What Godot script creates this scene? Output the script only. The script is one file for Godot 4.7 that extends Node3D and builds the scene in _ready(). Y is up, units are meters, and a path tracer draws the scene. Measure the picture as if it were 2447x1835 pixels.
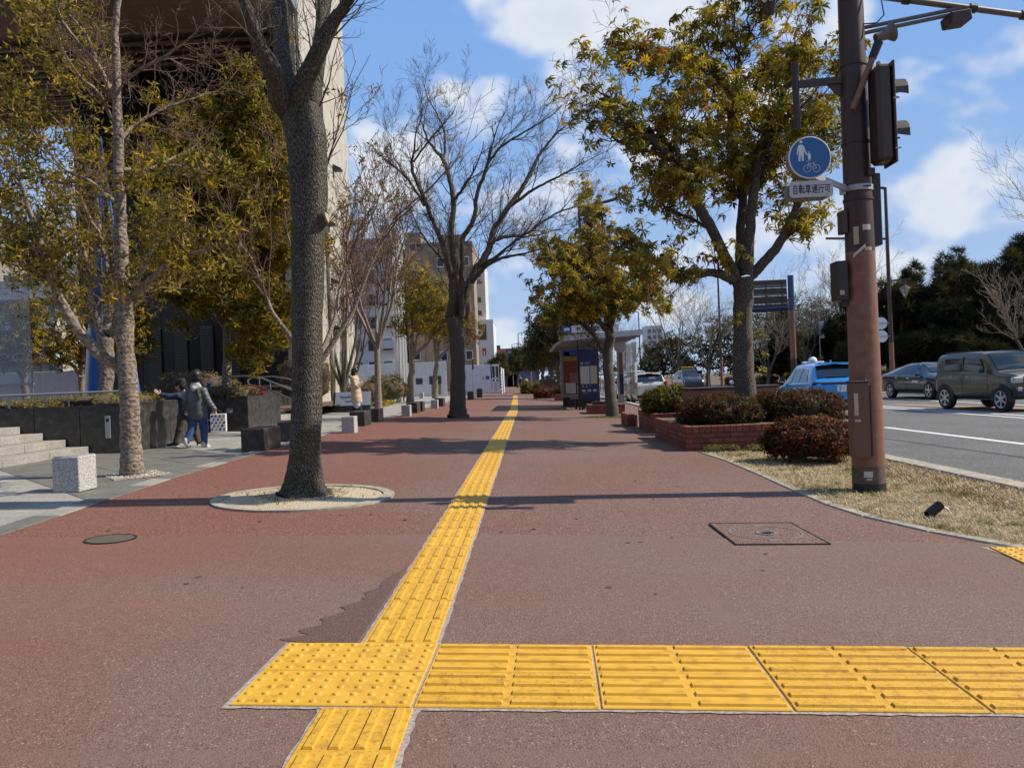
extends Node3D
# A wide red pavement beside a road, seen from the middle of the pavement. x runs to the right (the road), -z away along the street.

const SLOPE := 0.03       # the pavement falls towards the road
const ROAD_Y := -0.26
var M := {}
var names := {}
var rng := RandomNumberGenerator.new()

func gy(x: float) -> float:
	return -SLOPE * clampf(x, -9.0, 4.5)

# ---------------------------------------------------------------- mesh builder
class MB:
	var v := PackedVector3Array()
	var n := PackedVector3Array()
	var c := PackedColorArray()
	var u := PackedVector2Array()
	var i := PackedInt32Array()
	var col := Color.WHITE
	var colored := false
	var mapped := false

	func vert(p: Vector3, nn: Vector3, uv := Vector2.ZERO) -> int:
		v.append(p); n.append(nn)
		if colored: c.append(col)
		if mapped: u.append(uv)
		return v.size() - 1

	func tri(a: Vector3, b: Vector3, d: Vector3) -> void:   # counter-clockwise from outside
		var nn := (b - a).cross(d - a).normalized()
		var k := vert(a, nn); vert(b, nn); vert(d, nn)
		i.append(k); i.append(k + 2); i.append(k + 1)

	func quad(a: Vector3, b: Vector3, d: Vector3, e: Vector3) -> void:
		var nn := (b - a).cross(d - a)
		if nn.length_squared() < 1e-14: nn = (d - a).cross(e - a)
		nn = nn.normalized()
		var k := vert(a, nn, Vector2(0, 1)); vert(b, nn, Vector2(1, 1)); vert(d, nn, Vector2(1, 0)); vert(e, nn, Vector2(0, 0))
		i.append_array(PackedInt32Array([k, k + 2, k + 1, k, k + 3, k + 2]))

	func box(t: Transform3D, s: Vector3, bev := 0.0) -> void:
		var h := s * 0.5
		var b: float = minf(bev, minf(h.x, minf(h.y, h.z)) * 0.9)
		if b <= 0.0:
			for f in 6:
				var ax := f / 2
				var sg := 1.0 if f % 2 == 0 else -1.0
				var nn := Vector3.ZERO; nn[ax] = sg
				var uu := Vector3.ZERO; uu[(ax + 1) % 3] = h[(ax + 1) % 3]
				var ww := Vector3.ZERO; ww[(ax + 2) % 3] = h[(ax + 2) % 3] * sg
				var o := nn * h[ax]
				quad(t * (o - uu - ww), t * (o + uu - ww), t * (o + uu + ww), t * (o - uu + ww))
			return
		for f in 6:
			var ax := f / 2
			var sg := 1.0 if f % 2 == 0 else -1.0
			var nn := Vector3.ZERO; nn[ax] = sg
			var uu := Vector3.ZERO; uu[(ax + 1) % 3] = h[(ax + 1) % 3] - b
			var ww := Vector3.ZERO; ww[(ax + 2) % 3] = (h[(ax + 2) % 3] - b) * sg
			var o := nn * h[ax]
			quad(t * (o - uu - ww), t * (o + uu - ww), t * (o + uu + ww), t * (o - uu + ww))
		for ax in 3:
			var a1 := (ax + 1) % 3
			var a2 := (ax + 2) % 3
			for s1 in [-1.0, 1.0]:
				for s2 in [-1.0, 1.0]:
					var l := Vector3.ZERO; l[ax] = h[ax] - b
					var p := Vector3.ZERO; p[a1] = s1 * h[a1]; p[a2] = s2 * (h[a2] - b)
					var q := Vector3.ZERO; q[a1] = s1 * (h[a1] - b); q[a2] = s2 * h[a2]
					if s1 * s2 > 0: quad(t * (p - l), t * (q - l), t * (q + l), t * (p + l))
					else: quad(t * (q - l), t * (p - l), t * (p + l), t * (q + l))
		for sx in [-1.0, 1.0]:
			for sy in [-1.0, 1.0]:
				for sz in [-1.0, 1.0]:
					var a := Vector3(sx * h.x, sy * (h.y - b), sz * (h.z - b))
					var d := Vector3(sx * (h.x - b), sy * h.y, sz * (h.z - b))
					var e := Vector3(sx * (h.x - b), sy * (h.y - b), sz * h.z)
					if sx * sy * sz > 0: tri(t * a, t * d, t * e)
					else: tri(t * a, t * e, t * d)

	func bx(center: Vector3, s: Vector3, bev := 0.0, turn := 0.0) -> void:
		box(Transform3D(Basis(Vector3.UP, turn), center), s, bev)

	func bar(a: Vector3, b: Vector3, w: float, h: float, up := Vector3.UP, bev := 0.0) -> void:   # a straight bar with a rectangular section
		var z := (b - a).normalized()
		if absf(z.dot(up)) > 0.99: up = Vector3.RIGHT
		var x := up.cross(z).normalized()
		box(Transform3D(Basis(x, z.cross(x), z), (a + b) * 0.5), Vector3(w, h, a.distance_to(b)), bev)

	func frame_of(d: Vector3) -> Basis:
		var up := Vector3.UP if absf(d.y) < 0.95 else Vector3.RIGHT
		var x := up.cross(d).normalized()
		return Basis(x, d.cross(x), d)

	func tube(pts: PackedVector3Array, rad: PackedFloat32Array, seg := 8, cap := true, wob := 0.0, wseed := 0) -> void:
		var m := pts.size()
		if m < 2: return
		var base := v.size()
		var d0 := (pts[1] - pts[0]).normalized()
		var fr := frame_of(d0)
		var last := d0
		for k in m:
			var d := d0
			if k == m - 1: d = (pts[k] - pts[k - 1]).normalized()
			elif k > 0: d = ((pts[k + 1] - pts[k]).normalized() + (pts[k] - pts[k - 1]).normalized()).normalized()
			if d.length_squared() < 0.5: d = last
			var ax := last.cross(d)
			if ax.length() > 1e-5: fr = fr.rotated(ax.normalized(), last.angle_to(d))
			last = d
			for s in seg:
				var a := TAU * s / seg
				var nn := fr.x * cos(a) + fr.y * sin(a)
				var r := rad[k]
				if wob > 0.0: r *= 1.0 + wob * (sin(a * 2.0 + k * 0.21 + wseed) * 0.5 + sin(a * 3.0 - k * 0.34 + wseed * 2.1) * 0.4 + sin(a * 5.0 + k * 0.13) * 0.3 + sin(k * 0.9 + wseed) * 0.25)
				vert(pts[k] + nn * r, nn, Vector2(float(s) / seg, k))
		for k in m - 1:
			for s in seg:
				var a := base + k * seg + s
				var b := base + k * seg + (s + 1) % seg
				i.append(a); i.append(a + seg); i.append(b)
				i.append(b); i.append(a + seg); i.append(b + seg)
		if cap:
			for e in 2:
				var k := 0 if e == 0 else m - 1
				var d := -d0 if e == 0 else last
				var cc := vert(pts[k], d)
				for s in seg:
					var a := v[base + k * seg + s]
					var b := v[base + k * seg + (s + 1) % seg]
					var q := vert(a, d); vert(b, d)
					if e == 0: i.append(cc); i.append(q); i.append(q + 1)
					else: i.append(cc); i.append(q + 1); i.append(q)

	func cyl(a: Vector3, b: Vector3, r0: float, r1: float, seg := 16, cap := true) -> void:
		tube(PackedVector3Array([a, b]), PackedFloat32Array([r0, r1]), seg, cap)

	func lathe(t: Transform3D, prof: Array, seg := 24) -> void:   # Vector2(radius, height), from below upwards
		for k in prof.size() - 1:
			var p: Vector2 = prof[k]
			var q: Vector2 = prof[k + 1]
			var d := q - p
			var sl := Vector2(d.y, -d.x).normalized()
			var base := v.size()
			for s in seg + 1:
				var a := TAU * s / seg
				var o := Vector3(cos(a), 0, -sin(a))
				var nn := (t.basis * (o * sl.x + Vector3.UP * sl.y)).normalized()
				vert(t * (o * p.x + Vector3.UP * p.y), nn)
				vert(t * (o * q.x + Vector3.UP * q.y), nn)
			for s in seg:
				var a := base + s * 2
				i.append_array(PackedInt32Array([a, a + 1, a + 2, a + 2, a + 1, a + 3]))

	func extrude(poly: PackedVector2Array, t: Transform3D, depth: float) -> void:   # polygon in local xy, from z = 0 to depth
		var pl := poly
		if Geometry2D.is_polygon_clockwise(pl):
			pl = pl.duplicate(); pl.reverse()
		var ix := Geometry2D.triangulate_polygon(pl)
		var zf := (t.basis * Vector3(0, 0, 1)).normalized() * signf(depth)
		for f in 2:
			var zz := depth if f == 0 else 0.0
			var base := v.size()
			for p in pl: vert(t * Vector3(p.x, p.y, zz), zf if f == 0 else -zf, p)
			for k in range(0, ix.size(), 3):
				var A := pl[ix[k]]; var B := pl[ix[k + 1]]; var D := pl[ix[k + 2]]
				var ccw := (B - A).cross(D - A) > 0
				if (ccw == (f == 0)) == (depth > 0): i.append_array(PackedInt32Array([base + ix[k], base + ix[k + 2], base + ix[k + 1]]))
				else: i.append_array(PackedInt32Array([base + ix[k], base + ix[k + 1], base + ix[k + 2]]))
		for k in pl.size():
			var p := pl[k]; var q := pl[(k + 1) % pl.size()]
			var a := t * Vector3(p.x, p.y, 0); var b := t * Vector3(q.x, q.y, 0)
			var e := t * Vector3(q.x, q.y, depth); var f := t * Vector3(p.x, p.y, depth)
			if depth > 0: quad(a, b, e, f)
			else: quad(b, a, f, e)

	func sheet(poly: PackedVector2Array, height: Callable, up := 0.0) -> void:   # polygon in world x, z laid on a height function
		var ix := Geometry2D.triangulate_polygon(poly)
		var base := v.size()
		for p in poly: vert(Vector3(p.x, height.call(p.x) + up, p.y), Vector3.UP, p)
		for k in range(0, ix.size(), 3):
			var A := poly[ix[k]]; var B := poly[ix[k + 1]]; var D := poly[ix[k + 2]]
			if (B - A).cross(D - A) > 0: i.append_array(PackedInt32Array([base + ix[k], base + ix[k + 1], base + ix[k + 2]]))
			else: i.append_array(PackedInt32Array([base + ix[k], base + ix[k + 2], base + ix[k + 1]]))

	func grid(rows: Array, closed := false) -> void:   # rows of equally many points, smooth normals
		var m := rows.size()
		var w: int = rows[0].size()
		var base := v.size()
		for a in m:
			for b in w:
				var du: Vector3 = rows[mini(a + 1, m - 1)][b] - rows[maxi(a - 1, 0)][b]
				var dv: Vector3
				if closed: dv = rows[a][(b + 1) % w] - rows[a][(b + w - 1) % w]
				else: dv = rows[a][mini(b + 1, w - 1)] - rows[a][maxi(b - 1, 0)]
				var nn := du.cross(dv)
				vert(rows[a][b], nn.normalized() if nn.length() > 1e-9 else Vector3.UP, Vector2(float(b) / (w - 1), float(a) / (m - 1)))
		for a in m - 1:
			for b in (w if closed else w - 1):
				var p := base + a * w + b
				var q := base + a * w + (b + 1) % w
				i.append_array(PackedInt32Array([p, q, p + w, q, q + w, p + w]))

	func mesh() -> ArrayMesh:
		var ar := []
		ar.resize(Mesh.ARRAY_MAX)
		ar[Mesh.ARRAY_VERTEX] = v
		ar[Mesh.ARRAY_NORMAL] = n
		if colored: ar[Mesh.ARRAY_COLOR] = c
		if mapped: ar[Mesh.ARRAY_TEX_UV] = u
		ar[Mesh.ARRAY_INDEX] = i
		var am := ArrayMesh.new()
		am.add_surface_from_arrays(Mesh.PRIMITIVE_TRIANGLES, ar)
		return am

# ---------------------------------------------------------------- naming and parenting
func numbered(called: String) -> String:
	if not names.has(called):
		names[called] = 0
		return called
	names[called] += 1
	return "%s_%03d" % [called, names[called]]

func tag(o: Node, label: String, category: String, group := "") -> Node:
	o.set_meta("label", label)
	o.set_meta("category", category)
	if group: o.set_meta("group", group)
	return o

func thing(called: String, label: String, category: String, at := Vector3.ZERO, turn := 0.0, group := "") -> Node3D:
	var o := Node3D.new()
	o.name = numbered(called)
	add_child(o)
	o.position = at
	o.rotation.y = turn
	tag(o, label, category, group)
	return o

func put_mesh(called: String, m: Mesh, mat: Material, parent: Node, at := Vector3.ZERO, turn := 0.0) -> MeshInstance3D:
	var o := MeshInstance3D.new()
	o.mesh = m
	o.material_override = mat
	o.name = numbered(called) if parent == self else called
	parent.add_child(o, true)
	o.position = at
	o.rotation.y = turn
	return o

func part(called: String, mb: MB, mat: Material, parent: Node) -> MeshInstance3D:
	return put_mesh(called, mb.mesh(), mat, parent)

func struct(called: String, mb: MB, mat: Material) -> MeshInstance3D:
	var o := part(called, mb, mat, self)
	o.set_meta("kind", "structure")
	return o

func cbox(called: String, center: Vector3, s: Vector3, mat: Material, parent: Node, bev := 0.0, turn := 0.0) -> MeshInstance3D:
	var b := MB.new()
	b.bx(center, s, bev, turn)
	return part(called, b, mat, parent)

func copies(called: String, m: Mesh, mat: Material, where: Array, tints: Array, parent: Node) -> MultiMeshInstance3D:
	var mm := MultiMesh.new()
	mm.transform_format = MultiMesh.TRANSFORM_3D
	mm.use_colors = true
	mm.mesh = m
	mm.instance_count = where.size()
	for k in where.size():
		mm.set_instance_transform(k, where[k])
		mm.set_instance_color(k, tints[k])
	var o := MultiMeshInstance3D.new()
	o.multimesh = mm
	o.material_override = mat
	o.name = called
	o.set_meta("kind", "stuff")
	parent.add_child(o, true)
	return o

# ---------------------------------------------------------------- materials
func lin(r: float, g: float, b: float) -> Color:
	return Color(r, g, b).linear_to_srgb()

func mat(called: String, c: Color, rough := 0.7, metal := 0.0, spec := 0.5) -> StandardMaterial3D:
	var m := StandardMaterial3D.new()
	m.resource_name = called
	m.albedo_color = c.linear_to_srgb()
	m.roughness = rough
	m.metallic = metal
	m.metallic_specular = spec
	M[called] = m
	return m

func noise(seed_: int, freq: float, kind := FastNoiseLite.TYPE_SIMPLEX_SMOOTH, oct := 3) -> FastNoiseLite:
	var f := FastNoiseLite.new()
	f.seed = seed_
	f.frequency = freq
	f.noise_type = kind
	f.fractal_type = FastNoiseLite.FRACTAL_FBM if oct > 1 else FastNoiseLite.FRACTAL_NONE
	f.fractal_octaves = oct
	return f

func cells(seed_: int, freq: float, ret := FastNoiseLite.RETURN_CELL_VALUE) -> FastNoiseLite:
	var f := noise(seed_, freq, FastNoiseLite.TYPE_CELLULAR, 1)
	f.cellular_return_type = ret
	f.cellular_jitter = 1.0
	return f

func ramp_tex(f: FastNoiseLite, size: int, offs: Array, cols: Array, seamless := true) -> ImageTexture:
	var im := f.get_seamless_image(size, size, false, false, 0.1, true) if seamless else f.get_image(size, size, false, false, true)
	im.convert(Image.FORMAT_L8)
	var src := im.get_data()
	var lut := PackedByteArray()
	lut.resize(256 * 3)
	for k in 256:
		var t := k / 255.0
		var j := 0
		while j < offs.size() - 2 and t > offs[j + 1]: j += 1
		var w := clampf((t - offs[j]) / maxf(1e-5, offs[j + 1] - offs[j]), 0, 1)
		var c: Color = (cols[j] as Color).lerp(cols[j + 1], w).linear_to_srgb()
		lut[k * 3] = int(clampf(c.r, 0, 1) * 255); lut[k * 3 + 1] = int(clampf(c.g, 0, 1) * 255); lut[k * 3 + 2] = int(clampf(c.b, 0, 1) * 255)
	var out := PackedByteArray()
	out.resize(src.size() * 3)
	for k in src.size():
		var s := src[k] * 3
		out[k * 3] = lut[s]; out[k * 3 + 1] = lut[s + 1]; out[k * 3 + 2] = lut[s + 2]
	return ImageTexture.create_from_image(Image.create_from_data(size, size, false, Image.FORMAT_RGB8, out))

func grey_tex(f: FastNoiseLite, size: int) -> ImageTexture:
	var im := f.get_seamless_image(size, size, false, false, 0.1, true)
	im.convert(Image.FORMAT_L8)
	return ImageTexture.create_from_image(im)

func tmat(called: String, tex: Texture2D, metres: float, rough := 0.85, bump: Texture2D = null, depth_cm := 0.0, big: Texture2D = null, big_metres := 8.0, tint := Color.WHITE) -> StandardMaterial3D:
	var m := mat(called, tint, rough)
	m.albedo_texture = tex
	m.uv1_triplanar = true
	m.uv1_world_triplanar = true
	m.uv1_scale = Vector3.ONE / metres
	if bump:
		m.heightmap_enabled = true
		m.heightmap_texture = bump
		m.heightmap_scale = depth_cm
	if big:
		m.detail_enabled = true
		m.detail_albedo = big
		m.detail_blend_mode = BaseMaterial3D.BLEND_MODE_MUL
		m.detail_uv_layer = BaseMaterial3D.DETAIL_UV_2
		m.uv2_triplanar = true
		m.uv2_world_triplanar = true
		m.uv2_scale = Vector3.ONE / big_metres
	return m

# ---------------------------------------------------------------- camera, sky, sun
func set_camera_and_light() -> void:
	var cam := Camera3D.new()
	cam.name = "camera"
	cam.fov = 52.56
	cam.near = 0.05
	cam.far = 1500.0
	cam.position = Vector3(0, 1.064, 0)
	cam.basis = Basis(Vector3.UP, deg_to_rad(1.1633)) * Basis(Vector3.RIGHT, deg_to_rad(-0.154)) * Basis(Vector3.BACK, deg_to_rad(-2.3))
	add_child(cam)
	cam.current = true
	var we := WorldEnvironment.new()
	we.name = "world_environment"
	var env := Environment.new()
	env.background_mode = Environment.BG_SKY
	env.tonemap_mode = Environment.TONE_MAPPER_LINEAR
	env.tonemap_exposure = 1.2
	env.sdfgi_enabled = true
	env.ssao_enabled = true
	env.ssil_enabled = true
	var pan := PanoramaSkyMaterial.new()
	pan.panorama = sky_picture()
	var sky := Sky.new()
	sky.sky_material = pan
	env.sky = sky
	env.background_energy_multiplier = 0.85
	we.environment = env
	add_child(we)
	var sun := DirectionalLight3D.new()
	sun.name = "sun"
	var el := deg_to_rad(44.0)
	var to := Vector3(cos(el) * cos(deg_to_rad(4.0)), sin(el), -cos(el) * sin(deg_to_rad(4.0)))
	add_child(sun)
	sun.look_at_from_position(Vector3.ZERO, -to, Vector3.UP)
	sun.light_color = Color(1.0, 0.955, 0.88)
	sun.light_energy = 1.6
	sun.light_angular_distance = 0.55
	sun.shadow_enabled = true

func sky_picture() -> ImageTexture:
	# air and fair-weather clouds, the same all the way round
	var w := 2048
	var h := 1024
	var fine := noise(23, 2.1, FastNoiseLite.TYPE_SIMPLEX_SMOOTH, 6)
	# cumulus heaps: azimuth, elevation, width, height, strength; the ones in view as they stood, the rest scattered alike
	var heaps := [[0.085, 0.49, 0.05, 0.05, 0.34], [0.0, 0.335, 0.07, 0.06, 0.34], [0.10, 0.24, 0.16, 0.08, 0.42], [0.34, 0.24, 0.16, 0.09, 0.40], [0.50, 0.33, 0.15, 0.08, 0.46], [0.62, 0.22, 0.2, 0.09, 0.42], [0.30, 0.10, 0.3, 0.05, 0.36], [-0.16, 0.20, 0.10, 0.045, 0.40], [-0.02, 0.12, 0.14, 0.05, 0.34]]
	var hr := RandomNumberGenerator.new()
	hr.seed = 12
	for k in 34: heaps.append([hr.randf_range(0.85, 5.6), hr.randf_range(0.08, 0.9), hr.randf_range(0.08, 0.25), hr.randf_range(0.05, 0.1), hr.randf_range(0.3, 0.45)])
	var data := PackedByteArray()
	data.resize(w * h * 3)
	var top := Vector3(0.15, 0.36, 0.80)
	var low := Vector3(0.42, 0.58, 0.82)
	var ground := Vector3(0.24, 0.21, 0.19)
	for y in h:
		var el := (0.5 - (y + 0.5) / h) * PI
		for x in w:
			var c := ground
			if el > 0.0:
				var az := (0.5 - (x + 0.5) / w) * TAU
				var se := sin(el)
				c = low.lerp(top, 1.0 - exp(-se * 3.6))
				var ce := cos(el)
				var q := fine.get_noise_3d(sin(az) * ce * 2.2, se * 3.4, cos(az) * ce * 2.2) * 0.62
				var cover := 0.14 * exp(-se * 5.0) - 0.11
				for e in heaps:
					var da: float = wrapf(az - e[0], -PI, PI) / e[2]
					if absf(da) > 2.2: continue
					var de: float = (el - e[1]) / e[3]
					if absf(de) > 2.2: continue
					cover += e[4] * exp(-da * da - de * de)
				var d := clampf((q + cover) * 4.5, 0.0, 1.0)
				d = d * d * (3.0 - 2.0 * d)
				var body := clampf((q + cover) * 2.2, 0.0, 1.0)
				var cl := Vector3(0.86, 0.88, 0.93).lerp(Vector3(0.62, 0.69, 0.80), body * 0.6 + 0.3 * fine.get_noise_3d(sin(az) * ce * 4.0 + 9.0, se * 7.0, cos(az) * ce * 4.0))
				c = c.lerp(cl, d * 0.94)
				var hz := exp(-se * 7.0) * 0.5
				c = c.lerp(Vector3(0.60, 0.70, 0.84), hz)
			var o := (y * w + x) * 3
			var s := Color(c.x, c.y, c.z).linear_to_srgb()
			data[o] = int(clampf(s.r, 0, 1) * 255.0)
			data[o + 1] = int(clampf(s.g, 0, 1) * 255.0)
			data[o + 2] = int(clampf(s.b, 0, 1) * 255.0)
	return ImageTexture.create_from_image(Image.create_from_data(w, h, false, Image.FORMAT_RGB8, data))

# ---------------------------------------------------------------- materials of the place
func make_materials() -> void:
	var patch := ramp_tex(noise(5, 0.012, FastNoiseLite.TYPE_SIMPLEX_SMOOTH, 5), 512, [0.0, 0.35, 0.6, 1.0], [Color(0.72, 0.72, 0.72), Color(0.86, 0.85, 0.84), Color(0.95, 0.95, 0.94), Color(1, 1, 1)])
	var hue := ramp_tex(noise(15, 0.006, FastNoiseLite.TYPE_SIMPLEX_SMOOTH, 4), 512, [0.0, 0.4, 0.62, 1.0], [Color(0.95, 0.78, 0.72), Color(0.94, 0.88, 0.85), Color(0.93, 0.95, 0.95), Color(1, 1, 1)])
	M.patch = patch
	# pebbly red asphalt, an older coarse stretch and a newer fine one
	var peb := grey_tex(cells(3, 0.17, FastNoiseLite.RETURN_DISTANCE), 1024)
	var peb2 := grey_tex(cells(4, 0.26, FastNoiseLite.RETURN_DISTANCE), 1024)
	var red := ramp_tex(cells(3, 0.17), 1024, [0.0, 0.12, 0.5, 0.82, 0.93, 1.0], [Color(0.065, 0.034, 0.027), Color(0.14, 0.07, 0.053), Color(0.19, 0.10, 0.076), Color(0.225, 0.122, 0.095), Color(0.25, 0.145, 0.115), Color(0.34, 0.24, 0.20)])
	var red2 := ramp_tex(cells(4, 0.26), 1024, [0.0, 0.15, 0.5, 0.9, 0.97, 1.0], [Color(0.10, 0.056, 0.045), Color(0.155, 0.087, 0.068), Color(0.19, 0.11, 0.086), Color(0.215, 0.13, 0.104), Color(0.245, 0.16, 0.132), Color(0.38, 0.30, 0.26)])
	tmat("red_asphalt", red, 1.7, 0.92, peb, 0.55, hue, 11.0)
	tmat("red_asphalt_fine", red2, 1.5, 0.92, peb2, 0.3, hue, 9.0)
	for k in ["red_asphalt", "red_asphalt_fine"]: M[k].vertex_color_use_as_albedo = true
	var grey := ramp_tex(cells(7, 0.2), 1024, [0.0, 0.2, 0.55, 0.85, 0.95, 1.0], [Color(0.04, 0.04, 0.039), Color(0.08, 0.079, 0.076), Color(0.122, 0.119, 0.114), Color(0.165, 0.16, 0.153), Color(0.23, 0.22, 0.21), Color(0.34, 0.33, 0.31)])
	tmat("road_asphalt", grey, 2.2, 0.9, peb, 0.5, patch, 14.0)
	var gran := ramp_tex(cells(9, 0.35), 512, [0.0, 0.2, 0.5, 0.8, 1.0], [Color(0.16, 0.155, 0.14), Color(0.25, 0.238, 0.215), Color(0.32, 0.305, 0.275), Color(0.37, 0.355, 0.322), Color(0.46, 0.44, 0.405)])
	tmat("light_granite", gran, 1.2, 0.75, null, 0.0, patch, 5.0)
	var gran2 := ramp_tex(cells(10, 0.35), 512, [0.0, 0.2, 0.5, 0.8, 1.0], [Color(0.08, 0.078, 0.07), Color(0.125, 0.12, 0.108), Color(0.155, 0.148, 0.133), Color(0.18, 0.172, 0.155), Color(0.23, 0.22, 0.20)])
	tmat("grey_granite", gran2, 1.2, 0.7, null, 0.0, patch, 4.0)
	var seatg := ramp_tex(cells(12, 0.3), 512, [0.0, 0.2, 0.5, 0.8, 1.0], [Color(0.10, 0.10, 0.10), Color(0.25, 0.245, 0.235), Color(0.38, 0.37, 0.35), Color(0.50, 0.49, 0.46), Color(0.66, 0.65, 0.62)])
	tmat("seat_granite", seatg, 0.85, 0.8)
	var blackg := ramp_tex(noise(13, 0.02, FastNoiseLite.TYPE_SIMPLEX_SMOOTH, 5), 512, [0.0, 0.45, 0.7, 1.0], [Color(0.022, 0.022, 0.022), Color(0.036, 0.035, 0.034), Color(0.055, 0.054, 0.05), Color(0.10, 0.098, 0.09)])
	tmat("black_granite", blackg, 1.7, 0.3)
	var sand := ramp_tex(noise(14, 0.12, FastNoiseLite.TYPE_SIMPLEX, 4), 512, [0.0, 0.35, 0.6, 1.0], [Color(0.22, 0.17, 0.11), Color(0.40, 0.32, 0.21), Color(0.50, 0.41, 0.28), Color(0.66, 0.57, 0.42)])
	tmat("sand", sand, 1.3, 0.95, grey_tex(noise(14, 0.12, FastNoiseLite.TYPE_SIMPLEX, 4), 512), 1.2)
	var soil := ramp_tex(noise(16, 0.09, FastNoiseLite.TYPE_SIMPLEX, 5), 512, [0.0, 0.4, 0.62, 1.0], [Color(0.10, 0.065, 0.035), Color(0.24, 0.175, 0.095), Color(0.36, 0.28, 0.165), Color(0.50, 0.41, 0.26)])
	tmat("dry_soil", soil, 1.1, 0.95, grey_tex(noise(16, 0.09, FastNoiseLite.TYPE_SIMPLEX, 5), 512), 2.0, patch, 3.0)
	var park := ramp_tex(noise(17, 0.05, FastNoiseLite.TYPE_SIMPLEX, 5), 512, [0.0, 0.4, 0.65, 1.0], [Color(0.03, 0.018, 0.012), Color(0.09, 0.05, 0.03), Color(0.15, 0.085, 0.05), Color(0.18, 0.13, 0.06)])
	tmat("park_litter", park, 5.0, 0.95)
	var conc := ramp_tex(noise(18, 0.04, FastNoiseLite.TYPE_SIMPLEX, 5), 512, [0.0, 0.4, 0.7, 1.0], [Color(0.22, 0.195, 0.15), Color(0.33, 0.295, 0.23), Color(0.40, 0.36, 0.285), Color(0.48, 0.43, 0.35)])
	tmat("kerb_concrete", conc, 1.6, 0.9, null, 0.0, patch, 3.0)
	tmat("panel_concrete", ramp_tex(noise(19, 0.015, FastNoiseLite.TYPE_SIMPLEX, 5), 512, [0.0, 0.5, 1.0], [Color(0.34, 0.32, 0.27), Color(0.40, 0.38, 0.325), Color(0.45, 0.43, 0.375)]), 9.0, 0.85)
	# tactile tiles: worn yellow with dark scuffs
	var yel := ramp_tex(noise(20, 0.03, FastNoiseLite.TYPE_SIMPLEX, 5), 512, [0.0, 0.26, 0.36, 0.7, 1.0], [Color(0.36, 0.20, 0.03), Color(0.48, 0.26, 0.022), Color(0.55, 0.30, 0.020), Color(0.58, 0.325, 0.026), Color(0.61, 0.355, 0.045)])
	var scuff := ramp_tex(noise(21, 0.06, FastNoiseLite.TYPE_SIMPLEX, 6), 512, [0.0, 0.24, 0.34, 1.0], [Color(0.42, 0.36, 0.30), Color(0.80, 0.77, 0.73), Color(1, 1, 1), Color(1, 1, 1)])
	tmat("tactile_yellow", yel, 1.3, 0.6, null, 0.0, scuff, 0.83)
	tmat("tactile_yellow_light", yel, 1.7, 0.6, null, 0.0, null, 1.0, Color(1.04, 1.04, 1.1))
	tmat("tactile_yellow_worn", yel, 1.1, 0.65, null, 0.0, scuff, 0.47)
	tmat("mortar", ramp_tex(noise(22, 0.08, FastNoiseLite.TYPE_SIMPLEX, 4), 256, [0.0, 0.5, 1.0], [Color(0.20, 0.16, 0.13), Color(0.31, 0.26, 0.22), Color(0.42, 0.37, 0.32)]), 0.5, 0.95)
	# bricks in three tones
	for k in 3:
		var f: float = [0.85, 1.0, 1.18][k]
		tmat("brick_%d" % k, ramp_tex(noise(30 + k, 0.06, FastNoiseLite.TYPE_SIMPLEX, 5), 256, [0.0, 0.5, 1.0], [Color(0.13 * f, 0.04 * f, 0.025 * f), Color(0.22 * f, 0.066 * f, 0.04 * f), Color(0.30 * f, 0.10 * f, 0.062 * f)]), 0.45, 0.88)
	tmat("brick_joint", ramp_tex(noise(34, 0.1, FastNoiseLite.TYPE_SIMPLEX, 3), 256, [0.0, 1.0], [Color(0.06, 0.03, 0.022), Color(0.15, 0.08, 0.06)]), 0.5, 0.95)
	# bark
	var bk := noise(40, 0.03, FastNoiseLite.TYPE_SIMPLEX, 5)
	var bt := noise(41, 0.045, FastNoiseLite.TYPE_SIMPLEX, 6)
	tmat("bark_grey", ramp_tex(bt, 512, [0.0, 0.34, 0.5, 0.64, 0.76, 1.0], [Color(0.018, 0.015, 0.011), Color(0.05, 0.043, 0.032), Color(0.095, 0.084, 0.064), Color(0.145, 0.132, 0.105), Color(0.26, 0.25, 0.22), Color(0.40, 0.39, 0.36)]), 0.8, 0.95, grey_tex(bt, 512), 4.0, ramp_tex(noise(42, 0.02, FastNoiseLite.TYPE_SIMPLEX, 5), 256, [0.0, 0.38, 0.5, 1.0], [Color(0.66, 0.64, 0.36), Color(0.82, 0.80, 0.62), Color(1, 1, 1), Color(0.92, 0.9, 0.88)]), 1.7)
	M.bark_grey.uv1_scale = Vector3(3.0, 1.0, 3.0)
	tmat("bark_patchy", ramp_tex(noise(43, 0.022, FastNoiseLite.TYPE_SIMPLEX, 4), 512, [0.0, 0.36, 0.42, 0.55, 0.6, 0.72, 1.0], [Color(0.085, 0.066, 0.05), Color(0.12, 0.093, 0.07), Color(0.205, 0.172, 0.133), Color(0.24, 0.20, 0.158), Color(0.32, 0.215, 0.145), Color(0.285, 0.24, 0.19), Color(0.37, 0.325, 0.265)]), 0.75, 0.9, grey_tex(noise(43, 0.022, FastNoiseLite.TYPE_SIMPLEX, 4), 512), 1.5)
	tmat("bark_dark", ramp_tex(noise(44, 0.05, FastNoiseLite.TYPE_SIMPLEX, 5), 512, [0.0, 0.4, 0.62, 0.75, 1.0], [Color(0.022, 0.017, 0.013), Color(0.062, 0.048, 0.036), Color(0.11, 0.089, 0.068), Color(0.20, 0.18, 0.15), Color(0.36, 0.34, 0.31)]), 0.8, 0.95, grey_tex(noise(44, 0.05, FastNoiseLite.TYPE_SIMPLEX, 5), 512), 2.0)
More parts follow.
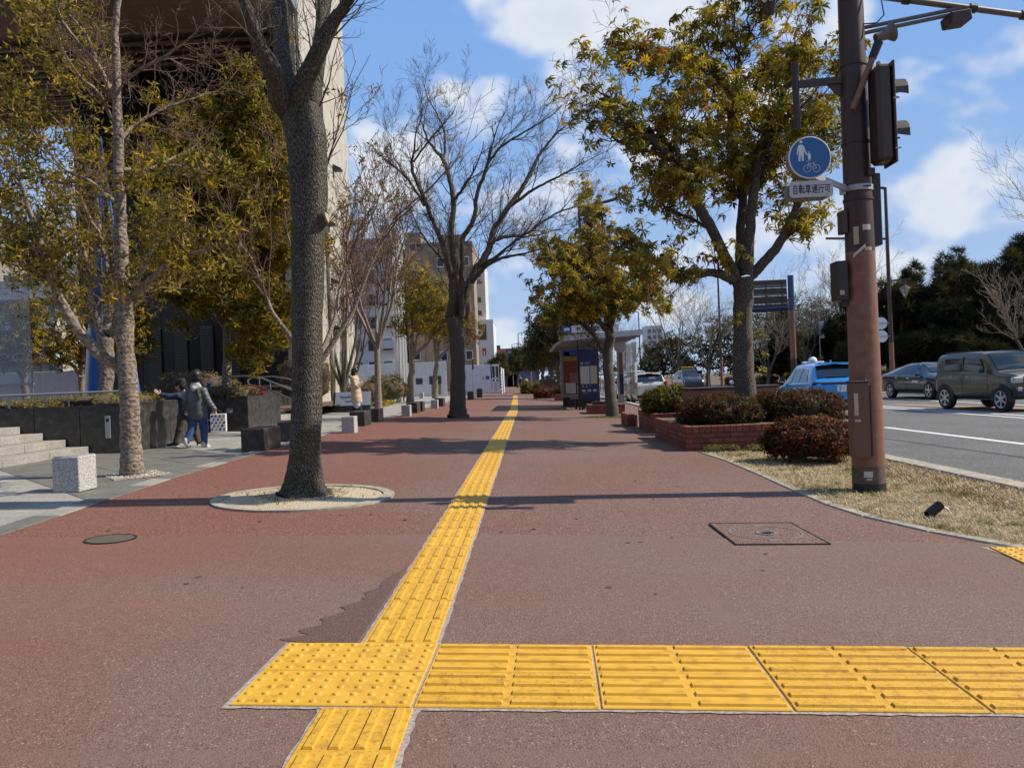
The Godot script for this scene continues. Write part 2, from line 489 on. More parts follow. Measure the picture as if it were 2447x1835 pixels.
	mat("twig_brown", Color(0.085, 0.058, 0.042), 0.9)
	mat("twig_red", Color(0.13, 0.078, 0.06), 0.9)
	mat("twig_pale", Color(0.26, 0.21, 0.16), 0.9)
	mat("twig_grey", Color(0.11, 0.09, 0.072), 0.9)
	mat("cut_wood", Color(0.42, 0.30, 0.18), 0.9)
	# leaves
	for d in [["leaf", Color(1, 1, 1), 0.5], ["leaf_matt", Color(1, 1, 1), 0.65]]:
		var m := mat(d[0], d[1], d[2])
		m.vertex_color_use_as_albedo = true
		m.backlight_enabled = true
		m.backlight = Color(0.92, 0.92, 0.62)
		m.metallic_specular = 0.32
		m.cull_mode = BaseMaterial3D.CULL_DISABLED
	var g := mat("grass", Color(1, 1, 1), 0.85)
	g.vertex_color_use_as_albedo = true
	g.backlight_enabled = true
	g.backlight = Color(0.5, 0.5, 0.4)
	mat("hedge_core", Color(0.085, 0.06, 0.04), 0.95)
	# metals and paints
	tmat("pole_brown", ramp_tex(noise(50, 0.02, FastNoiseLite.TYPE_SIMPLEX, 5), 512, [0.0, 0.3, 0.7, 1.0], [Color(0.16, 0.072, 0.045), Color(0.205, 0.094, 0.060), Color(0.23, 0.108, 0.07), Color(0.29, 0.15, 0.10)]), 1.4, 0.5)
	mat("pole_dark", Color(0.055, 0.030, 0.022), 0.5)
	mat("pole_base_black", Color(0.018, 0.019, 0.022), 0.55)
	tmat("pole_grime", ramp_tex(noise(52, 0.03, FastNoiseLite.TYPE_SIMPLEX, 5), 256, [0.0, 0.5, 1.0], [Color(0.07, 0.055, 0.042), Color(0.11, 0.085, 0.062), Color(0.17, 0.12, 0.085)]), 0.6, 0.75)
	mat("dark_brown_paint", Color(0.045, 0.025, 0.018), 0.45)
	mat("box_brown", Color(0.13, 0.066, 0.042), 0.55)
	mat("black_paint", Color(0.012, 0.012, 0.013), 0.4)
	mat("grey_metal", Color(0.30, 0.30, 0.31), 0.45, 0.6)
	mat("galvanised", Color(0.40, 0.40, 0.41), 0.5, 0.5)
	mat("steel", Color(0.55, 0.55, 0.56), 0.3, 0.9)
	mat("flagpole_steel", Color(0.72, 0.72, 0.72), 0.32, 0.7)
	mat("shelter_grey", Color(0.22, 0.225, 0.23), 0.5, 0.2)
	mat("white_paint", Color(0.72, 0.72, 0.72), 0.5)
	mat("road_white", Color(0.62, 0.62, 0.60), 0.8)
	mat("road_orange", Color(0.45, 0.22, 0.06), 0.85)
	mat("sign_blue", Color(0.003, 0.105, 0.31), 0.35)
	mat("sign_white", Color(0.70, 0.71, 0.74), 0.35)
	mat("sign_grey", Color(0.46, 0.46, 0.47), 0.4)
	mat("ink", Color(0.01, 0.01, 0.013), 0.5)
	mat("sticker_white", Color(0.55, 0.53, 0.49), 0.7)
	mat("sticker_cream", Color(0.46, 0.38, 0.25), 0.7)
	mat("hose_black", Color(0.008, 0.009, 0.011), 0.28)
	mat("rubber", Color(0.014, 0.014, 0.015), 0.75)
	mat("tyre", Color(0.016, 0.016, 0.017), 0.8)
	mat("rim_silver", Color(0.52, 0.53, 0.55), 0.28, 0.85)
	mat("rim_dark", Color(0.10, 0.10, 0.11), 0.3, 0.8)
	mat("chrome", Color(0.75, 0.75, 0.76), 0.12, 1.0)
	for d in [["car_blue", Color(0.008, 0.24, 0.62), 0.3], ["car_pearl", Color(0.56, 0.52, 0.43), 0.3], ["car_navy", Color(0.012, 0.017, 0.032), 0.22], ["car_black", Color(0.008, 0.009, 0.014), 0.2], ["car_olive", Color(0.05, 0.044, 0.022), 0.35], ["car_white", Color(0.70, 0.71, 0.72), 0.3]]:
		var m := mat(d[0], d[1], d[2], 0.1)
		m.clearcoat_enabled = true
		m.clearcoat = 0.8
		m.clearcoat_roughness = 0.06
	mat("car_glass", Color(0.012, 0.016, 0.022), 0.06, 0.0, 0.6)
	mat("lamp_red", Color(0.28, 0.012, 0.01), 0.2)
	mat("lamp_clear", Color(0.55, 0.57, 0.60), 0.12, 0.5)
	mat("lamp_amber", Color(0.55, 0.20, 0.02), 0.25)
	mat("trim_black", Color(0.014, 0.014, 0.015), 0.6)
	mat("taxi_yellow", Color(0.62, 0.36, 0.02), 0.5)
	var gl := mat("glass", Color(0.55, 0.62, 0.66), 0.05)
	gl.albedo_color.a = 0.22
	gl.transparency = BaseMaterial3D.TRANSPARENCY_ALPHA
	var gl2 := mat("lantern_glass", Color(0.60, 0.62, 0.60), 0.15)
	gl2.albedo_color.a = 0.6
	gl2.transparency = BaseMaterial3D.TRANSPARENCY_ALPHA
	mat("window_glass", Color(0.03, 0.04, 0.055), 0.08, 0.0, 0.7)

# ---------------------------------------------------------------- ground
func poly(a: Array) -> PackedVector2Array:
	var p := PackedVector2Array()
	for k in range(0, a.size(), 2): p.append(Vector2(a[k], a[k + 1]))
	return p

func hues(x: float, z: float) -> Color:   # redder towards the plaza and greyer in the middle, broken up by noise
	var t := clampf((x + 3.4) / 2.6 + 0.45 * hue_noise.get_noise_2d(x * 2.0, z * 1.2) + 0.2 * hue_noise.get_noise_2d(x * 9.0, z * 7.0), 0.0, 1.0)
	var u := clampf((x - 1.0) / 3.0 + 0.3 * hue_noise.get_noise_2d(x * 3.0 + 40.0, z * 2.0), 0.0, 1.0)
	var c := Color(1.0, 0.74, 0.66).lerp(Color(0.90, 0.95, 0.97), t)
	return c.lerp(Color(0.86, 0.97, 1.03), u * 0.6)

var hue_noise := FastNoiseLite.new()

func red_sheet(x_left: Callable, x_right: Callable, z0: float, z1: float, dz: float, up: float) -> MB:
	var b := MB.new()
	b.colored = true
	var nx := 22
	var rows := []
	var z := z0
	var zs := []
	while z > z1:
		zs.append(z)
		z -= dz * (1.0 + maxf(0.0, -z - 8.0) * 0.12)
	zs.append(z1)
	for zz in zs:
		var row := []
		for k in nx + 1:
			var x: float = lerpf(x_left.call(zz), x_right.call(zz), float(k) / nx)
			row.append(Vector3(x, gy(x) + up, zz))
		rows.append(row)
	var base := 0
	for r in rows.size():
		for k in nx + 1:
			b.col = hues(rows[r][k].x, rows[r][k].z)
			b.vert(rows[r][k], Vector3(SLOPE, 1, 0).normalized())
	for r in rows.size() - 1:
		for k in nx:
			var p := r * (nx + 1) + k
			var q := p + nx + 1
			b.i.append_array(PackedInt32Array([p, q, p + 1, p + 1, q, q + 1]))
	return b

func edge_x(z: float) -> float:   # where the red pavement meets the plaza
	if z > -5.4: return lerpf(-3.3, -3.76, clampf(-z / 5.4, 0, 1))
	if z > -8.76: return lerpf(-3.76, -4.04, (-z - 5.4) / 3.36)
	if z > -13.4: return lerpf(-4.04, -4.17, (-z - 8.76) / 4.64)
	return -4.17

func road_y(_x: float) -> float: return ROAD_Y
func pave_y(x: float) -> float: return gy(x)
func flat_y(_x: float) -> float: return 0.0

func build_ground() -> void:
	hue_noise.seed = 77
	hue_noise.frequency = 0.35
	hue_noise.fractal_octaves = 4
	# the land all round, to the horizon
	var b := MB.new()
	b.sheet(poly([-700, 200, 700, 200, 700, -1400, -700, -1400]), flat_y, -0.42)
	struct("ground", b, M.park_litter)
	# road
	b = MB.new()
	b.sheet(poly([4.6, 60, 24, 60, 24, -420, 4.6, -420]), road_y)
	struct("road", b, M.road_asphalt)
	var lines := [[7.70, -17.2, 7.86, -17.2, 8.06, -9.0, 7.90, -9.0], [7.78, -30, 7.93, -30, 7.93, -24, 7.78, -24],
		[11.45, -60, 11.6, -60, 11.6, -6, 11.45, -6], [11.95, -60, 12.1, -60, 12.1, -6, 11.95, -6], [14.9, -48, 15.05, -48, 15.05, -38, 14.9, -38], [14.9, -31, 15.05, -31, 15.05, -20, 14.9, -20],
		[4.95, -120, 5.08, -120, 5.08, -20, 4.95, -20], [18.6, -120, 18.75, -120, 18.75, 10, 18.6, 10], [7.78, -48, 7.93, -48, 7.93, -42, 7.78, -42], [7.78, -66, 7.93, -66, 7.93, -60, 7.78, -60]]
	for l in lines:
		b = MB.new()
		b.sheet(poly(l), road_y, 0.004)
		struct("lane_marking", b, M.road_white)
	b = MB.new()
	b.sheet(poly([12.6, -27.5, 13.0, -27.5, 14.2, -21.5, 13.8, -21.5]), road_y, 0.004)
	struct("lane_marking", b, M.road_orange)
	b = MB.new()
	b.sheet(poly([6.05, -22.0, 6.09, -22.0, 7.0, -8.0, 6.95, -8.0]), road_y, 0.003)   # tarred joint in the asphalt
	struct("road_joint", b, M.black_paint)
	# base under the plaza and pavement
	b = MB.new()
	b.sheet(poly([-60, 30, -9, 30, -9, -140, -60, -140]), pave_y, -0.03)
	b.sheet(poly([-9, 30, 4.5, 30, 4.5, -140, -9, -140]), pave_y, -0.03)
	struct("paving_bed", b, M.brick_joint)
	# red pavement
	struct("pavement", red_sheet(edge_x, func(_z): return 4.35, -4.5, -62.0, 0.22, 0.010), M.red_asphalt)
	struct("pavement", red_sheet(func(_z): return -4.17, func(_z): return 4.35, -62.6, -140.0, 1.5, 0.010), M.red_asphalt)
	var nb := red_sheet(edge_x, func(_z): return 9.0, 2.5, -5.28, 0.22, 0.014)
	for k in nb.v.size():   # the laid edge wanders
		var q := nb.v[k]
		var e := -5.34 + 0.13 * maxf(0.0, q.x + 0.2) + 0.010 * sin(q.x * 37.0) + 0.006 * sin(q.x * 91.0)
		nb.v[k].z = 2.5 + (q.z - 2.5) * (2.5 - e) / 7.78
	struct("pavement", nb, M.red_asphalt_fine)
	b = MB.new()
	b.sheet(poly([-4.17, -62.0, 4.35, -62.0, 4.35, -62.6, -4.17, -62.6]), pave_y, 0.016)
	struct("crossing_strip", b, M.kerb_concrete)
	# worn damp stain beside the tactile path
	b = MB.new()
	var st := PackedVector2Array()
	var side := [[-0.73, -3.12], [-0.98, -3.13], [-1.06, -3.17], [-0.96, -3.22], [-1.02, -3.28], [-0.93, -3.36], [-0.97, -3.44], [-0.88, -3.55], [-0.92, -3.62], [-0.83, -3.74], [-0.86, -3.86], [-0.79, -3.97], [-0.81, -4.1], [-0.75, -4.3], [-0.73, -4.45]]
	for k in side.size():
		st.append(Vector2(side[k][0], side[k][1]))
		if k > 0 and k < side.size() - 1:
			for j in 3:
				var e: Vector2 = Vector2(side[k][0], side[k][1]).lerp(Vector2(side[k + 1][0], side[k + 1][1]), (j + 1) / 4.0)
				st.append(e + Vector2(0.03 * hue_noise.get_noise_2d(e.x * 60.0, e.y * 60.0), 0.0))
	b.sheet(st, pave_y, 0.0165)
	b.colored = false
	var stain := tmat("damp_asphalt", M.red_asphalt_fine.albedo_texture, 1.5, 0.85, M.red_asphalt_fine.heightmap_texture, 0.4, null, 1.0, Color(0.6, 0.56, 0.56))
	struct("pavement_stain", b, stain)
	# trodden gum and pale scuffs
	var mr := RandomNumberGenerator.new()
	mr.seed = 31
	for m in 2:
		b = MB.new()
		for k in (90 if m == 0 else 7):
			var c := Vector2(mr.randf_range(-3.4, 2.3), -1.6 - 15.0 * pow(mr.randf(), 1.4))
			if absf(c.x + 0.55) < 0.3 or (c.y < -2.3 and c.y > -3.3): continue
			var pl := PackedVector2Array()
			var rr := mr.randf_range(0.008, 0.022) if m == 0 else mr.randf_range(0.012, 0.03)
			for j in 9: pl.append(c + Vector2.from_angle(TAU * j / 9.0) * rr * mr.randf_range(0.6, 1.2) * Vector2(1.0 if m == 0 else 1.8, 1.0 if m == 0 else 0.5))
			b.sheet(pl, pave_y, 0.0168)
		var gs := part("gum_spots" if m == 0 else "scuff_marks", b, M.gum if m == 0 else M.scuff, self)
		tag(gs, "dark trodden spots scattered over the red pavement" if m == 0 else "pale scuff marks scattered over the red pavement", "stain")
		gs.set_meta("kind", "stuff")
	# edging between the pavement and the plaza
	var edging := Node3D.new()
	edging.name = "edging"
	edging.set_meta("kind", "structure")
	add_child(edging)
	var z := 1.0
	var k := 0
	while z > -61.0:
		var z2 := z - 0.6 * (1.0 if z > -20.0 else 2.0)
		var xa := edge_x(z) - 0.11
		var xb := edge_x(z2) - 0.11
		b = MB.new()
		b.bar(Vector3(xa, gy(xa) + 0.0, z - 0.004), Vector3(xb, gy(xb) + 0.0, z2 + 0.004), 0.21, 0.036, Vector3(SLOPE, 1, 0).normalized(), 0.004)
		part("edging_stone", b, M.grey_granite if k % 3 else M.light_granite, edging)
		z = z2
		k += 1
	# plaza slabs laid on the diagonal, a grey band crossing the light ones
	var plaza := Node3D.new()
	plaza.name = "plaza_paving"
	plaza.set_meta("kind", "structure")
	add_child(plaza)
	var p := 0.967
	var tilt := Basis(Vector3.BACK, -atan(SLOPE)) * Basis(Vector3.UP, PI / 4)
	b = MB.new()
	b.bx(Vector3.ZERO, Vector3(p - 0.009, 0.04, p - 0.009), 0.003)
	var slab := b.mesh()
	var far := MB.new()
	var far_grey := MB.new()
	var made := []
	for a in range(-4, 62):
		for c in range(-70, 4):
			var s := 2.12 + (a + 0.5) * p
			var t := (c + 0.5) * p
			var x := (s + t) / sqrt(2.0)
			var zz := (t - s) / sqrt(2.0)
			if x > edge_x(zz) + 0.4 or x < -22.0 or zz > 0.5 or zz < -60.0: continue
			var grey: bool = a >= 0 and a < 3 or a >= 22 and a < 25
			if x > -9.5 and zz > -24.0 and zz < -2.5 and made.size() < 290:
				made.append(1)
				var o := put_mesh("slab", slab, M.grey_granite if grey else M.light_granite, plaza)
				o.transform = Transform3D(tilt, Vector3(x, gy(x) - 0.02 + 0.0015 * sin(a * 5.1 + c * 3.3), zz))
			else:
				(far_grey if grey else far).box(Transform3D((tilt if x > -9.0 else Basis(Vector3.UP, PI / 4)), Vector3(x, gy(x) - 0.02, zz)), Vector3(p - 0.009, 0.04, p - 0.009))
	part("slabs", far, M.light_granite, plaza).set_meta("kind", "stuff")
	part("slabs", far_grey, M.grey_granite, plaza).set_meta("kind", "stuff")
	# kerbs: road edge
	var kerb := Node3D.new()
	kerb.name = "road_kerb"
	kerb.set_meta("kind", "structure")
	add_child(kerb)
	z = -3.2
	while z > -118.0:
		var len := 0.98 if z > -40.0 else 3.98
		b = MB.new()
		b.bx(Vector3(4.52, -0.19, z - len * 0.5), Vector3(0.26, 0.24, len - 0.012), 0.018)
		part("kerb_stone", b, M.kerb_concrete, kerb)
		z -= len
	kerb = Node3D.new()
	kerb.name = "park_kerb"
	kerb.set_meta("kind", "structure")
	add_child(kerb)
	z = 4.0
	while z > -140.0:
		b = MB.new()
		b.bx(Vector3(19.6, -0.2, z - 2.0), Vector3(0.3, 0.2, 3.98), 0.02)
		part("kerb_stone", b, M.kerb_concrete, kerb)
		z -= 4.0
	# dry verge between the pavement and the road
	var vk := [4.3, -3.75, 3.6, -4.28, 3.0, -4.78, 2.72, -5.35, 2.54, -5.95, 2.48, -6.5, 2.49, -7.4, 2.53, -8.6, 2.55, -10.1, 2.47, -11.3]
	b = MB.new()
	b.sheet(poly(vk + [4.4, -11.35, 4.4, -3.6]), pave_y, 0.016)
	struct("verge_soil", b, M.dry_soil)
	kerb = Node3D.new()
	kerb.name = "verge_kerb"
	kerb.set_meta("kind", "structure")
	add_child(kerb)
	for q in range(0, vk.size() - 2, 2):
		var A := Vector3(vk[q], 0, vk[q + 1])
		var B := Vector3(vk[q + 2], 0, vk[q + 3])
		A.y = gy(A.x) - 0.012; B.y = gy(B.x) - 0.012
		b = MB.new()
		var d := (B - A).normalized() * 0.004
		b.bar(A + d, B - d, 0.1, 0.07, Vector3.UP, 0.008)
		part("kerb_stone", b, M.kerb_concrete, kerb)
	# park beyond the road: a verge that rises into a brown slope
	var rows := []
	for r in 40:
		var zz: float = 20.0 - r * 8.0
		var row := []
		for q in 16:
			var x: float = 19.75 + q * q * 0.55
			row.append(Vector3(x, -0.12 + 2.6 * smoothstep(26.0, 52.0, x) * smoothstep(-118.0, -70.0, zz) + 5.0 * smoothstep(60.0, 130.0, x) + 0.25 * hue_noise.get_noise_2d(x, zz) * smoothstep(20.0, 26.0, x), zz))
		rows.append(row)
	rows.reverse()
	b = MB.new()
	b.grid(rows)
	for q in b.n.size():
		if b.n[q].y < 0.0: b.n[q] = -b.n[q]
	struct("park_slope", b, M.park_litter)
	print("ground done")

# ---------------------------------------------------------------- tactile paving
func build_tactile() -> void:
	# a bar tile is two modules long, its bars broken in the middle
	var b := MB.new()
	b.bx(Vector3(0, 0.002, 0), Vector3(0.297, 0.012, 0.599), 0.003)
	for k in 4:
		var x := -0.1125 + k * 0.075
		for zc in [-0.15, 0.15]:
			var h := 0.137
			var q := [Vector3(x - 0.0165, 0.008, zc + h), Vector3(x + 0.0165, 0.008, zc + h), Vector3(x + 0.0165, 0.008, zc - h), Vector3(x - 0.0165, 0.008, zc - h)]
			var t := [Vector3(x - 0.0125, 0.016, zc + h - 0.004), Vector3(x + 0.0125, 0.016, zc + h - 0.004), Vector3(x + 0.0125, 0.016, zc - h + 0.004), Vector3(x - 0.0125, 0.016, zc - h + 0.004)]
			b.quad(t[0], t[1], t[2], t[3])
			for s in 4: b.quad(q[s], q[(s + 1) % 4], t[(s + 1) % 4], t[s])
	var bars := b.mesh()
	b = MB.new()
	b.bx(Vector3(0, 0.002, 0), Vector3(0.597, 0.012, 0.297), 0.003)
	for k in 50:
		b.lathe(Transform3D(Basis(), Vector3(-0.27 + (k % 10) * 0.06, 0.008, -0.12 + (k / 10) * 0.06)), [Vector2(0.0135, 0), Vector2(0.0095, 0.0050), Vector2(0.005, 0.006), Vector2(0.0, 0.0062)], 10)
	var dots := b.mesh()
	var slope := Basis(Vector3.BACK, -atan(SLOPE))
	var ms := [M.tactile_yellow, M.tactile_yellow_light, M.tactile_yellow, M.tactile_yellow_worn]
	var r := RandomNumberGenerator.new()
	r.seed = 9
	var top := 0.014
	# the long guiding path
	var path := Node3D.new()
	path.name = "tactile_path"
	path.set_meta("kind", "structure")
	add_child(path)
	var joints := MB.new()
	var zs := [-1.275, -1.88]
	var z := -3.095
	while z > -58.0:
		zs.append(z)
		z -= 0.604
	for zt in zs:
		var x: float = -0.555 if zt > -29.0 else lerpf(-0.555, -0.95, clampf((-zt - 29.0) / 28.0, 0, 1))
		var o := put_mesh("guide_tile", bars, ms[r.randi() % 4], path)
		o.transform = Transform3D(slope * Basis(Vector3.UP, r.randf_range(-0.004, 0.004)), Vector3(x + r.randf_range(-0.002, 0.002), gy(x) + top + r.randf_range(-0.001, 0.0015), zt - 0.3))
	# grout along both sides, uneven as it was trowelled
	for s in [[-1.2, -2.48], [-3.09, -29.0]]:
		var e := PackedVector2Array()
		var e2 := PackedVector2Array()
		var zz: float = s[0]
		while zz > s[1]:
			e.append(Vector2(-0.555 - 0.155 - r.randf() * 0.008, zz))
			e2.append(Vector2(-0.555 + 0.161 + r.randf() * 0.010, zz))
			zz -= 0.05 if zz > -8.0 else 0.3
		e.append(Vector2(-0.72, s[1])); e2.append(Vector2(-0.38, s[1]))
		e2.reverse()
		e.append_array(e2)
		joints.sheet(e, pave_y, 0.0175)
	part("grout", joints, M.mortar, path)
	# the crossing strip with its pad of dots, turned a little
	var cross := Node3D.new()
	cross.name = "tactile_crossing"
	cross.set_meta("kind", "structure")
	add_child(cross)
	var turn := deg_to_rad(-1.7)
	var o0 := Vector3(-0.405, 0, -2.79)
	for a in range(-1, 6):
		for c in 2:
			var l := Vector3((a + 0.5) * 0.606, 0, (c - 0.5) * 0.3015)
			var w := o0 + Basis(Vector3.UP, turn) * l
			w.y = gy(w.x) + top + r.randf_range(-0.001, 0.0015)
			var o := put_mesh("dot_tile" if a < 0 else "guide_tile", dots if a < 0 else bars, ms[r.randi() % 4], cross)
			o.transform = Transform3D(slope * Basis(Vector3.UP, turn + (0.0 if a < 0 else PI / 2) + r.randf_range(-0.004, 0.004)), w)
	joints = MB.new()
	var ring := PackedVector2Array()
	for k in 110:
		var v := Basis(Vector3.UP, turn) * Vector3(-0.62 + k * 0.04, 0, 0.311 + r.randf() * 0.010) + o0
		ring.append(Vector2(v.x, v.z))
	for k in 110:
		var v := Basis(Vector3.UP, turn) * Vector3(-0.62 + (109 - k) * 0.04, 0, -0.307 - r.randf() * 0.004) + o0
		ring.append(Vector2(v.x, v.z))
	joints.sheet(ring, pave_y, 0.0172)
	part("grout", joints, M.mortar, cross)
	# the warning pad at the road crossing
	var pad := Node3D.new()
	pad.name = "tactile_pad"
	pad.set_meta("kind", "structure")
	add_child(pad)
	for a in 2:
		for c in 2:
			var w := Vector3(3.08 + a * 0.604, 0, -4.66 + c * 0.302)
			w = Vector3(2.78, 0, -4.81) + Basis(Vector3.UP, deg_to_rad(-7.0)) * (w - Vector3(2.78, 0, -4.81))
			w.y = gy(w.x) + top + 0.002
			var o := put_mesh("dot_tile", dots, M.tactile_yellow_light, pad)
			o.transform = Transform3D(slope * Basis(Vector3.UP, deg_to_rad(-7.0)), w)
	joints = MB.new()
	joints.sheet(poly([2.74, -4.83, 2.80, -4.19, 4.0, -4.05, 4.0, -4.68]), pave_y, 0.0165)
	part("grout", joints, M.mortar, pad)
	# distant branch towards the bus stop
	var br := Node3D.new()
	br.name = "tactile_branch"
	br.set_meta("kind", "structure")
	add_child(br)
	for a in 5:
		var x := -0.1 + a * 0.604
		var o := put_mesh("guide_tile", bars, ms[a % 4], br)
		o.transform = Transform3D(slope * Basis(Vector3.UP, PI / 2), Vector3(x, gy(x) + top, -31.2))
	# covers let into the pavement
	var t := thing("utility_cover", "square cover paved in red asphalt with a metal ring, by the grass verge", "cover", Vector3(1.57, gy(1.57) + 0.016, -5.3), 0.0)
	t.basis = slope
	b = MB.new()
	b.bx(Vector3(0, 0.001, 0), Vector3(0.58, 0.006, 0.72), 0.002)
	part("lid", b, M.red_asphalt_dull, t)
	b = MB.new()
	for s in [-1.0, 1.0]:
		b.bx(Vector3(s * 0.295, 0.002, 0), Vector3(0.008, 0.01, 0.738))
		b.bx(Vector3(0, 0.002, s * 0.365), Vector3(0.58, 0.01, 0.008))
	part("frame", b, M.pole_base_black, t)
	b = MB.new()
	b.lathe(Transform3D(), [Vector2(0.232, 0.0), Vector2(0.232, 0.0065), Vector2(0.243, 0.0065), Vector2(0.243, 0.0)], 48)
	part("ring", b, M.galvanised_dull, t)
	b = MB.new()
	b.lathe(Transform3D(Basis(), Vector3(0.0, 0.0, 0.02)), [Vector2(0.0, 0.004), Vector2(0.052, 0.004), Vector2(0.052, 0.009), Vector2(0.07, 0.009), Vector2(0.07, 0.0)], 32)
	part("hub", b, M.galvanised_dull, t)
	b = MB.new()
	b.bx(Vector3(0.0, 0.006, 0.02), Vector3(0.06, 0.006, 0.014))
	b.bx(Vector3(0.01, 0.006, 0.02), Vector3(0.014, 0.006, 0.05))
	part("emblem", b, M.pole_base_black, t)
	for s in [-1.0, 1.0]:
		b = MB.new()
		b.bx(Vector3(-0.02 * s, 0.005, s * 0.245), Vector3(0.07, 0.006, 0.035), 0.002)
		part("hinge", b, M.galvanised_dull, t)
	t = thing("manhole_cover", "small round dark iron cover near the plaza edging", "cover", Vector3(-2.885, gy(-2.885) + 0.0155, -5.24))
	t.basis = slope
	b = MB.new()
	b.lathe(Transform3D(), [Vector2(0.15, 0.0), Vector2(0.15, 0.004), Vector2(0.0, 0.004)], 36)
	part("lid", b, M.rust_iron, t)
	b = MB.new()
	b.lathe(Transform3D(), [Vector2(0.15, 0.0), Vector2(0.15, 0.006), Vector2(0.164, 0.006), Vector2(0.164, 0.0)], 36)
	part("rim", b, M.pole_base_black, t)
	t = thing("valve_cover", "faint square cover in the red pavement beyond the ring of sand", "cover", Vector3(-1.9, gy(-1.9) + 0.012, -13.6))
	t.basis = slope
	b = MB.new()
	b.bx(Vector3(0, 0.001, 0), Vector3(0.6, 0.005, 0.6), 0.001)
	part("lid", b, M.red_asphalt_dull, t)
	b = MB.new()
	for s in [-1.0, 1.0]:
		b.bx(Vector3(s * 0.308, 0.001, 0), Vector3(0.014, 0.008, 0.63))
		b.bx(Vector3(0, 0.001, s * 0.308), Vector3(0.6, 0.008, 0.014))
	part("frame", b, M.galvanised_dull, t)
	print("tactile done")

func more_materials() -> void:
	mat("gum", Color(0.085, 0.055, 0.045), 0.9)
	mat("scuff", Color(0.30, 0.225, 0.18), 0.9)
	mat("galvanised_dull", Color(0.19, 0.19, 0.185), 0.6, 0.3)
	tmat("rust_iron", ramp_tex(noise(60, 0.12, FastNoiseLite.TYPE_SIMPLEX, 4), 256, [0.0, 0.5, 1.0], [Color(0.05, 0.035, 0.026), Color(0.09, 0.07, 0.052), Color(0.16, 0.13, 0.10)]), 0.3, 0.8)
	tmat("red_asphalt_dull", M.red_asphalt.albedo_texture, 1.7, 0.92, M.red_asphalt.heightmap_texture, 0.7, null, 1.0, Color(0.84, 0.92, 0.92))
const LIMBS_FRONT_TREE := [
	[-2.09,0.06,-7.1,0.16,-2.09,0.16,-7.1,0.153,-2.08,0.29,-7.1,0.145,-2.07,0.48,-7.1,0.138,-2.05,0.79,-7.1,0.138,-2.01,1.56,-7.1,0.138,-1.97,2.32,-7.1,0.145,-1.94,2.71,-7.1,0.16,-1.94,3.09,-7.1,0.176,-1.95,3.4,-7.1,0.187,-1.99,3.62,-7.1,0.191],
	[-2.08,3.62,-7.08,0.114,-2.12,3.68,-6.97,0.109,-2.12,3.81,-6.86,0.092,-2.14,3.91,-6.74,0.083,-2.2,4.08,-6.63,0.061,-2.26,4.36,-6.52,0.042,-2.29,4.61,-6.41,0.031,-2.29,4.86,-6.29,0.02,-2.26,5.19,-6.18,0.01],
	[-2.07,3.64,-7.15,0.108,-2.14,3.9,-7.28,0.09,-2.23,4.27,-7.42,0.084,-2.27,4.86,-7.55,0.073,-2.31,5.43,-7.68,0.058,-2.29,6.09,-7.82,0.038,-2.27,6.78,-7.95,0.021],
	[-1.98,3.59,-7.02,0.102,-1.92,3.78,-6.95,0.09,-1.8,3.95,-6.88,0.083,-1.62,4.22,-6.81,0.064,-1.47,4.37,-6.73,0.047,-1.32,4.52,-6.66,0.036,-1.13,4.8,-6.59,0.021,-1.0,5.07,-6.52,0.011],
	[-1.87,3.36,-7.12,0.077,-1.87,3.83,-7.19,0.072,-1.83,4.23,-7.26,0.07,-1.81,4.5,-7.33,0.067,-1.8,4.77,-7.41,0.066,-1.76,5.2,-7.48,0.052,-1.79,5.73,-7.55,0.037,-1.69,6.31,-7.62,0.018],
]
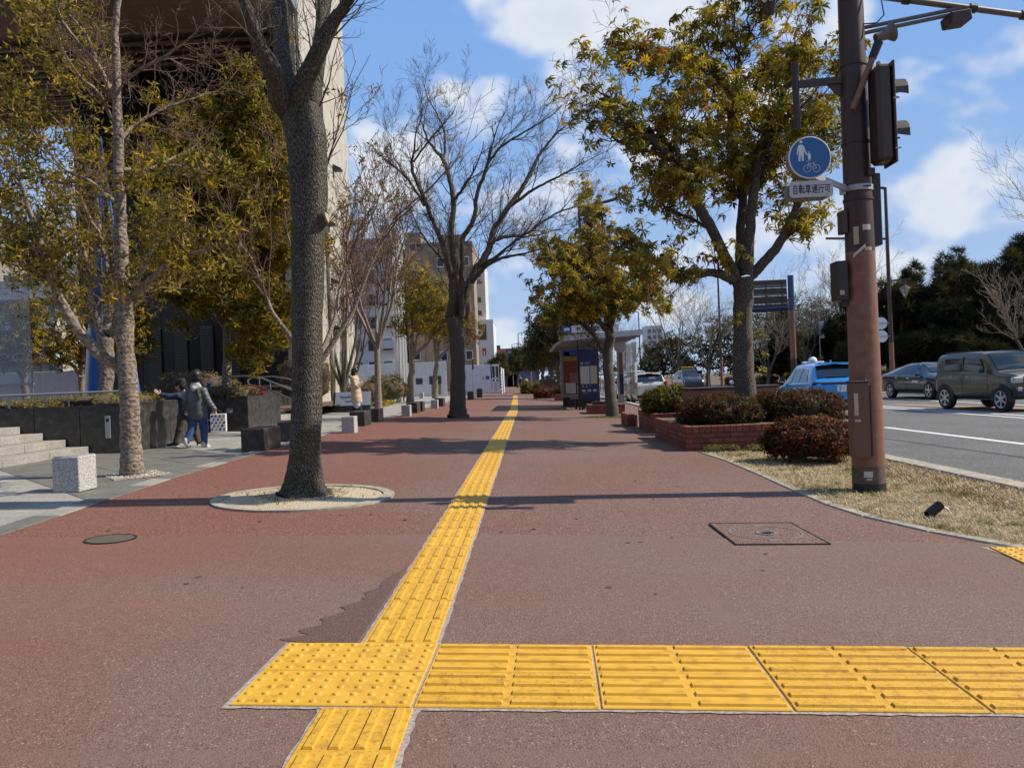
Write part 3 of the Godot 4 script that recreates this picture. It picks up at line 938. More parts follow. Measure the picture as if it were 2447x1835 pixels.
const LIMBS_PATCHY_TREE := [
	[-4.69,0.12,-9.04,0.127,-4.68,0.26,-9.02,0.119,-4.67,0.61,-9.0,0.111,-4.65,0.93,-8.98,0.109,-4.65,1.29,-8.95,0.106,-4.65,1.66,-8.93,0.101,-4.63,2.2,-8.91,0.089,-4.63,2.74,-8.89,0.074,-4.62,3.22,-8.87,0.064,-4.61,3.65,-8.85,0.057,-4.58,4.53,-8.83,0.05,-4.56,5.23,-8.8,0.04,-4.49,5.58,-8.78,0.033,-4.44,6.14,-8.76,0.021,-4.43,6.74,-8.74,0.012],
	[-4.72,1.37,-9.04,0.078,-4.84,1.49,-8.94,0.067,-4.97,1.63,-8.84,0.062,-5.2,2.03,-8.74,0.056,-5.3,2.41,-8.64,0.049,-5.33,2.74,-8.54,0.041,-5.37,3.06,-8.44,0.03,-5.41,3.41,-8.34,0.02,-5.42,3.7,-8.24,0.011],
	[-5.25,1.66,-9.34,0.045,-5.7,2.37,-9.5,0.036,-6.06,2.93,-9.66,0.031,-6.34,3.29,-9.82,0.024,-6.7,3.67,-9.98,0.016,-7.03,3.94,-10.14,0.011],
	[-4.65,2.24,-9.04,0.049,-4.39,2.29,-8.81,0.04,-4.08,2.44,-8.59,0.032,-3.71,2.54,-8.36,0.023,-3.3,2.6,-8.14,0.013],
	[-4.66,4.39,-9.04,0.032,-4.79,4.87,-8.89,0.026,-4.93,5.08,-8.74,0.021,-5.06,5.35,-8.59,0.016,-5.03,5.53,-8.44,0.011],
	[-4.66,4.53,-9.04,0.029,-5.01,5.03,-9.31,0.023,-5.3,5.56,-9.57,0.018,-5.67,5.98,-9.84,0.013],
	[-4.65,4.78,-9.04,0.027,-4.21,4.81,-8.77,0.021,-3.8,4.84,-8.51,0.016,-3.39,4.92,-8.24,0.009],
	[-4.69,3.75,-9.04,0.029,-4.49,3.82,-9.34,0.023,-4.33,4.03,-9.64,0.018,-4.19,4.24,-9.94,0.011],
	[-4.67,3.61,-9.04,0.029,-4.4,3.59,-8.89,0.024,-4.02,3.67,-8.74,0.019,-3.6,3.56,-8.59,0.012,-3.3,3.43,-8.44,0.007],
	[-4.67,4.09,-9.04,0.029,-4.57,4.29,-9.19,0.022,-4.33,4.52,-9.34,0.018,-4.03,4.69,-9.49,0.013,-3.72,4.84,-9.64,0.008],
	[-4.72,4.24,-9.04,0.024,-4.72,4.51,-8.71,0.019,-4.74,4.57,-8.37,0.014,-4.71,4.7,-8.04,0.009],
	[-4.77,3.36,-9.04,0.024,-5.11,3.65,-9.16,0.02,-5.51,3.86,-9.29,0.015,-5.88,4.27,-9.41,0.01,-6.21,4.53,-9.54,0.008],
]
const LIMBS_POLLARD_TREE := [
	[-8.01,0.58,-14.6,0.157,-8.0,0.98,-14.6,0.141,-7.98,1.62,-14.6,0.13,-7.98,2.09,-14.6,0.141,-7.98,2.29,-14.6,0.165],
	[-8.07,2.26,-14.6,0.086,-8.12,2.72,-14.48,0.062,-8.11,3.18,-14.36,0.046,-8.12,3.79,-14.24,0.034,-8.25,4.39,-14.12,0.023,-8.31,4.98,-14.0,0.015],
	[-7.97,2.29,-14.6,0.086,-7.93,2.9,-14.72,0.059,-8.02,3.56,-14.84,0.048,-8.18,4.24,-14.96,0.04,-8.3,5.0,-15.08,0.028,-8.38,5.78,-15.2,0.016],
	[-7.89,2.25,-14.6,0.079,-7.58,2.66,-14.47,0.055,-7.26,3.07,-14.35,0.042,-6.94,3.58,-14.22,0.031,-6.63,4.08,-14.1,0.019],
	[-8.02,2.29,-14.6,0.071,-8.47,2.69,-14.78,0.048,-8.84,3.08,-14.95,0.036,-9.31,3.49,-15.12,0.024,-9.74,3.7,-15.3,0.016],
	[-8.0,4.16,-14.6,0.035,-8.23,4.77,-14.45,0.027,-8.2,5.36,-14.3,0.023,-8.25,5.86,-14.15,0.015,-8.49,6.28,-14.0,0.011],
]
const LIMBS_WALL_TREE := [
	[-7.3,0.44,-18.6,0.13,-7.26,1.15,-18.6,0.115,-7.21,1.85,-18.6,0.105,-7.21,2.66,-18.6,0.09,-7.22,3.47,-18.6,0.075,-7.22,4.48,-18.6,0.06,-7.22,5.49,-18.6,0.045,-7.21,6.7,-18.6,0.03,-7.21,7.7,-18.6,0.015],
	[-7.23,1.96,-18.6,0.06,-6.72,2.42,-18.33,0.044,-6.21,2.78,-18.07,0.034,-5.67,2.93,-17.8,0.019],
	[-7.22,2.56,-18.6,0.05,-7.51,3.06,-18.37,0.04,-7.8,3.24,-18.13,0.029,-7.98,3.42,-17.9,0.014],
	[-7.21,3.27,-18.6,0.05,-6.81,3.9,-18.9,0.041,-6.43,4.34,-19.2,0.031,-6.1,4.58,-19.5,0.021],
	[-7.21,3.57,-18.6,0.045,-7.77,4.24,-18.87,0.036,-8.28,4.61,-19.13,0.026,-8.82,4.79,-19.4,0.016],
	[-7.22,4.48,-18.6,0.045,-6.6,5.0,-18.3,0.034,-6.08,5.3,-18.0,0.024,-5.59,5.41,-17.7,0.014],
	[-7.22,4.88,-18.6,0.04,-7.52,5.46,-18.4,0.03,-7.82,5.72,-18.2,0.02,-8.02,6.07,-18.0,0.015],
	[-7.21,5.69,-18.6,0.04,-6.83,6.33,-18.8,0.03,-6.57,6.88,-19.0,0.02,-6.31,7.35,-19.2,0.01],
	[-7.21,6.09,-18.6,0.035,-7.67,6.8,-18.9,0.025,-8.09,7.43,-19.2,0.016],
	[-7.21,6.7,-18.6,0.025,-6.82,7.3,-18.35,0.02,-6.51,7.79,-18.1,0.01],
]
const LIMBS_ZELKOVA := [
	[-2.09,-0.0,-22.85,0.332,-2.08,0.22,-22.85,0.271,-2.07,0.53,-22.85,0.24,-2.04,1.51,-22.85,0.221,-2.05,2.5,-22.85,0.215,-2.09,2.81,-22.85,0.234,-2.09,3.06,-22.85,0.258],
	[-2.24,3.04,-22.85,0.16,-2.11,3.47,-22.7,0.128,-2.07,4.04,-22.55,0.121,-2.15,4.46,-22.4,0.109,-2.21,4.81,-22.25,0.096,-2.52,5.78,-22.1,0.083,-2.78,6.53,-21.95,0.071,-2.97,6.99,-21.8,0.059,-2.99,7.34,-21.65,0.052],
	[-2.96,7.3,-21.65,0.035,-2.52,7.77,-21.52,0.035,-2.03,8.23,-21.38,0.023,-1.71,8.55,-21.25,0.011],
	[-2.73,6.16,-22.05,0.053,-2.97,6.59,-21.8,0.047,-3.13,6.86,-21.55,0.046],
	[-3.13,6.84,-21.55,0.017,-3.29,7.09,-21.42,0.017,-3.44,7.4,-21.28,0.014,-3.55,7.85,-21.15,0.011],
	[-2.03,3.05,-23.05,0.124,-1.99,3.82,-23.17,0.112,-2.01,4.43,-23.29,0.113,-2.09,5.06,-23.41,0.126,-2.12,5.85,-23.53,0.114,-2.04,6.7,-23.65,0.095,-2.15,7.44,-23.77,0.083,-2.35,8.02,-23.89,0.071,-2.73,8.54,-24.01,0.052,-2.9,8.96,-24.13,0.039,-3.01,9.36,-24.25,0.026],
	[-2.36,8.07,-24.05,0.052,-2.28,8.4,-24.17,0.046,-2.31,9.04,-24.29,0.039,-2.56,9.68,-24.41,0.026,-2.81,10.17,-24.53,0.02,-2.89,10.62,-24.65,0.013],
	[-1.86,3.01,-22.75,0.122,-1.81,4.04,-22.64,0.104,-1.76,4.48,-22.52,0.097,-1.72,5.21,-22.41,0.09,-1.37,5.77,-22.29,0.078,-1.21,6.51,-22.18,0.072,-0.95,7.09,-22.06,0.059,-0.76,7.7,-21.95,0.047],
	[-0.87,7.35,-22.15,0.048,-0.45,7.73,-21.95,0.041,-0.02,7.91,-21.75,0.035,0.48,8.12,-21.55,0.023,0.93,8.3,-21.35,0.017],
	[-0.74,7.71,-22.05,0.03,-0.38,8.08,-22.25,0.024,-0.06,8.37,-22.45,0.018,0.2,8.66,-22.65,0.012],
	[-1.81,3.03,-22.95,0.173,-1.68,3.79,-23.08,0.155,-1.42,4.4,-23.21,0.144,-1.04,5.0,-23.34,0.126,-0.84,5.65,-23.47,0.114,-0.4,6.33,-23.6,0.102,0.09,7.0,-23.73,0.089,0.48,7.68,-23.86,0.071,0.71,8.13,-23.99,0.052,1.24,8.73,-24.12,0.032,1.69,9.09,-24.25,0.02],
	[-0.4,6.34,-23.65,0.07,0.41,6.81,-23.38,0.05,1.14,7.08,-23.12,0.037,1.94,7.42,-22.85,0.018],
	[-1.53,4.02,-22.85,0.086,-1.02,4.51,-22.65,0.067,-0.34,4.7,-22.45,0.048,0.16,4.74,-22.25,0.03,0.61,4.83,-22.05,0.018],
	[-0.96,5.25,-23.35,0.082,-0.56,5.46,-23.53,0.07,0.07,5.54,-23.71,0.057,0.71,5.97,-23.89,0.045,1.36,6.31,-24.07,0.032,1.88,6.45,-24.25,0.02],
	[-2.02,6.56,-23.35,0.057,-1.72,6.88,-23.2,0.056,-1.48,7.15,-23.05,0.056],
	[-1.35,4.44,-22.85,0.061,-0.71,4.75,-22.5,0.048,-0.09,5.12,-22.15,0.036,0.5,5.15,-21.8,0.023,1.08,5.23,-21.45,0.012],
	[-2.15,4.43,-22.55,0.055,-2.48,4.85,-22.05,0.042,-2.75,5.24,-21.55,0.029,-2.9,5.61,-21.05,0.017],
]
const LIMBS_ROADSIDE_TREE := [
	[3.68,0.37,-13.3,0.2,3.68,0.62,-13.3,0.193,3.67,1.19,-13.3,0.179,3.69,1.83,-13.3,0.165,3.73,2.4,-13.3,0.165,3.73,2.69,-13.3,0.186],
	[3.58,2.64,-13.3,0.093,3.46,2.67,-13.17,0.085,3.15,2.75,-13.03,0.07,2.67,2.69,-12.9,0.056,2.3,2.81,-12.77,0.048,1.95,3.1,-12.63,0.034,1.79,3.08,-12.5,0.024],
	[3.63,2.68,-13.3,0.115,3.51,2.82,-13.19,0.099,3.23,3.38,-13.08,0.092,2.97,3.8,-12.97,0.08,2.79,4.06,-12.86,0.073,2.65,4.39,-12.74,0.069,2.39,4.65,-12.63,0.061,2.05,4.9,-12.52,0.051,1.67,4.79,-12.41,0.03,1.5,4.86,-12.3,0.017],
	[2.02,4.83,-12.3,0.033,1.84,4.97,-12.23,0.03,1.74,5.24,-12.15,0.026,1.46,5.38,-12.08,0.019,1.27,5.47,-12.0,0.01],
	[2.52,4.46,-12.4,0.03,2.58,4.9,-12.6,0.027,2.94,5.11,-12.8,0.024,3.22,5.26,-13.0,0.014],
	[3.73,2.74,-13.4,0.101,3.78,3.44,-13.51,0.08,3.87,4.2,-13.62,0.073,3.8,4.8,-13.74,0.067,3.73,5.27,-13.85,0.06,3.82,5.68,-13.96,0.053,3.82,6.12,-14.08,0.045,3.55,6.59,-14.19,0.038,3.52,6.89,-14.3,0.027],
	[3.8,6.1,-14.0,0.034,4.0,6.32,-14.15,0.034,4.38,6.46,-14.3,0.031,4.65,6.41,-14.45,0.023,4.98,6.68,-14.6,0.016],
	[3.93,6.16,-14.1,0.03,4.01,6.68,-13.97,0.026,3.83,6.96,-13.83,0.019,3.86,7.14,-13.7,0.015],
	[4.05,6.73,-14.0,0.023,4.18,7.08,-13.87,0.019,4.1,7.27,-13.73,0.015,4.23,7.38,-13.6,0.011],
	[3.79,5.7,-13.9,0.034,3.37,5.93,-13.75,0.037,3.21,6.27,-13.6,0.033,2.92,6.42,-13.45,0.029,2.54,6.4,-13.3,0.025,2.31,6.42,-13.15,0.018,2.03,6.59,-13.0,0.01],
	[3.29,5.81,-13.5,0.022,2.82,5.6,-13.05,0.021,2.49,5.29,-12.6,0.014],
	[3.76,2.71,-13.2,0.107,3.81,3.36,-13.1,0.085,3.88,4.04,-13.0,0.077,3.94,4.6,-12.9,0.069,4.11,5.03,-12.8,0.059,4.23,5.27,-12.7,0.048,4.32,5.6,-12.6,0.041,4.34,5.78,-12.5,0.03,4.43,6.04,-12.4,0.017],
	[4.2,5.2,-12.8,0.028,4.41,5.2,-12.63,0.02,4.62,5.33,-12.47,0.017,4.77,5.53,-12.3,0.01],
	[3.87,2.72,-13.3,0.107,4.02,2.87,-13.2,0.092,4.27,3.16,-13.1,0.078,4.47,3.52,-13.0,0.07,4.61,3.87,-12.9,0.059,4.63,3.93,-12.8,0.048],
	[4.03,4.79,-13.0,0.028,4.4,4.89,-13.27,0.025,4.78,5.06,-13.53,0.018,5.24,5.19,-13.8,0.011],
	[3.18,3.49,-13.1,0.032,2.9,3.74,-13.4,0.025,2.61,3.96,-13.7,0.018,2.37,4.27,-14.0,0.011],
]
const LIMBS_SHELTER_TREE := [
	[2.4,-0.14,-22.2,0.203,2.38,0.07,-22.2,0.173,2.32,0.79,-22.2,0.149,2.31,1.57,-22.2,0.143,2.37,2.04,-22.2,0.143,2.41,2.28,-22.2,0.131],
	[2.23,1.63,-22.2,0.066,1.97,2.21,-22.0,0.059,1.59,2.59,-21.8,0.047,1.19,2.72,-21.6,0.029,0.86,2.64,-21.4,0.017],
	[2.35,2.22,-22.2,0.09,2.3,2.39,-22.08,0.083,2.17,2.56,-21.97,0.071,1.99,2.84,-21.85,0.059,1.86,3.12,-21.73,0.041,1.59,3.44,-21.62,0.023,1.13,3.56,-21.5,0.017],
	[2.43,2.28,-22.2,0.084,2.46,2.57,-22.34,0.072,2.57,3.0,-22.48,0.067,2.87,3.52,-22.62,0.055,2.92,3.84,-22.76,0.037,3.31,4.13,-22.9,0.018],
	[2.41,2.34,-22.3,0.072,2.35,2.74,-22.38,0.066,2.41,3.4,-22.47,0.054,2.3,4.23,-22.55,0.042,2.19,4.74,-22.63,0.03,1.99,5.38,-22.72,0.024,1.92,5.89,-22.8,0.012],
	[2.29,4.11,-22.5,0.036,1.79,4.45,-22.2,0.03,1.3,4.48,-21.9,0.024,0.94,4.39,-21.6,0.012],
	[2.4,3.25,-22.4,0.042,2.04,3.66,-22.67,0.037,1.47,4.09,-22.93,0.025,1.11,4.26,-23.2,0.012],
	[2.66,3.18,-22.4,0.042,3.02,3.3,-21.95,0.03,3.3,3.12,-21.5,0.017],
]

# ---------------------------------------------------------------- trees
func rdir(r: RandomNumberGenerator) -> Vector3:
	var z := r.randf_range(-1, 1)
	var a := r.randf() * TAU
	var s := sqrt(1 - z * z)
	return Vector3(s * cos(a), z, s * sin(a))

func limb_curve(a: Array, sub: int, jit: float, r: RandomNumberGenerator) -> Array:   # Catmull-Rom through x, y, z, radius
	var p := PackedVector3Array()
	var q := PackedFloat32Array()
	var n := a.size() / 4
	for k in n:
		p.append(Vector3(a[k * 4], a[k * 4 + 1], a[k * 4 + 2]))
		q.append(a[k * 4 + 3])
	var op := PackedVector3Array()
	var oq := PackedFloat32Array()
	for k in n - 1:
		var p0 := p[maxi(k - 1, 0)]
		var p3 := p[mini(k + 2, n - 1)]
		for s in sub:
			var t := float(s) / sub
			var c := p[k].cubic_interpolate(p[k + 1], p0, p3, t)
			if s > 0: c += rdir(r) * jit * minf(1.0, q[k] * 12.0 + 0.3)
			op.append(c)
			oq.append(lerpf(q[k], q[k + 1], t))
	op.append(p[n - 1])
	oq.append(q[n - 1])
	return [op, oq]

func twig(b: MB, tips: Array, at: Vector3, dir: Vector3, length: float, rad: float, depth: int, P: Dictionary, r: RandomNumberGenerator) -> void:
	var n: int = P.segs
	var pts := PackedVector3Array([at])
	var rs := PackedFloat32Array([rad])
	var d := dir.normalized()
	var pos := at
	for k in n:
		d = (d + rdir(r) * P.curl + Vector3(0, P.up, 0)).normalized()
		pos += d * length / n
		pts.append(pos)
		rs.append(maxf(rad * (1.0 - 0.75 * (k + 1) / n), P.thin))
		if depth > 0 and k >= P.get("from", 0):
			var kids: int = P.kids
			for j in kids:
				if r.randf() > P.chance: continue
				var side := d.cross(rdir(r)).normalized()
				var cd := (d * cos(P.angle) + side * sin(P.angle)).normalized()
				twig(b, tips, pos - d * length / n * r.randf() * 0.6, cd, length * P.ratio * r.randf_range(0.65, 1.15), rs[k + 1] * 0.75, depth - 1, P, r)
	b.tube(pts, rs, 4 if rad > 0.012 else 3, false)
	if depth <= P.get("tipdepth", 0):
		tips.append([pos, d])
		if P.get("along", false):
			for k in range(1, n): tips.append([pts[k], (pts[k + 1] - pts[k]).normalized()])

func leaf(b: MB, t: Transform3D, length: float, width: float, droop: float, fold := 0.25) -> void:
	# along local -z, folded along its midrib and bending down
	var h := width * 0.5
	var a := t * Vector3.ZERO
	var m := t * Vector3(0, -droop * length * 0.25, -length * 0.5)
	var e := t * Vector3(0, -droop * length, -length)
	var l := t * Vector3(-h, h * fold * 2.0 - droop * length * 0.25, -length * 0.52)
	var q := t * Vector3(h, h * fold * 2.0 - droop * length * 0.25, -length * 0.52)
	b.tri(a, q, m); b.tri(q, e, m); b.tri(a, m, l); b.tri(m, e, l)

func rosette(n: int, length: float, width: float, pitch: float, droop: float, seed_: int) -> ArrayMesh:   # a whorl of leaves round local +y
	var r := RandomNumberGenerator.new()
	r.seed = seed_
	var b := MB.new()
	for k in n:
		var t := Transform3D(Basis(Vector3.UP, TAU * k / n + r.randf_range(-0.3, 0.3)) * Basis(Vector3.RIGHT, pitch + r.randf_range(-0.35, 0.35)) * Basis(Vector3.BACK, r.randf_range(-0.4, 0.4)), Vector3(0, r.randf_range(-0.02, 0.02), 0))
		leaf(b, t, length * r.randf_range(0.7, 1.1), width * r.randf_range(0.8, 1.15), droop * r.randf_range(0.5, 1.4))
	return b.mesh()

func sprig(n: int, length: float, width: float, spread: float, droop: float, seed_: int) -> ArrayMesh:   # leaves along a short stalk that runs to local +y
	var r := RandomNumberGenerator.new()
	r.seed = seed_
	var b := MB.new()
	for k in n:
		var t := Transform3D(Basis(Vector3.UP, k * 2.4 + r.randf() * 0.6) * Basis(Vector3.RIGHT, r.randf_range(-0.2, 0.9)) * Basis(Vector3.BACK, r.randf_range(-0.6, 0.6)), Vector3(0, spread * (float(k) / n - 0.5), 0) + rdir(r) * spread * 0.35)
		leaf(b, t, length * r.randf_range(0.65, 1.15), width * r.randf_range(0.8, 1.2), droop * r.randf_range(0.3, 1.5))
	return b.mesh()

func tuft(n: int, length: float, width: float, seed_: int) -> ArrayMesh:   # pine needles
	var r := RandomNumberGenerator.new()
	r.seed = seed_
	var b := MB.new()
	for k in n:
		var d := (rdir(r) + Vector3(0, 0.75, 0)).normalized()
		var s := d.cross(rdir(r)).normalized() * width * 0.5
		var o := rdir(r) * length * 0.25
		b.tri(o - s, o + s, o + d * length * r.randf_range(0.7, 1.1))
	return b.mesh()

func along(d: Vector3, r: RandomNumberGenerator, s := 1.0) -> Basis:   # +y along d, any turn about it
	var f := Quaternion(Vector3.UP, d.normalized()) if d.normalized().dot(Vector3.UP) > -0.999 else Quaternion(Vector3.RIGHT, PI)
	return Basis(f) * Basis(Vector3.UP, r.randf() * TAU) * Basis.from_scale(Vector3.ONE * s)

func pick(pal: Array, r: RandomNumberGenerator) -> Color:
	var total := 0.0
	for p in pal: total += p[1]
	var t := r.randf() * total
	for p in pal:
		t -= p[1]
		if t <= 0.0:
			var f := r.randf_range(0.8, 1.2)
			var c: Color = p[0]
			return Color(c.r * f, c.g * f, c.b * f)
	return pal[0][0]

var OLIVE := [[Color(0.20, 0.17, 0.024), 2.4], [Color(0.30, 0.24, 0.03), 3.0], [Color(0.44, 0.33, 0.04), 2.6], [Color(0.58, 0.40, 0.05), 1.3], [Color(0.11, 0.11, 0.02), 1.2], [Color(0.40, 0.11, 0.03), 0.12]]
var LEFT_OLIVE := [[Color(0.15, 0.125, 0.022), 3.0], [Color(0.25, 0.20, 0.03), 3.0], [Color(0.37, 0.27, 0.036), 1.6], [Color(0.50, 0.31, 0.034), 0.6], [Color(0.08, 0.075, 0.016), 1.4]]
var DARK_GREEN := [[Color(0.03, 0.035, 0.012), 3.0], [Color(0.05, 0.052, 0.014), 2.0], [Color(0.10, 0.085, 0.02), 0.7]]
var PINE := [[Color(0.028, 0.032, 0.018), 3.0], [Color(0.046, 0.046, 0.025), 2.0], [Color(0.085, 0.075, 0.036), 0.9]]
var HEDGE_RED := [[Color(0.045, 0.024, 0.012), 3.0], [Color(0.085, 0.038, 0.018), 2.0], [Color(0.15, 0.05, 0.024), 1.0], [Color(0.05, 0.05, 0.014), 1.2], [Color(0.20, 0.15, 0.04), 0.3]]
var HEDGE_GREEN := [[Color(0.05, 0.055, 0.012), 2.0], [Color(0.12, 0.11, 0.02), 2.0], [Color(0.24, 0.20, 0.03), 1.6]]
var DRY := [[Color(0.30, 0.19, 0.07), 2.0], [Color(0.22, 0.14, 0.05), 2.0], [Color(0.20, 0.17, 0.04), 1.0]]

func limbed_tree(called: String, label: String, limbs: Array, bark: Material, twig_mat: Material, P: Dictionary, seed_: int, wob := 0.08) -> Array:
	var r := RandomNumberGenerator.new()
	r.seed = seed_
	var first: Array = limbs[0]
	var t := thing(called, label, "tree", Vector3.ZERO, 0.0)
	var trunk := MB.new()
	var tw := MB.new()
	var tips := []
	for k in limbs.size():
		var c := limb_curve(limbs[k], 4 if k == 0 else 5, P.get("jit", 0.012), r)
		var pts: PackedVector3Array = c[0]
		var rs: PackedFloat32Array = c[1]
		if k == 0 and P.has("flare"):
			for j in pts.size():
				rs[j] *= 1.0 + P.flare * exp(-(pts[j].y - pts[0].y) / P.get("decay", 0.1))
		if k > 0 and P.has("slim"):
			for j in pts.size(): rs[j] *= P.slim
		var seg := 18 if k == 0 else (12 if rs[0] > 0.05 else 7)
		trunk.tube(pts, rs, seg, true, wob, k)
		if k == 0 and not P.get("trunk_twigs", false): continue
		var d := 0.0
		for j in range(1, pts.size()):
			d += pts[j].distance_to(pts[j - 1])
			if rs[j] > P.start: continue
			var ext: float = float(j) / pts.size()
			while d > P.every:
				d -= P.every
				var ld := (pts[j] - pts[j - 1]).normalized()
				var side := ld.cross(rdir(r)).normalized()
				var dir := (ld * cos(P.angle) + side * sin(P.angle) + Vector3(0, P.lift, 0)).normalized()
				twig(tw, tips, pts[j] + (pts[j - 1] - pts[j]) * r.randf(), dir, P.length * r.randf_range(0.6, 1.2) * (1.0 - 0.3 * ext), minf(rs[j] * 0.6, P.rad), P.depth, P, r)
		twig(tw, tips, pts[pts.size() - 1], (pts[pts.size() - 1] - pts[pts.size() - 2]), P.length * 0.8, rs[rs.size() - 1] * 0.9, P.depth, P, r)
	part("trunk", trunk, bark, t)
	part("twigs", tw, twig_mat, t)
	return [t, tips, r]

func leaf_up(t: Node3D, tips: Array, kinds: Array, pal: Array, size: float, r: RandomNumberGenerator, hang := 0.0, keep := 1.0, where = null) -> void:
	var sets := []
	for k in kinds.size(): sets.append([[], []])
	for tip in tips:
		if r.randf() > keep: continue
		if where != null and not where.call(tip[0]): continue
		var k := r.randi() % kinds.size()
		var d: Vector3 = (tip[1] + Vector3(0, -hang, 0) + rdir(r) * 0.35).normalized()
		sets[k][0].append(Transform3D(along(d, r, size * r.randf_range(0.75, 1.25)), tip[0]))
		sets[k][1].append(pick(pal, r))
	for k in kinds.size():
		if sets[k][0].size(): copies("leaves", kinds[k], M.leaf, sets[k][0], sets[k][1], t)

# a tree whose crown is given as lobes [centre, radii], used for the ones farther off
func lobed_tree(called: String, label: String, at: Vector3, trunk_r: float, lobes: Array, kinds: Array, pal: Array, count: int, size: float, bark: Material, twigs: Material, seed_: int, group := "", hollow := 0.45, leafmat := "leaf") -> Node3D:
	var r := RandomNumberGenerator.new()
	r.seed = seed_
	var t := thing(called, label, "tree", at, 0.0, group)
	var tb := MB.new()
	var tw := MB.new()
	var top := Vector3.ZERO
	for l in lobes: top += l[0] / lobes.size()
	var fork := Vector3(top.x * 0.25, top.y * 0.5, top.z * 0.25)
	var pts := PackedVector3Array()
	var rs := PackedFloat32Array()
	for k in 7:
		var f := k / 6.0
		pts.append(Vector3.ZERO.lerp(fork, f) + Vector3(r.randf_range(-1, 1), 0, r.randf_range(-1, 1)) * trunk_r * 0.5 * f - Vector3(0, 0.1 if k == 0 else 0.0, 0))
		rs.append(trunk_r * (1.25 if k == 0 else 1.0 - 0.3 * f))
	tb.tube(pts, rs, 10, true, 0.06, seed_)
	var total := 0.0
	for l in lobes: total += l[1].x * l[1].y * l[1].z
	var sets := []
	for k in kinds.size(): sets.append([[], []])
	var skel := []
	for l in lobes:
		var c: Vector3 = l[0]
		var R: Vector3 = l[1]
		var mid := fork.lerp(c, 0.5) + rdir(r) * R.x * 0.12 + Vector3(0, -R.y * 0.1, 0)
		tb.tube(PackedVector3Array([fork - Vector3(0, 0.12, 0), mid, c]), PackedFloat32Array([trunk_r * 0.55, trunk_r * 0.36, trunk_r * 0.16]), 7, true, 0.05, seed_)
		for k in 16:
			var d := rdir(r)
			d.y = absf(d.y) * 0.8 - 0.15
			var e := c + d * R * 0.92
			var s := mid.lerp(c, r.randf())
			tw.tube(PackedVector3Array([s, s.lerp(e, 0.5) + rdir(r) * R.x * 0.12, e]), PackedFloat32Array([trunk_r * 0.16, trunk_r * 0.1, trunk_r * 0.03]), 4, false)
		var n := int(count * R.x * R.y * R.z / total)
		for k in n:
			var d := rdir(r)
			var rad := lerpf(hollow, 1.0, pow(r.randf(), 0.6)) * (1.0 + 0.16 * sin(d.x * 6.0 + seed_) * sin(d.y * 5.0 + 2.0 * d.z * 4.0))
			if d.y < -0.3 and r.randf() < 0.5: continue
			var p := c + d * R * rad
			var kk := r.randi() % kinds.size()
			sets[kk][0].append(Transform3D(along((d + Vector3(0, 0.35, 0)).normalized(), r, size * r.randf_range(0.7, 1.3)), p))
			sets[kk][1].append(pick(pal, r))
	part("trunk", tb, bark, t)
	part("twigs", tw, twigs, t)
	for k in kinds.size(): copies("leaves", kinds[k], M[leafmat], sets[k][0], sets[k][1], t)
	return t

func bare_tree(called: String, label: String, at: Vector3, height: float, trunk_r: float, spread: float, bark: Material, twigs: Material, seed_: int, group := "", fork_at := 0.3, stems := 4, depth := 3, dense := 1.0, leaves := []) -> Node3D:
	var r := RandomNumberGenerator.new()
	r.seed = seed_
	var t := thing(called, label, "tree", at, 0.0, group)
	var tb := MB.new()
	var tw := MB.new()
	var fork := Vector3(r.randf_range(-0.1, 0.1), height * fork_at, r.randf_range(-0.1, 0.1))
	tb.tube(PackedVector3Array([Vector3(0, -0.1, 0), fork * 0.3, fork * 0.7, fork]), PackedFloat32Array([trunk_r * 1.3, trunk_r, trunk_r * 0.92, trunk_r * 0.9]), 9, true, 0.06, seed_)
	var tips := []
	var P := {"segs": 4, "curl": 0.22, "up": 0.10, "kids": 1, "chance": 0.85 * dense, "angle": 0.62, "ratio": 0.55, "thin": 0.003 + height * 0.0004}
	for k in stems:
		var a := TAU * k / stems + r.randf_range(-0.4, 0.4)
		var out := spread * r.randf_range(0.5, 1.0)
		var e := fork + Vector3(cos(a) * out, height * (1.0 - fork_at) * r.randf_range(0.6, 0.85), sin(a) * out)
		var m1 := fork.lerp(e, 0.35) + Vector3(cos(a), 0.2, sin(a)) * out * 0.12
		var m2 := fork.lerp(e, 0.7) + rdir(r) * out * 0.08
		var pts := PackedVector3Array([fork - Vector3(0, trunk_r, 0), m1, m2, e])
		tb.tube(pts, PackedFloat32Array([trunk_r * 0.6, trunk_r * 0.42, trunk_r * 0.26, trunk_r * 0.1]), 7, true, 0.05, seed_ + k)
		for j in int(7 * dense) + 2:
			var f := r.randf_range(0.25, 1.0)
			var s := m1.lerp(m2, clampf((f - 0.35) / 0.35, 0, 1)) if f < 0.7 else m2.lerp(e, (f - 0.7) / 0.3)
			var d := ((e - fork).normalized() + rdir(r) * 0.75 + Vector3(0, 0.25, 0)).normalized()
			twig(tw, tips, s, d, height * r.randf_range(0.22, 0.4), trunk_r * 0.16, depth, P, r)
	part("trunk", tb, bark, t)
	part("twigs", tw, twigs, t)
	if leaves.size(): leaf_up(t, tips, M.spr, leaves[0], leaves[1], r, 0.6, leaves[2])
	return t

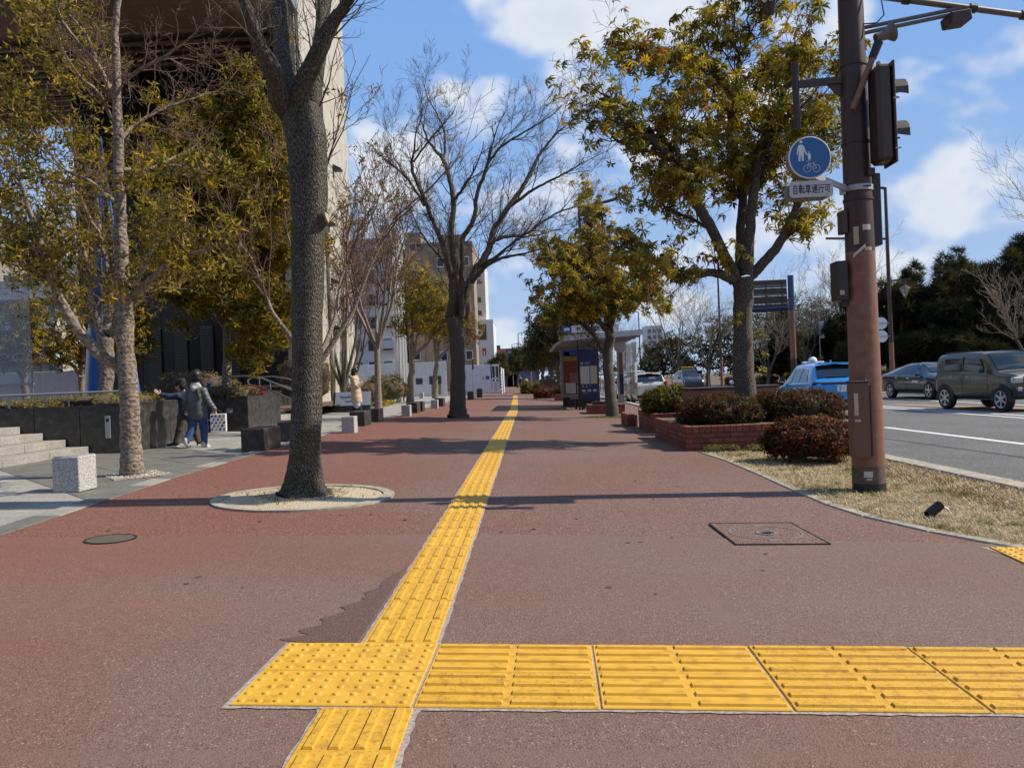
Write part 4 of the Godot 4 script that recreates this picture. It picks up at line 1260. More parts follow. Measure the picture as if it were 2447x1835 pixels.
# hedges and shrubs: a dark inner mass of stems with leaves all over it
func shrub(called: String, label: String, category: String, at: Vector3, half: Vector3, square: float, kinds: Array, pal: Array, count: int, size: float, seed_: int, group := "", turn := 0.0, rough := 0.08) -> Node3D:
	var r := RandomNumberGenerator.new()
	r.seed = seed_
	var t := thing(called, label, category, at, turn, group)
	var nz := noise(seed_, 1.3, FastNoiseLite.TYPE_SIMPLEX, 3)
	var surf := func(d: Vector3) -> Vector3:
		var e := 2.0 / square
		var q := Vector3(pow(absf(d.x), e) * signf(d.x), pow(absf(d.y), e) * signf(d.y), pow(absf(d.z), e) * signf(d.z))
		return q * half * (1.0 + rough * 2.0 * nz.get_noise_3d(q.x * half.x * 2.0, q.y * half.y * 2.0, q.z * half.z * 2.0))
	var b := MB.new()
	var rows := []
	for k in 9:
		var row := []
		var el := -0.9 + k * (PI * 0.5 + 0.9) / 8.0
		for j in 16:
			var a := TAU * j / 16
			row.append(surf.call(Vector3(cos(el) * cos(a), sin(el), cos(el) * sin(a))) * 0.86 + Vector3(0, half.y, 0))
		rows.append(row)
	b.grid(rows, true)
	part("stems", b, M.hedge_core, t)
	var sets := []
	for k in kinds.size(): sets.append([[], []])
	for k in count:
		var d := rdir(r)
		if d.y < -0.55: continue
		var p: Vector3 = surf.call(d) * r.randf_range(0.84, 1.06) + Vector3(0, half.y, 0)
		var kk := r.randi() % kinds.size()
		sets[kk][0].append(Transform3D(along((d + Vector3(0, 0.5, 0) + rdir(r) * 0.5).normalized(), r, size * r.randf_range(0.7, 1.3)), p))
		sets[kk][1].append(pick(pal, r))
	for k in kinds.size(): copies("leaves", kinds[k], M.leaf, sets[k][0], sets[k][1], t)
	return t

func build_near_trees() -> void:
	var ros := [rosette(9, 0.15, 0.045, -0.15, 0.25, 1), rosette(7, 0.135, 0.042, 0.35, 0.35, 2), rosette(10, 0.155, 0.045, -0.35, 0.45, 3)]
	M.ros = ros
	var spr := [sprig(7, 0.105, 0.030, 0.12, 0.55, 4), sprig(6, 0.095, 0.028, 0.10, 0.7, 5), sprig(8, 0.10, 0.030, 0.14, 0.4, 6)]
	M.spr = spr
	M.hedge_spr = [sprig(8, 0.04, 0.017, 0.045, 0.2, 7), sprig(7, 0.044, 0.018, 0.05, 0.3, 8)]
	M.tufts = [tuft(34, 0.5, 0.045, 9), tuft(30, 0.55, 0.05, 10)]
	M.far_spr = [sprig(9, 0.24, 0.085, 0.25, 0.4, 11), sprig(8, 0.26, 0.09, 0.28, 0.5, 12)]
	# 1 the big bare-branched street tree in its sand ring
	var a := limbed_tree("street_tree", "stout grey-barked tree with forked bare limbs standing in the round sand bed", LIMBS_FRONT_TREE, M.bark_grey, M.twig_grey,
		{"jit": 0.006, "flare": 0.7, "decay": 0.17, "segs": 4, "curl": 0.2, "up": 0.06, "kids": 2, "chance": 0.55, "angle": 0.7, "ratio": 0.5, "thin": 0.002, "start": 0.075, "every": 0.24, "length": 0.8, "rad": 0.012, "depth": 2, "lift": 0.25}, 31, 0.05)
	var b := MB.new()
	b.cyl(Vector3(-1.92, 2.56, -7.06), Vector3(-1.79, 2.615, -7.035), 0.075, 0.066, 12)
	b.lathe(Transform3D(Basis(Vector3.BACK, -1.35), Vector3(-1.775, 2.62, -7.03)), [Vector2(0.062, -0.05), Vector2(0.066, 0.0), Vector2(0.055, 0.012)], 14)
	part("burl", b, M.bark_grey, a[0])
	b = MB.new()
	b.lathe(Transform3D(Basis(Vector3.BACK, -1.35), Vector3(-1.772, 2.62, -7.03)), [Vector2(0.05, 0.008), Vector2(0.045, 0.014), Vector2(0.0, 0.014)], 14)
	part("cut_face", b, M.cut_wood, a[0])
	# 2 the patchy-barked evergreen at the plaza edge
	a = limbed_tree("evergreen_tree", "pale patchy-barked evergreen growing from the plaza beside the grey stone cube", LIMBS_PATCHY_TREE, M.bark_patchy, M.twig_red,
		{"jit": 0.012, "flare": 0.25, "segs": 4, "curl": 0.3, "up": 0.03, "kids": 2, "chance": 0.6, "angle": 0.75, "ratio": 0.55, "thin": 0.0022, "start": 0.05, "every": 0.15, "length": 0.75, "rad": 0.011, "depth": 2, "lift": 0.1, "tipdepth": 1}, 32, 0.06)
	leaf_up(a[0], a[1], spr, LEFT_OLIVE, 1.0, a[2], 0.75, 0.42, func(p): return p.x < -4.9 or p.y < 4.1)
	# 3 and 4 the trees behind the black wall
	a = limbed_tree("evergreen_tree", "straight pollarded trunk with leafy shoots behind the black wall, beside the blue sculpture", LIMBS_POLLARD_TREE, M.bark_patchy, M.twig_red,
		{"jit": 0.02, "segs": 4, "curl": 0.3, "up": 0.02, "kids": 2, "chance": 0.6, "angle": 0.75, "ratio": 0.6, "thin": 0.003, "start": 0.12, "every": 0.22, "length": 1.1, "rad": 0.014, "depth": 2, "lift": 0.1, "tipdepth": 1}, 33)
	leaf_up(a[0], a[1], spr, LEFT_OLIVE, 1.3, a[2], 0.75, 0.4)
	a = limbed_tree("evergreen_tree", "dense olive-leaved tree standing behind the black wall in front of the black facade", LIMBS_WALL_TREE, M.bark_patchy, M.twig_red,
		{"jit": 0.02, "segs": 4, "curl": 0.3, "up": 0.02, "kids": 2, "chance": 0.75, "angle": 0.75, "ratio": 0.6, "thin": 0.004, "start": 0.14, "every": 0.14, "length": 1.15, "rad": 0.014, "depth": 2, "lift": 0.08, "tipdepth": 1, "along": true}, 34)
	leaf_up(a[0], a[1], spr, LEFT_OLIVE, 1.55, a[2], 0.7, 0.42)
	# 5 the zelkova in the middle distance
	a = limbed_tree("zelkova_tree", "leafless tree with many upswept limbs standing in the red pavement", LIMBS_ZELKOVA, M.bark_dark, M.twig_brown,
		{"jit": 0.02, "flare": 0.15, "slim": 0.8, "segs": 4, "curl": 0.2, "up": 0.05, "kids": 2, "chance": 0.62, "angle": 0.62, "ratio": 0.52, "thin": 0.0025, "start": 0.10, "every": 0.42, "length": 1.5, "rad": 0.018, "depth": 3, "lift": 0.3}, 35)
	# 6 the roadside evergreen in the brick planter
	a = limbed_tree("laurel_tree", "broad evergreen with rosettes of yellow-green leaves rising from the nearest brick planter", LIMBS_ROADSIDE_TREE, M.bark_dark, M.twig_brown,
		{"jit": 0.012, "segs": 4, "curl": 0.28, "up": 0.06, "kids": 2, "chance": 0.7, "angle": 0.8, "ratio": 0.62, "thin": 0.003, "start": 0.075, "every": 0.145, "length": 0.85, "rad": 0.014, "depth": 2, "lift": 0.18, "tipdepth": 1}, 36)
	leaf_up(a[0], a[1], ros, OLIVE, 0.95, a[2], -0.3, 0.37, func(p): return p.y > 2.6)
	var extra := []
	for p in [[3.55, 1.95], [3.98, 1.7], [4.0, 1.35], [3.92, 1.1], [3.6, 2.05], [3.96, 1.75], [3.97, 1.12]]: extra.append([Vector3(p[0], p[1], -13.08), Vector3(0.3, 0.5, 0.6)])
	leaf_up(a[0], extra, ros, [[Color(0.26, 0.21, 0.03), 1.0]], 0.8, a[2])
	# 7 the smaller one by the bus shelter
	a = limbed_tree("laurel_tree", "smaller leaning evergreen in a tuft of grass in front of the bus shelter", LIMBS_SHELTER_TREE, M.bark_dark, M.twig_brown,
		{"jit": 0.02, "flare": 0.2, "segs": 4, "curl": 0.3, "up": 0.05, "kids": 2, "chance": 0.78, "angle": 0.8, "ratio": 0.62, "thin": 0.004, "start": 0.09, "every": 0.12, "length": 0.95, "rad": 0.016, "depth": 2, "lift": 0.15, "tipdepth": 1}, 37)
	leaf_up(a[0], a[1], ros, OLIVE, 1.15, a[2], -0.3, 0.36, func(p): return p.y > 2.7)
	print("near trees done")

func build_far_trees() -> void:
	var spr: Array = M.spr
	var fs: Array = M.far_spr
	# row along the plaza: a half-bare one hidden behind the front tree, then three more
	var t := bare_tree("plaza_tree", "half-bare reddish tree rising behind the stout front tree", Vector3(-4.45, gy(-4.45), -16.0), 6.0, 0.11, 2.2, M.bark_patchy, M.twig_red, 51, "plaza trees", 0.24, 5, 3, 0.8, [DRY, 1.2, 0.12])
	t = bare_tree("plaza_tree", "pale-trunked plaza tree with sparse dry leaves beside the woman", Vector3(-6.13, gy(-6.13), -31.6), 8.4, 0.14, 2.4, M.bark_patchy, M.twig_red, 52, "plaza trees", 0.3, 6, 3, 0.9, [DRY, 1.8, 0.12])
	for q in [["plaza tree with a round yellow-green crown, nearer of the two before the white hoarding", Vector3(-6.26, gy(-6.26), -41.0), 0.2, [[Vector3(1.1, 5.2, 0), Vector3(1.7, 1.7, 1.6)], [Vector3(0.3, 6.7, 0), Vector3(1.2, 1.1, 1.2)], [Vector3(1.9, 4.0, 0.3), Vector3(1.3, 0.9, 1.2)], [Vector3(0.0, 4.1, 0.2), Vector3(1.0, 0.8, 1.0)]], LEFT_OLIVE, 61],
			["plaza tree with a rust-tinged crown, farther of the two before the white hoarding", Vector3(-6.06, gy(-6.06), -50.5), 0.2, [[Vector3(0.6, 4.9, 0), Vector3(2.5, 1.8, 1.8)], [Vector3(-0.4, 6.4, 0), Vector3(1.6, 1.3, 1.4)], [Vector3(2.0, 4.2, 0), Vector3(1.5, 1.2, 1.4)]], [[Color(0.20, 0.13, 0.03), 2.0], [Color(0.12, 0.10, 0.02), 2.0], [Color(0.28, 0.13, 0.05), 1.0]], 62]]:
		lobed_tree("plaza_tree", q[0], q[1], q[2], q[3], fs, q[4], 1000, 0.72, M.bark_patchy, M.twig_red, q[5], "plaza trees", 0.4)
	for q in [[-9.0, -38.0, 8.5, 71, "nearest of the bare multi-stemmed trees by the flagpoles"], [-10.0, -43.0, 9.0, 72, "middle one of the bare multi-stemmed trees by the flagpoles"], [-11.2, -49.0, 10.0, 73, "farthest of the bare multi-stemmed trees by the flagpoles"]]:
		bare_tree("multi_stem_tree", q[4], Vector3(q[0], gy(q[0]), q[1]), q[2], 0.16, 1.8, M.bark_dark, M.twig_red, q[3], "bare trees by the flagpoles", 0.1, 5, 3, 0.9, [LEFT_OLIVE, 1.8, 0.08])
	# clumps of surviving leaves on the half-bare plaza trees
	var r := RandomNumberGenerator.new()
	r.seed = 8
	# small dark evergreens on the forecourt at the far left
	for q in [[-19.6, -30.0, 81, "dark rounded evergreen in shade behind the glass screen", LEFT_OLIVE], [-18.2, -31.5, 82, "sunlit rounded evergreen between the dark one and the blue sculpture", LEFT_OLIVE], [-17.0, -33.0, 83, "slim evergreen nearest to the black facade", LEFT_OLIVE]]:
		lobed_tree("forecourt_tree", q[3], Vector3(q[0], 0.5, q[1]), 0.17, [[Vector3(0, 2.9, 0), Vector3(1.3, 1.2, 1.2)], [Vector3(0.3, 3.9, 0.2), Vector3(0.95, 0.9, 0.9)], [Vector3(-0.7, 2.4, 0.2), Vector3(0.9, 0.8, 0.9)]], fs, q[4], 700, 0.6, M.bark_patchy, M.twig_red, q[2], "forecourt trees", 0.35)
	# clipped street trees farther along the kerb
	for q in [[1.9, -47.0, 1.0, 91, "nearest of the dark clipped street trees beyond the bus shelter"], [1.8, -58.0, 1.0, 92, "second of the dark clipped street trees beyond the bus shelter"], [1.4, -72.0, 1.0, 93, "third of the dark clipped street trees beyond the bus shelter"], [1.2, -90.0, 1.0, 94, "fourth of the dark clipped street trees beyond the bus shelter"], [-3.6, -92.0, 0.7, 95, "small round tree at the far end of the white hoarding"], [-1.6, -125.0, 1.1, 96, "farthest dark tree closing the view along the pavement"], [3.2, -110.0, 1.2, 97, "farthest of the dark clipped street trees by the kerb"]]:
		var k: float = q[2]
		lobed_tree("clipped_tree", q[4], Vector3(q[0], gy(q[0]), q[1]), 0.2, [[Vector3(0, 4.0 * k, 0), Vector3(1.9, 1.7, 1.9) * k], [Vector3(0.5, 5.4 * k, 0), Vector3(1.3, 1.1, 1.3) * k], [Vector3(-0.6, 3.0 * k, 0.3), Vector3(1.3, 0.9, 1.3) * k], [Vector3(0.8, 2.9 * k, -0.2), Vector3(1.2, 0.9, 1.2) * k]], fs, DARK_GREEN + [[Color(0.13, 0.11, 0.025), 1.2]], 900, 1.0, M.bark_dark, M.twig_brown, q[3], "clipped street trees", 0.45)
	# pines on the slope across the road
	var pr := RandomNumberGenerator.new()
	pr.seed = 21
	var pines := [[21.6, -46.0, 6.4], [24.2, -45.0, 6.8], [26.6, -44.0, 7.2], [29.2, -45.0, 8.2], [32.0, -46.0, 10.2], [35.0, -47.0, 8.2], [27.5, -56.0, 8.2], [32.0, -58.0, 9.0], [23.5, -57.0, 7.6], [21.4, -64.0, 6.0], [37.0, -52.0, 9.6]]
	var pos_words := ["leftmost of the dark pines, behind the tall lamp post", "second dark pine from the lamp post, above the black saloon car", "third dark pine from the lamp post, above the boxy car's rear", "dark spreading pine above the middle of the boxy car", "tallest dark pine with a pointed top above the boxy car", "dark pine at the edge of the picture above the boxy car's bonnet", "dark pine of the second row, behind the third from the lamp post", "dark pine of the second row, behind the spreading one", "dark pine of the second row, just right of the big brown pole", "low dark pine just left of the big brown pole", "dark pine of the second row at the edge of the picture"]
	for k in pines.size():
		var q: Array = pines[k]
		var hh: float = q[2]
		var lobes := []
		for j in 9:
			var f := j / 8.0
			var ra := lerpf(hh * 0.30, hh * 0.09, f)
			var a := pr.randf() * TAU
			lobes.append([Vector3(cos(a) * ra * 0.8, hh * lerpf(0.26, 0.93, f), sin(a) * ra * 0.8), Vector3(ra, hh * 0.085, ra) * pr.randf_range(0.8, 1.15)])
		lobed_tree("pine_tree", pos_words[k], Vector3(q[0], -0.12 + 2.6 * smoothstep(26.0, 52.0, q[0]) * 0.9, q[1]), 0.22, lobes, M.tufts, PINE, 1500, 1.0, M.bark_dark, M.twig_brown, 100 + k, "pines across the road", 0.2, "leaf_matt")
	# evergreen mass and bare trees of the park, left of the big pole
	for q in [[13.5, -78.0, 6.0, 121, "low dark evergreen behind the taxi"], [17.5, -76.0, 7.5, 122, "dark evergreen behind the roadside tree trunk"], [21.5, -75.0, 8.5, 123, "tall dark evergreen behind the road sign"], [26.0, -80.0, 9.5, 124, "olive-topped evergreen behind the blue car"], [30.5, -84.0, 9.5, 125, "dark evergreen between the road sign and the big brown pole"], [9.5, -112.0, 8.0, 126, "hazy brown tree beyond the white car"], [6.5, -120.0, 6.5, 127, "hazy tree beside the bus shelter column"], [34.0, -92.0, 10.0, 128, "dark evergreen behind the big brown pole"]]:
		var h2: float = q[2]
		lobed_tree("park_tree", q[4], Vector3(q[0], -0.1, q[1]), 0.25, [[Vector3(0, h2 * 0.55, 0), Vector3(h2 * 0.42, h2 * 0.3, 2.2)], [Vector3(h2 * 0.2, h2 * 0.78, 0), Vector3(h2 * 0.28, h2 * 0.2, 1.8)], [Vector3(-h2 * 0.25, h2 * 0.3, 0.4), Vector3(h2 * 0.33, h2 * 0.24, 2.0)], [Vector3(h2 * 0.3, h2 * 0.3, 0.4), Vector3(h2 * 0.33, h2 * 0.24, 2.0)]], fs, [[Color(0.05, 0.048, 0.022), 2.0], [Color(0.085, 0.072, 0.032), 2.0], [Color(0.13, 0.10, 0.045), 1.0]], 650, 1.3, M.bark_dark, M.twig_brown, q[3], "park evergreens", 0.3, "leaf_matt")
	for q in [[12.6, -66.0, 8.2, 131, "tall bare tree rising behind the taxi", 2.6], [15.2, -66.0, 7.6, 132, "bare tree between the taxi and the roadside trunk", 2.4], [20.3, -57.0, 7.2, 133, "bare pale tree under the road sign", 2.6], [24.2, -58.0, 8.6, 134, "bare tree with upright shoots above the blue car", 2.4], [27.6, -60.0, 6.6, 135, "bare twiggy tree just left of the big brown pole", 2.6], [7.6, -86.0, 8.0, 136, "bare tree beyond the white car", 3.0], [22.9, -36.0, 5.2, 137, "small pale bare tree behind the black saloon", 1.7], [33.0, -44.0, 12.0, 138, "bare branches reaching in at the edge of the sky", 3.0], [17.2, -56.0, 5.0, 139, "low bare tree behind the motorcyclist", 2.0], [10.2, -82.0, 6.5, 140, "bare tree above the white car roof", 2.2]]:
		bare_tree("bare_tree", q[4], Vector3(q[0], -0.1 if q[0] < 26 else 0.4, q[1]), q[2], 0.13, q[5], M.bark_dark, M.twig_pale if q[3] != 138 else M.twig_grey, q[3], "bare park trees", 0.22, 5, 3, 0.9)
	print("far trees done")

# ---------------------------------------------------------------- plaza on the left
func stone_seat(label: String, x: float, z: float, s: Vector3, black: bool) -> void:
	var t := thing("black_stone_block" if black else "granite_cube", label, "seat", Vector3(x, gy(x), z), 0.0, "black seats along the plaza edge" if black else "granite seats along the plaza edge")
	var b := MB.new()
	b.bx(Vector3(0, s.y * 0.5, 0), s, 0.008)
	part("block", b, M.black_granite if black else M.seat_granite, t)
	if black:
		b = MB.new()
		b.bx(Vector3(0, s.y + 0.004, 0), Vector3(s.x - 0.02, 0.008, s.z - 0.02), 0.003)
		part("polished_top", b, M.black_granite, t)
	else:
		b = MB.new()
		b.bx(Vector3(0, s.y + 0.003, 0), Vector3(s.x - 0.02, 0.006, s.z - 0.02), 0.002)
		part("top_face", b, M.light_granite, t)

func build_plaza() -> void:
	var g := Vector3(0.27, 0.355, 0.32)
	stone_seat("pale speckled granite cube nearest the stone steps", -4.635, -7.8, g, false)
	stone_seat("granite cube just behind the stout front tree", -3.81, -16.4, g, false)
	stone_seat("granite cube second beyond the stout front tree", -3.83, -24.25, g, false)
	stone_seat("granite cube third beyond the stout front tree", -3.77, -31.15, g, false)
	stone_seat("farthest granite cube, against the white hoarding", -7.15, -52.0, g, false)
	var k := Vector3(0.37, 0.36, 0.8)
	stone_seat("polished black block nearest the two children", -4.32, -12.42, k, true)
	stone_seat("black block partly hidden by the stout tree trunk, behind the children's block", -4.42, -14.5, k, true)
	stone_seat("black block in front of the woman's feet", -4.18, -19.2, k, true)
	stone_seat("narrow black block just beyond the one before the woman", -4.17, -21.05, Vector3(0.3, 0.36, 0.7), true)
	stone_seat("black block behind the second distant granite cube", -4.0, -26.9, k, true)
	stone_seat("small black block right of the plaza tree trunk", -3.98, -28.3, Vector3(0.3, 0.36, 0.6), true)
	stone_seat("black block behind the third distant granite cube", -3.86, -33.8, k, true)
	stone_seat("small black block beyond the leafless tree, left one of two", -3.39, -45.7, Vector3(0.36, 0.5, 0.4), true)
	stone_seat("small black block beyond the leafless tree, right one of two", -3.22, -51.5, Vector3(0.36, 0.6, 0.4), true)
	# granite steps climbing to the terrace
	var t := thing("granite_steps", "broad pale granite steps climbing beside the black wall", "steps", Vector3(-6.9, gy(-6.9), -6.0))
	for s in 5:
		for j in 6:
			var b := MB.new()
			b.bx(Vector3(-0.19 - s * 0.36, 0.058 + s * 0.116, -0.5 - j * 1.005), Vector3(0.37, 0.116, 0.998), 0.006)
			part("step_block", b, M.light_granite, t)
	t = thing("terrace", "raised granite terrace above the steps, under the glass screen", "terrace", Vector3(-12.3, 0, -12.0))
	var b := MB.new()
	b.bx(Vector3(0.0, 0.39, 3.0), Vector3(7.2, 0.78, 6.0), 0.01)
	part("slab", b, M.light_granite, t)
	# black granite wall: two blocks with a gap between
	for w in [["long low black granite wall in front of the planted bed, behind the children", -12.05, 3.0, 11, "black_wall"], ["short black granite block beside the handrail", -17.4, 2.0, 4, "black_wall"]]:
		t = thing(w[4], w[0], "wall", Vector3(-6.33, 0.17, w[1]))
		b = MB.new()
		b.bx(Vector3(-4.02, 0.36, -w[2] * 0.5), Vector3(7.9, 0.74, w[2] - 0.05))
		part("core", b, M.pole_base_black, t)
		for j in w[3]:
			b = MB.new()
			b.bx(Vector3(-0.36 - j * 0.725, 0.39, -0.012), Vector3(0.715, 0.8, 0.024), 0.003)
			part("panel", b, M.black_granite, t)
		for j in int(w[2] / 0.75 + 0.5):
			b = MB.new()
			b.bx(Vector3(-0.012, 0.39, -0.4 - j * 0.76), Vector3(0.024, 0.8, 0.75), 0.003)
			part("panel", b, M.black_granite, t)
		b = MB.new()
		b.bx(Vector3(-0.24, 0.8, -w[2] * 0.5), Vector3(0.5, 0.03, w[2]), 0.004)
		part("coping", b, M.black_granite, t)
	t = thing("wall_light", "narrow steel light plate fixed to the black wall", "lamp", Vector3(-6.6, 0.44, -12.05))
	cbox("plate", Vector3(0, 0.17, 0.012), Vector3(0.085, 0.35, 0.02), M.galvanised, t, 0.003)
	cbox("slot", Vector3(0, 0.28, 0.0235), Vector3(0.05, 0.05, 0.004), M.pole_base_black, t)
	t = thing("wall_tap", "small steel tap on the black wall behind the shopping bag", "tap", Vector3(-6.75, 0.62, -17.4))
	cbox("plate", Vector3(0, 0.05, 0.006), Vector3(0.14, 0.1, 0.012), M.steel, t, 0.003)
	b = MB.new()
	b.cyl(Vector3(0.03, 0.04, 0.01), Vector3(0.03, 0.02, 0.07), 0.012, 0.01, 8)
	part("spout", b, M.steel, t)
	# second stair and handrails between the black blocks and the grey facade
	t = thing("granite_steps", "short flight of pale steps beyond the handrail", "steps", Vector3(-6.2, gy(-6.2), -20.2))
	for s in 4:
		b = MB.new()
		b.bx(Vector3(-0.2 - s * 0.34, 0.06 + s * 0.12, -0.9), Vector3(0.36, 0.12, 1.7), 0.006)
		part("step_block", b, M.light_granite, t)
	for q in [[-19.5, "nearer steel handrail curving down beside the short steps"], [-21.6, "farther steel handrail beside the short steps"]]:
		t = thing("handrail", q[1], "handrail", Vector3(-6.2, gy(-6.2), q[0]))
		b = MB.new()
		b.tube(PackedVector3Array([Vector3(-1.5, 1.05, 0), Vector3(-1.62, 1.12, 0), Vector3(-1.62, 1.22, 0), Vector3(-1.5, 1.3, 0), Vector3(-0.9, 1.3, 0), Vector3(-0.5, 1.22, 0), Vector3(0.35, 0.85, 0)]), PackedFloat32Array([0.022, 0.022, 0.022, 0.022, 0.022, 0.022, 0.022]), 10)
		part("rail", b, M.steel, t)
		b = MB.new()
		b.tube(PackedVector3Array([Vector3(-1.5, 1.05, 0), Vector3(-0.55, 1.02, 0), Vector3(0.35, 0.62, 0)]), PackedFloat32Array([0.02, 0.02, 0.02]), 10)
		part("rail", b, M.steel, t)
		for x in [-1.3, -0.3, 0.3]:
			b = MB.new()
			b.cyl(Vector3(x, 0.02 if x > 0 else (0.45 if x < -1 else 0.1), 0), Vector3(x, 1.28 if x < -0.5 else (1.13 if x < 0 else 0.86), 0), 0.018, 0.018, 8)
			part("post", b, M.steel, t)
	t = thing("bollard_sign", "slim pale blue sign post standing behind the black wall", "sign", Vector3(-7.6, 0.9, -18.4))
	cbox("post", Vector3(0, 0.22, 0), Vector3(0.14, 0.5, 0.07), M.sign_grey, t, 0.01)
	cbox("panel", Vector3(0.0, 0.28, 0.037), Vector3(0.09, 0.28, 0.006), M.sign_blue, t, 0.002)
	# pipe rail on the wall
	t = thing("pipe_rail", "thin steel rail running along the top of the black wall", "rail", Vector3(-6.6, 0.97, -12.7))
	b = MB.new()
	b.cyl(Vector3(-4.2, 0.2, 0), Vector3(0, 0.2, 0), 0.018, 0.018, 8)
	part("rail", b, M.galvanised, t)
	for j in 5:
		b = MB.new()
		b.cyl(Vector3(-4.0 + j, -0.06, 0), Vector3(-4.0 + j, 0.19, 0), 0.014, 0.014, 6)
		part("post", b, M.galvanised, t)
	# planted bed behind the walls
	var bed := MB.new()
	bed.sheet(poly([-40, -15.0, -6.8, -15.0, -6.8, -37.0, -40, -37.0]), func(_x): return 0.0, 0.5)
	struct("planting_bed", bed, M.park_litter)
	var kinds: Array = M.hedge_spr
	var yel := [[Color(0.28, 0.22, 0.06), 2.0], [Color(0.14, 0.13, 0.03), 2.0], [Color(0.40, 0.32, 0.10), 1.0]]
	var words := ["below the pollarded tree", "behind the taller child", "beside the blue sculpture", "at the wall's far end near the glass screen", "right of the slim sign post"]
	var wi := 0
	for q in [[-7.4, -13.6, 0.75, 0.14, 0.9], [-8.9, -13.7, 0.8, 0.12, 0.9], [-10.4, -13.8, 0.7, 0.12, 0.9], [-11.9, -13.8, 0.8, 0.14, 0.9], [-7.5, -18.5, 0.85, 0.2, 0.8]]:
		shrub("ground_cover", "variegated low planting %s" % words[wi], "shrub", Vector3(q[0], 0.86, q[1]), Vector3(q[2], q[3], q[4]), 3.0, kinds, yel if wi != 3 else [[Color(0.34, 0.22, 0.03), 1.0], [Color(0.24, 0.19, 0.03), 1.0]], 500, 1.1, 200 + wi, "low planting on the black wall")
		wi += 1
	shrub("shrub", "leafy shrub over the black wall between the children and the facade", "shrub", Vector3(-8.7, 0.6, -20.0), Vector3(1.2, 0.55, 0.8), 2.2, M.spr, yel, 260, 0.7, 215)
	shrub("shrub", "pale leafy shrub behind the handrail", "shrub", Vector3(-6.9, 0.6, -24.0), Vector3(0.9, 0.8, 0.9), 2.2, M.spr, yel, 360, 0.7, 211)
	shrub("shrub", "reddish low shrub in front of the handrail", "shrub", Vector3(-7.0, 0.85, -19.0), Vector3(0.5, 0.2, 0.4), 2.2, kinds, [[Color(0.20, 0.04, 0.025), 1.0], [Color(0.10, 0.04, 0.02), 1.0]], 300, 1.2, 212)
	# gravel square round the patchy tree
	t = thing("tree_pit", "square of pale gravel at the foot of the patchy-barked tree", "tree pit", Vector3(-4.66, gy(-4.66), -9.05), 0.75)
	b = MB.new()
	b.bx(Vector3(0, 0.004, 0), Vector3(0.62, 0.012, 0.62))
	part("gravel_bed", b, M.sand, t)
	var pb := MB.new()
	pb.lathe(Transform3D(), [Vector2(0.009, -0.004), Vector2(0.011, 0.003), Vector2(0.006, 0.008), Vector2(0.0, 0.009)], 6)
	var wh := []
	var ti := []
	for j in 420:
		wh.append(Transform3D(Basis(Vector3.UP, rng.randf() * TAU).scaled(Vector3.ONE * rng.randf_range(0.7, 1.6)), Vector3(rng.randf_range(-0.3, 0.3), 0.012, rng.randf_range(-0.3, 0.3))))
		var f := rng.randf_range(0.25, 0.55)
		ti.append(Color(f, f * 0.96, f * 0.88))
	copies("gravel", pb.mesh(), M.grass, wh, ti, t)
	# sand ring round the front tree
	t = thing("tree_bed", "round bed of pale sand with a stone rim round the stout tree", "tree bed", Vector3(-2.1, gy(-2.1), -7.13))
	t.basis = Basis(Vector3.BACK, -atan(SLOPE))
	b = MB.new()
	var rows := []
	for a in 10:
		var row := []
		for c in 40:
			var an := TAU * c / 40
			var rr := 0.72 * a / 9.0
			row.append(Vector3(cos(an) * rr, 0.016 + 0.05 * exp(-rr * rr * 7.0) + 0.007 * hue_noise.get_noise_2d(cos(an) * rr * 20.0, sin(an) * rr * 20.0), sin(an) * rr))
		rows.append(row)
	rows.reverse()
	b.grid(rows, true)
	for q in b.n.size():
		if b.n[q].y < 0.0: b.n[q] = -b.n[q]
	part("sand", b, M.sand, t)
	for j in 12:
		b = MB.new()
		var pl := PackedVector2Array()
		for c in 6: pl.append(Vector2.from_angle(TAU * (j + c / 5.0) / 12.0 * 0.998) * 0.82)
		for c in 6: pl.append(Vector2.from_angle(TAU * (j + (5 - c) / 5.0) / 12.0 * 0.998) * 0.72)
		b.extrude(pl, Transform3D(Basis(Vector3.RIGHT, -PI / 2), Vector3(0, 0.006, 0)), 0.022)
		part("rim_stone", b, M.kerb_concrete, t)
	var blade := MB.new()
	for j in 6:
		var d := Vector3(cos(j * 1.1), 1.5, sin(j * 1.1)).normalized()
		blade.tri(Vector3(-0.002, 0, 0), Vector3(0.002, 0, 0), d * 0.05)
	M.blade = blade.mesh()
	wh = []
	ti = []
	for j in 260:
		var an := rng.randf() * TAU
		var rr := rng.randf_range(0.2, 0.42) if j < 200 else rng.randf_range(0.2, 0.7)
		wh.append(Transform3D(Basis(Vector3.UP, rng.randf() * TAU).scaled(Vector3.ONE * rng.randf_range(0.5, 1.3)), Vector3(cos(an) * rr - 0.02, 0.035, sin(an) * rr)))
		ti.append(pick([[Color(0.34, 0.25, 0.12), 2.0], [Color(0.18, 0.15, 0.04), 1.0]], rng))
	copies("dry_grass", M.blade, M.grass, wh, ti, t)
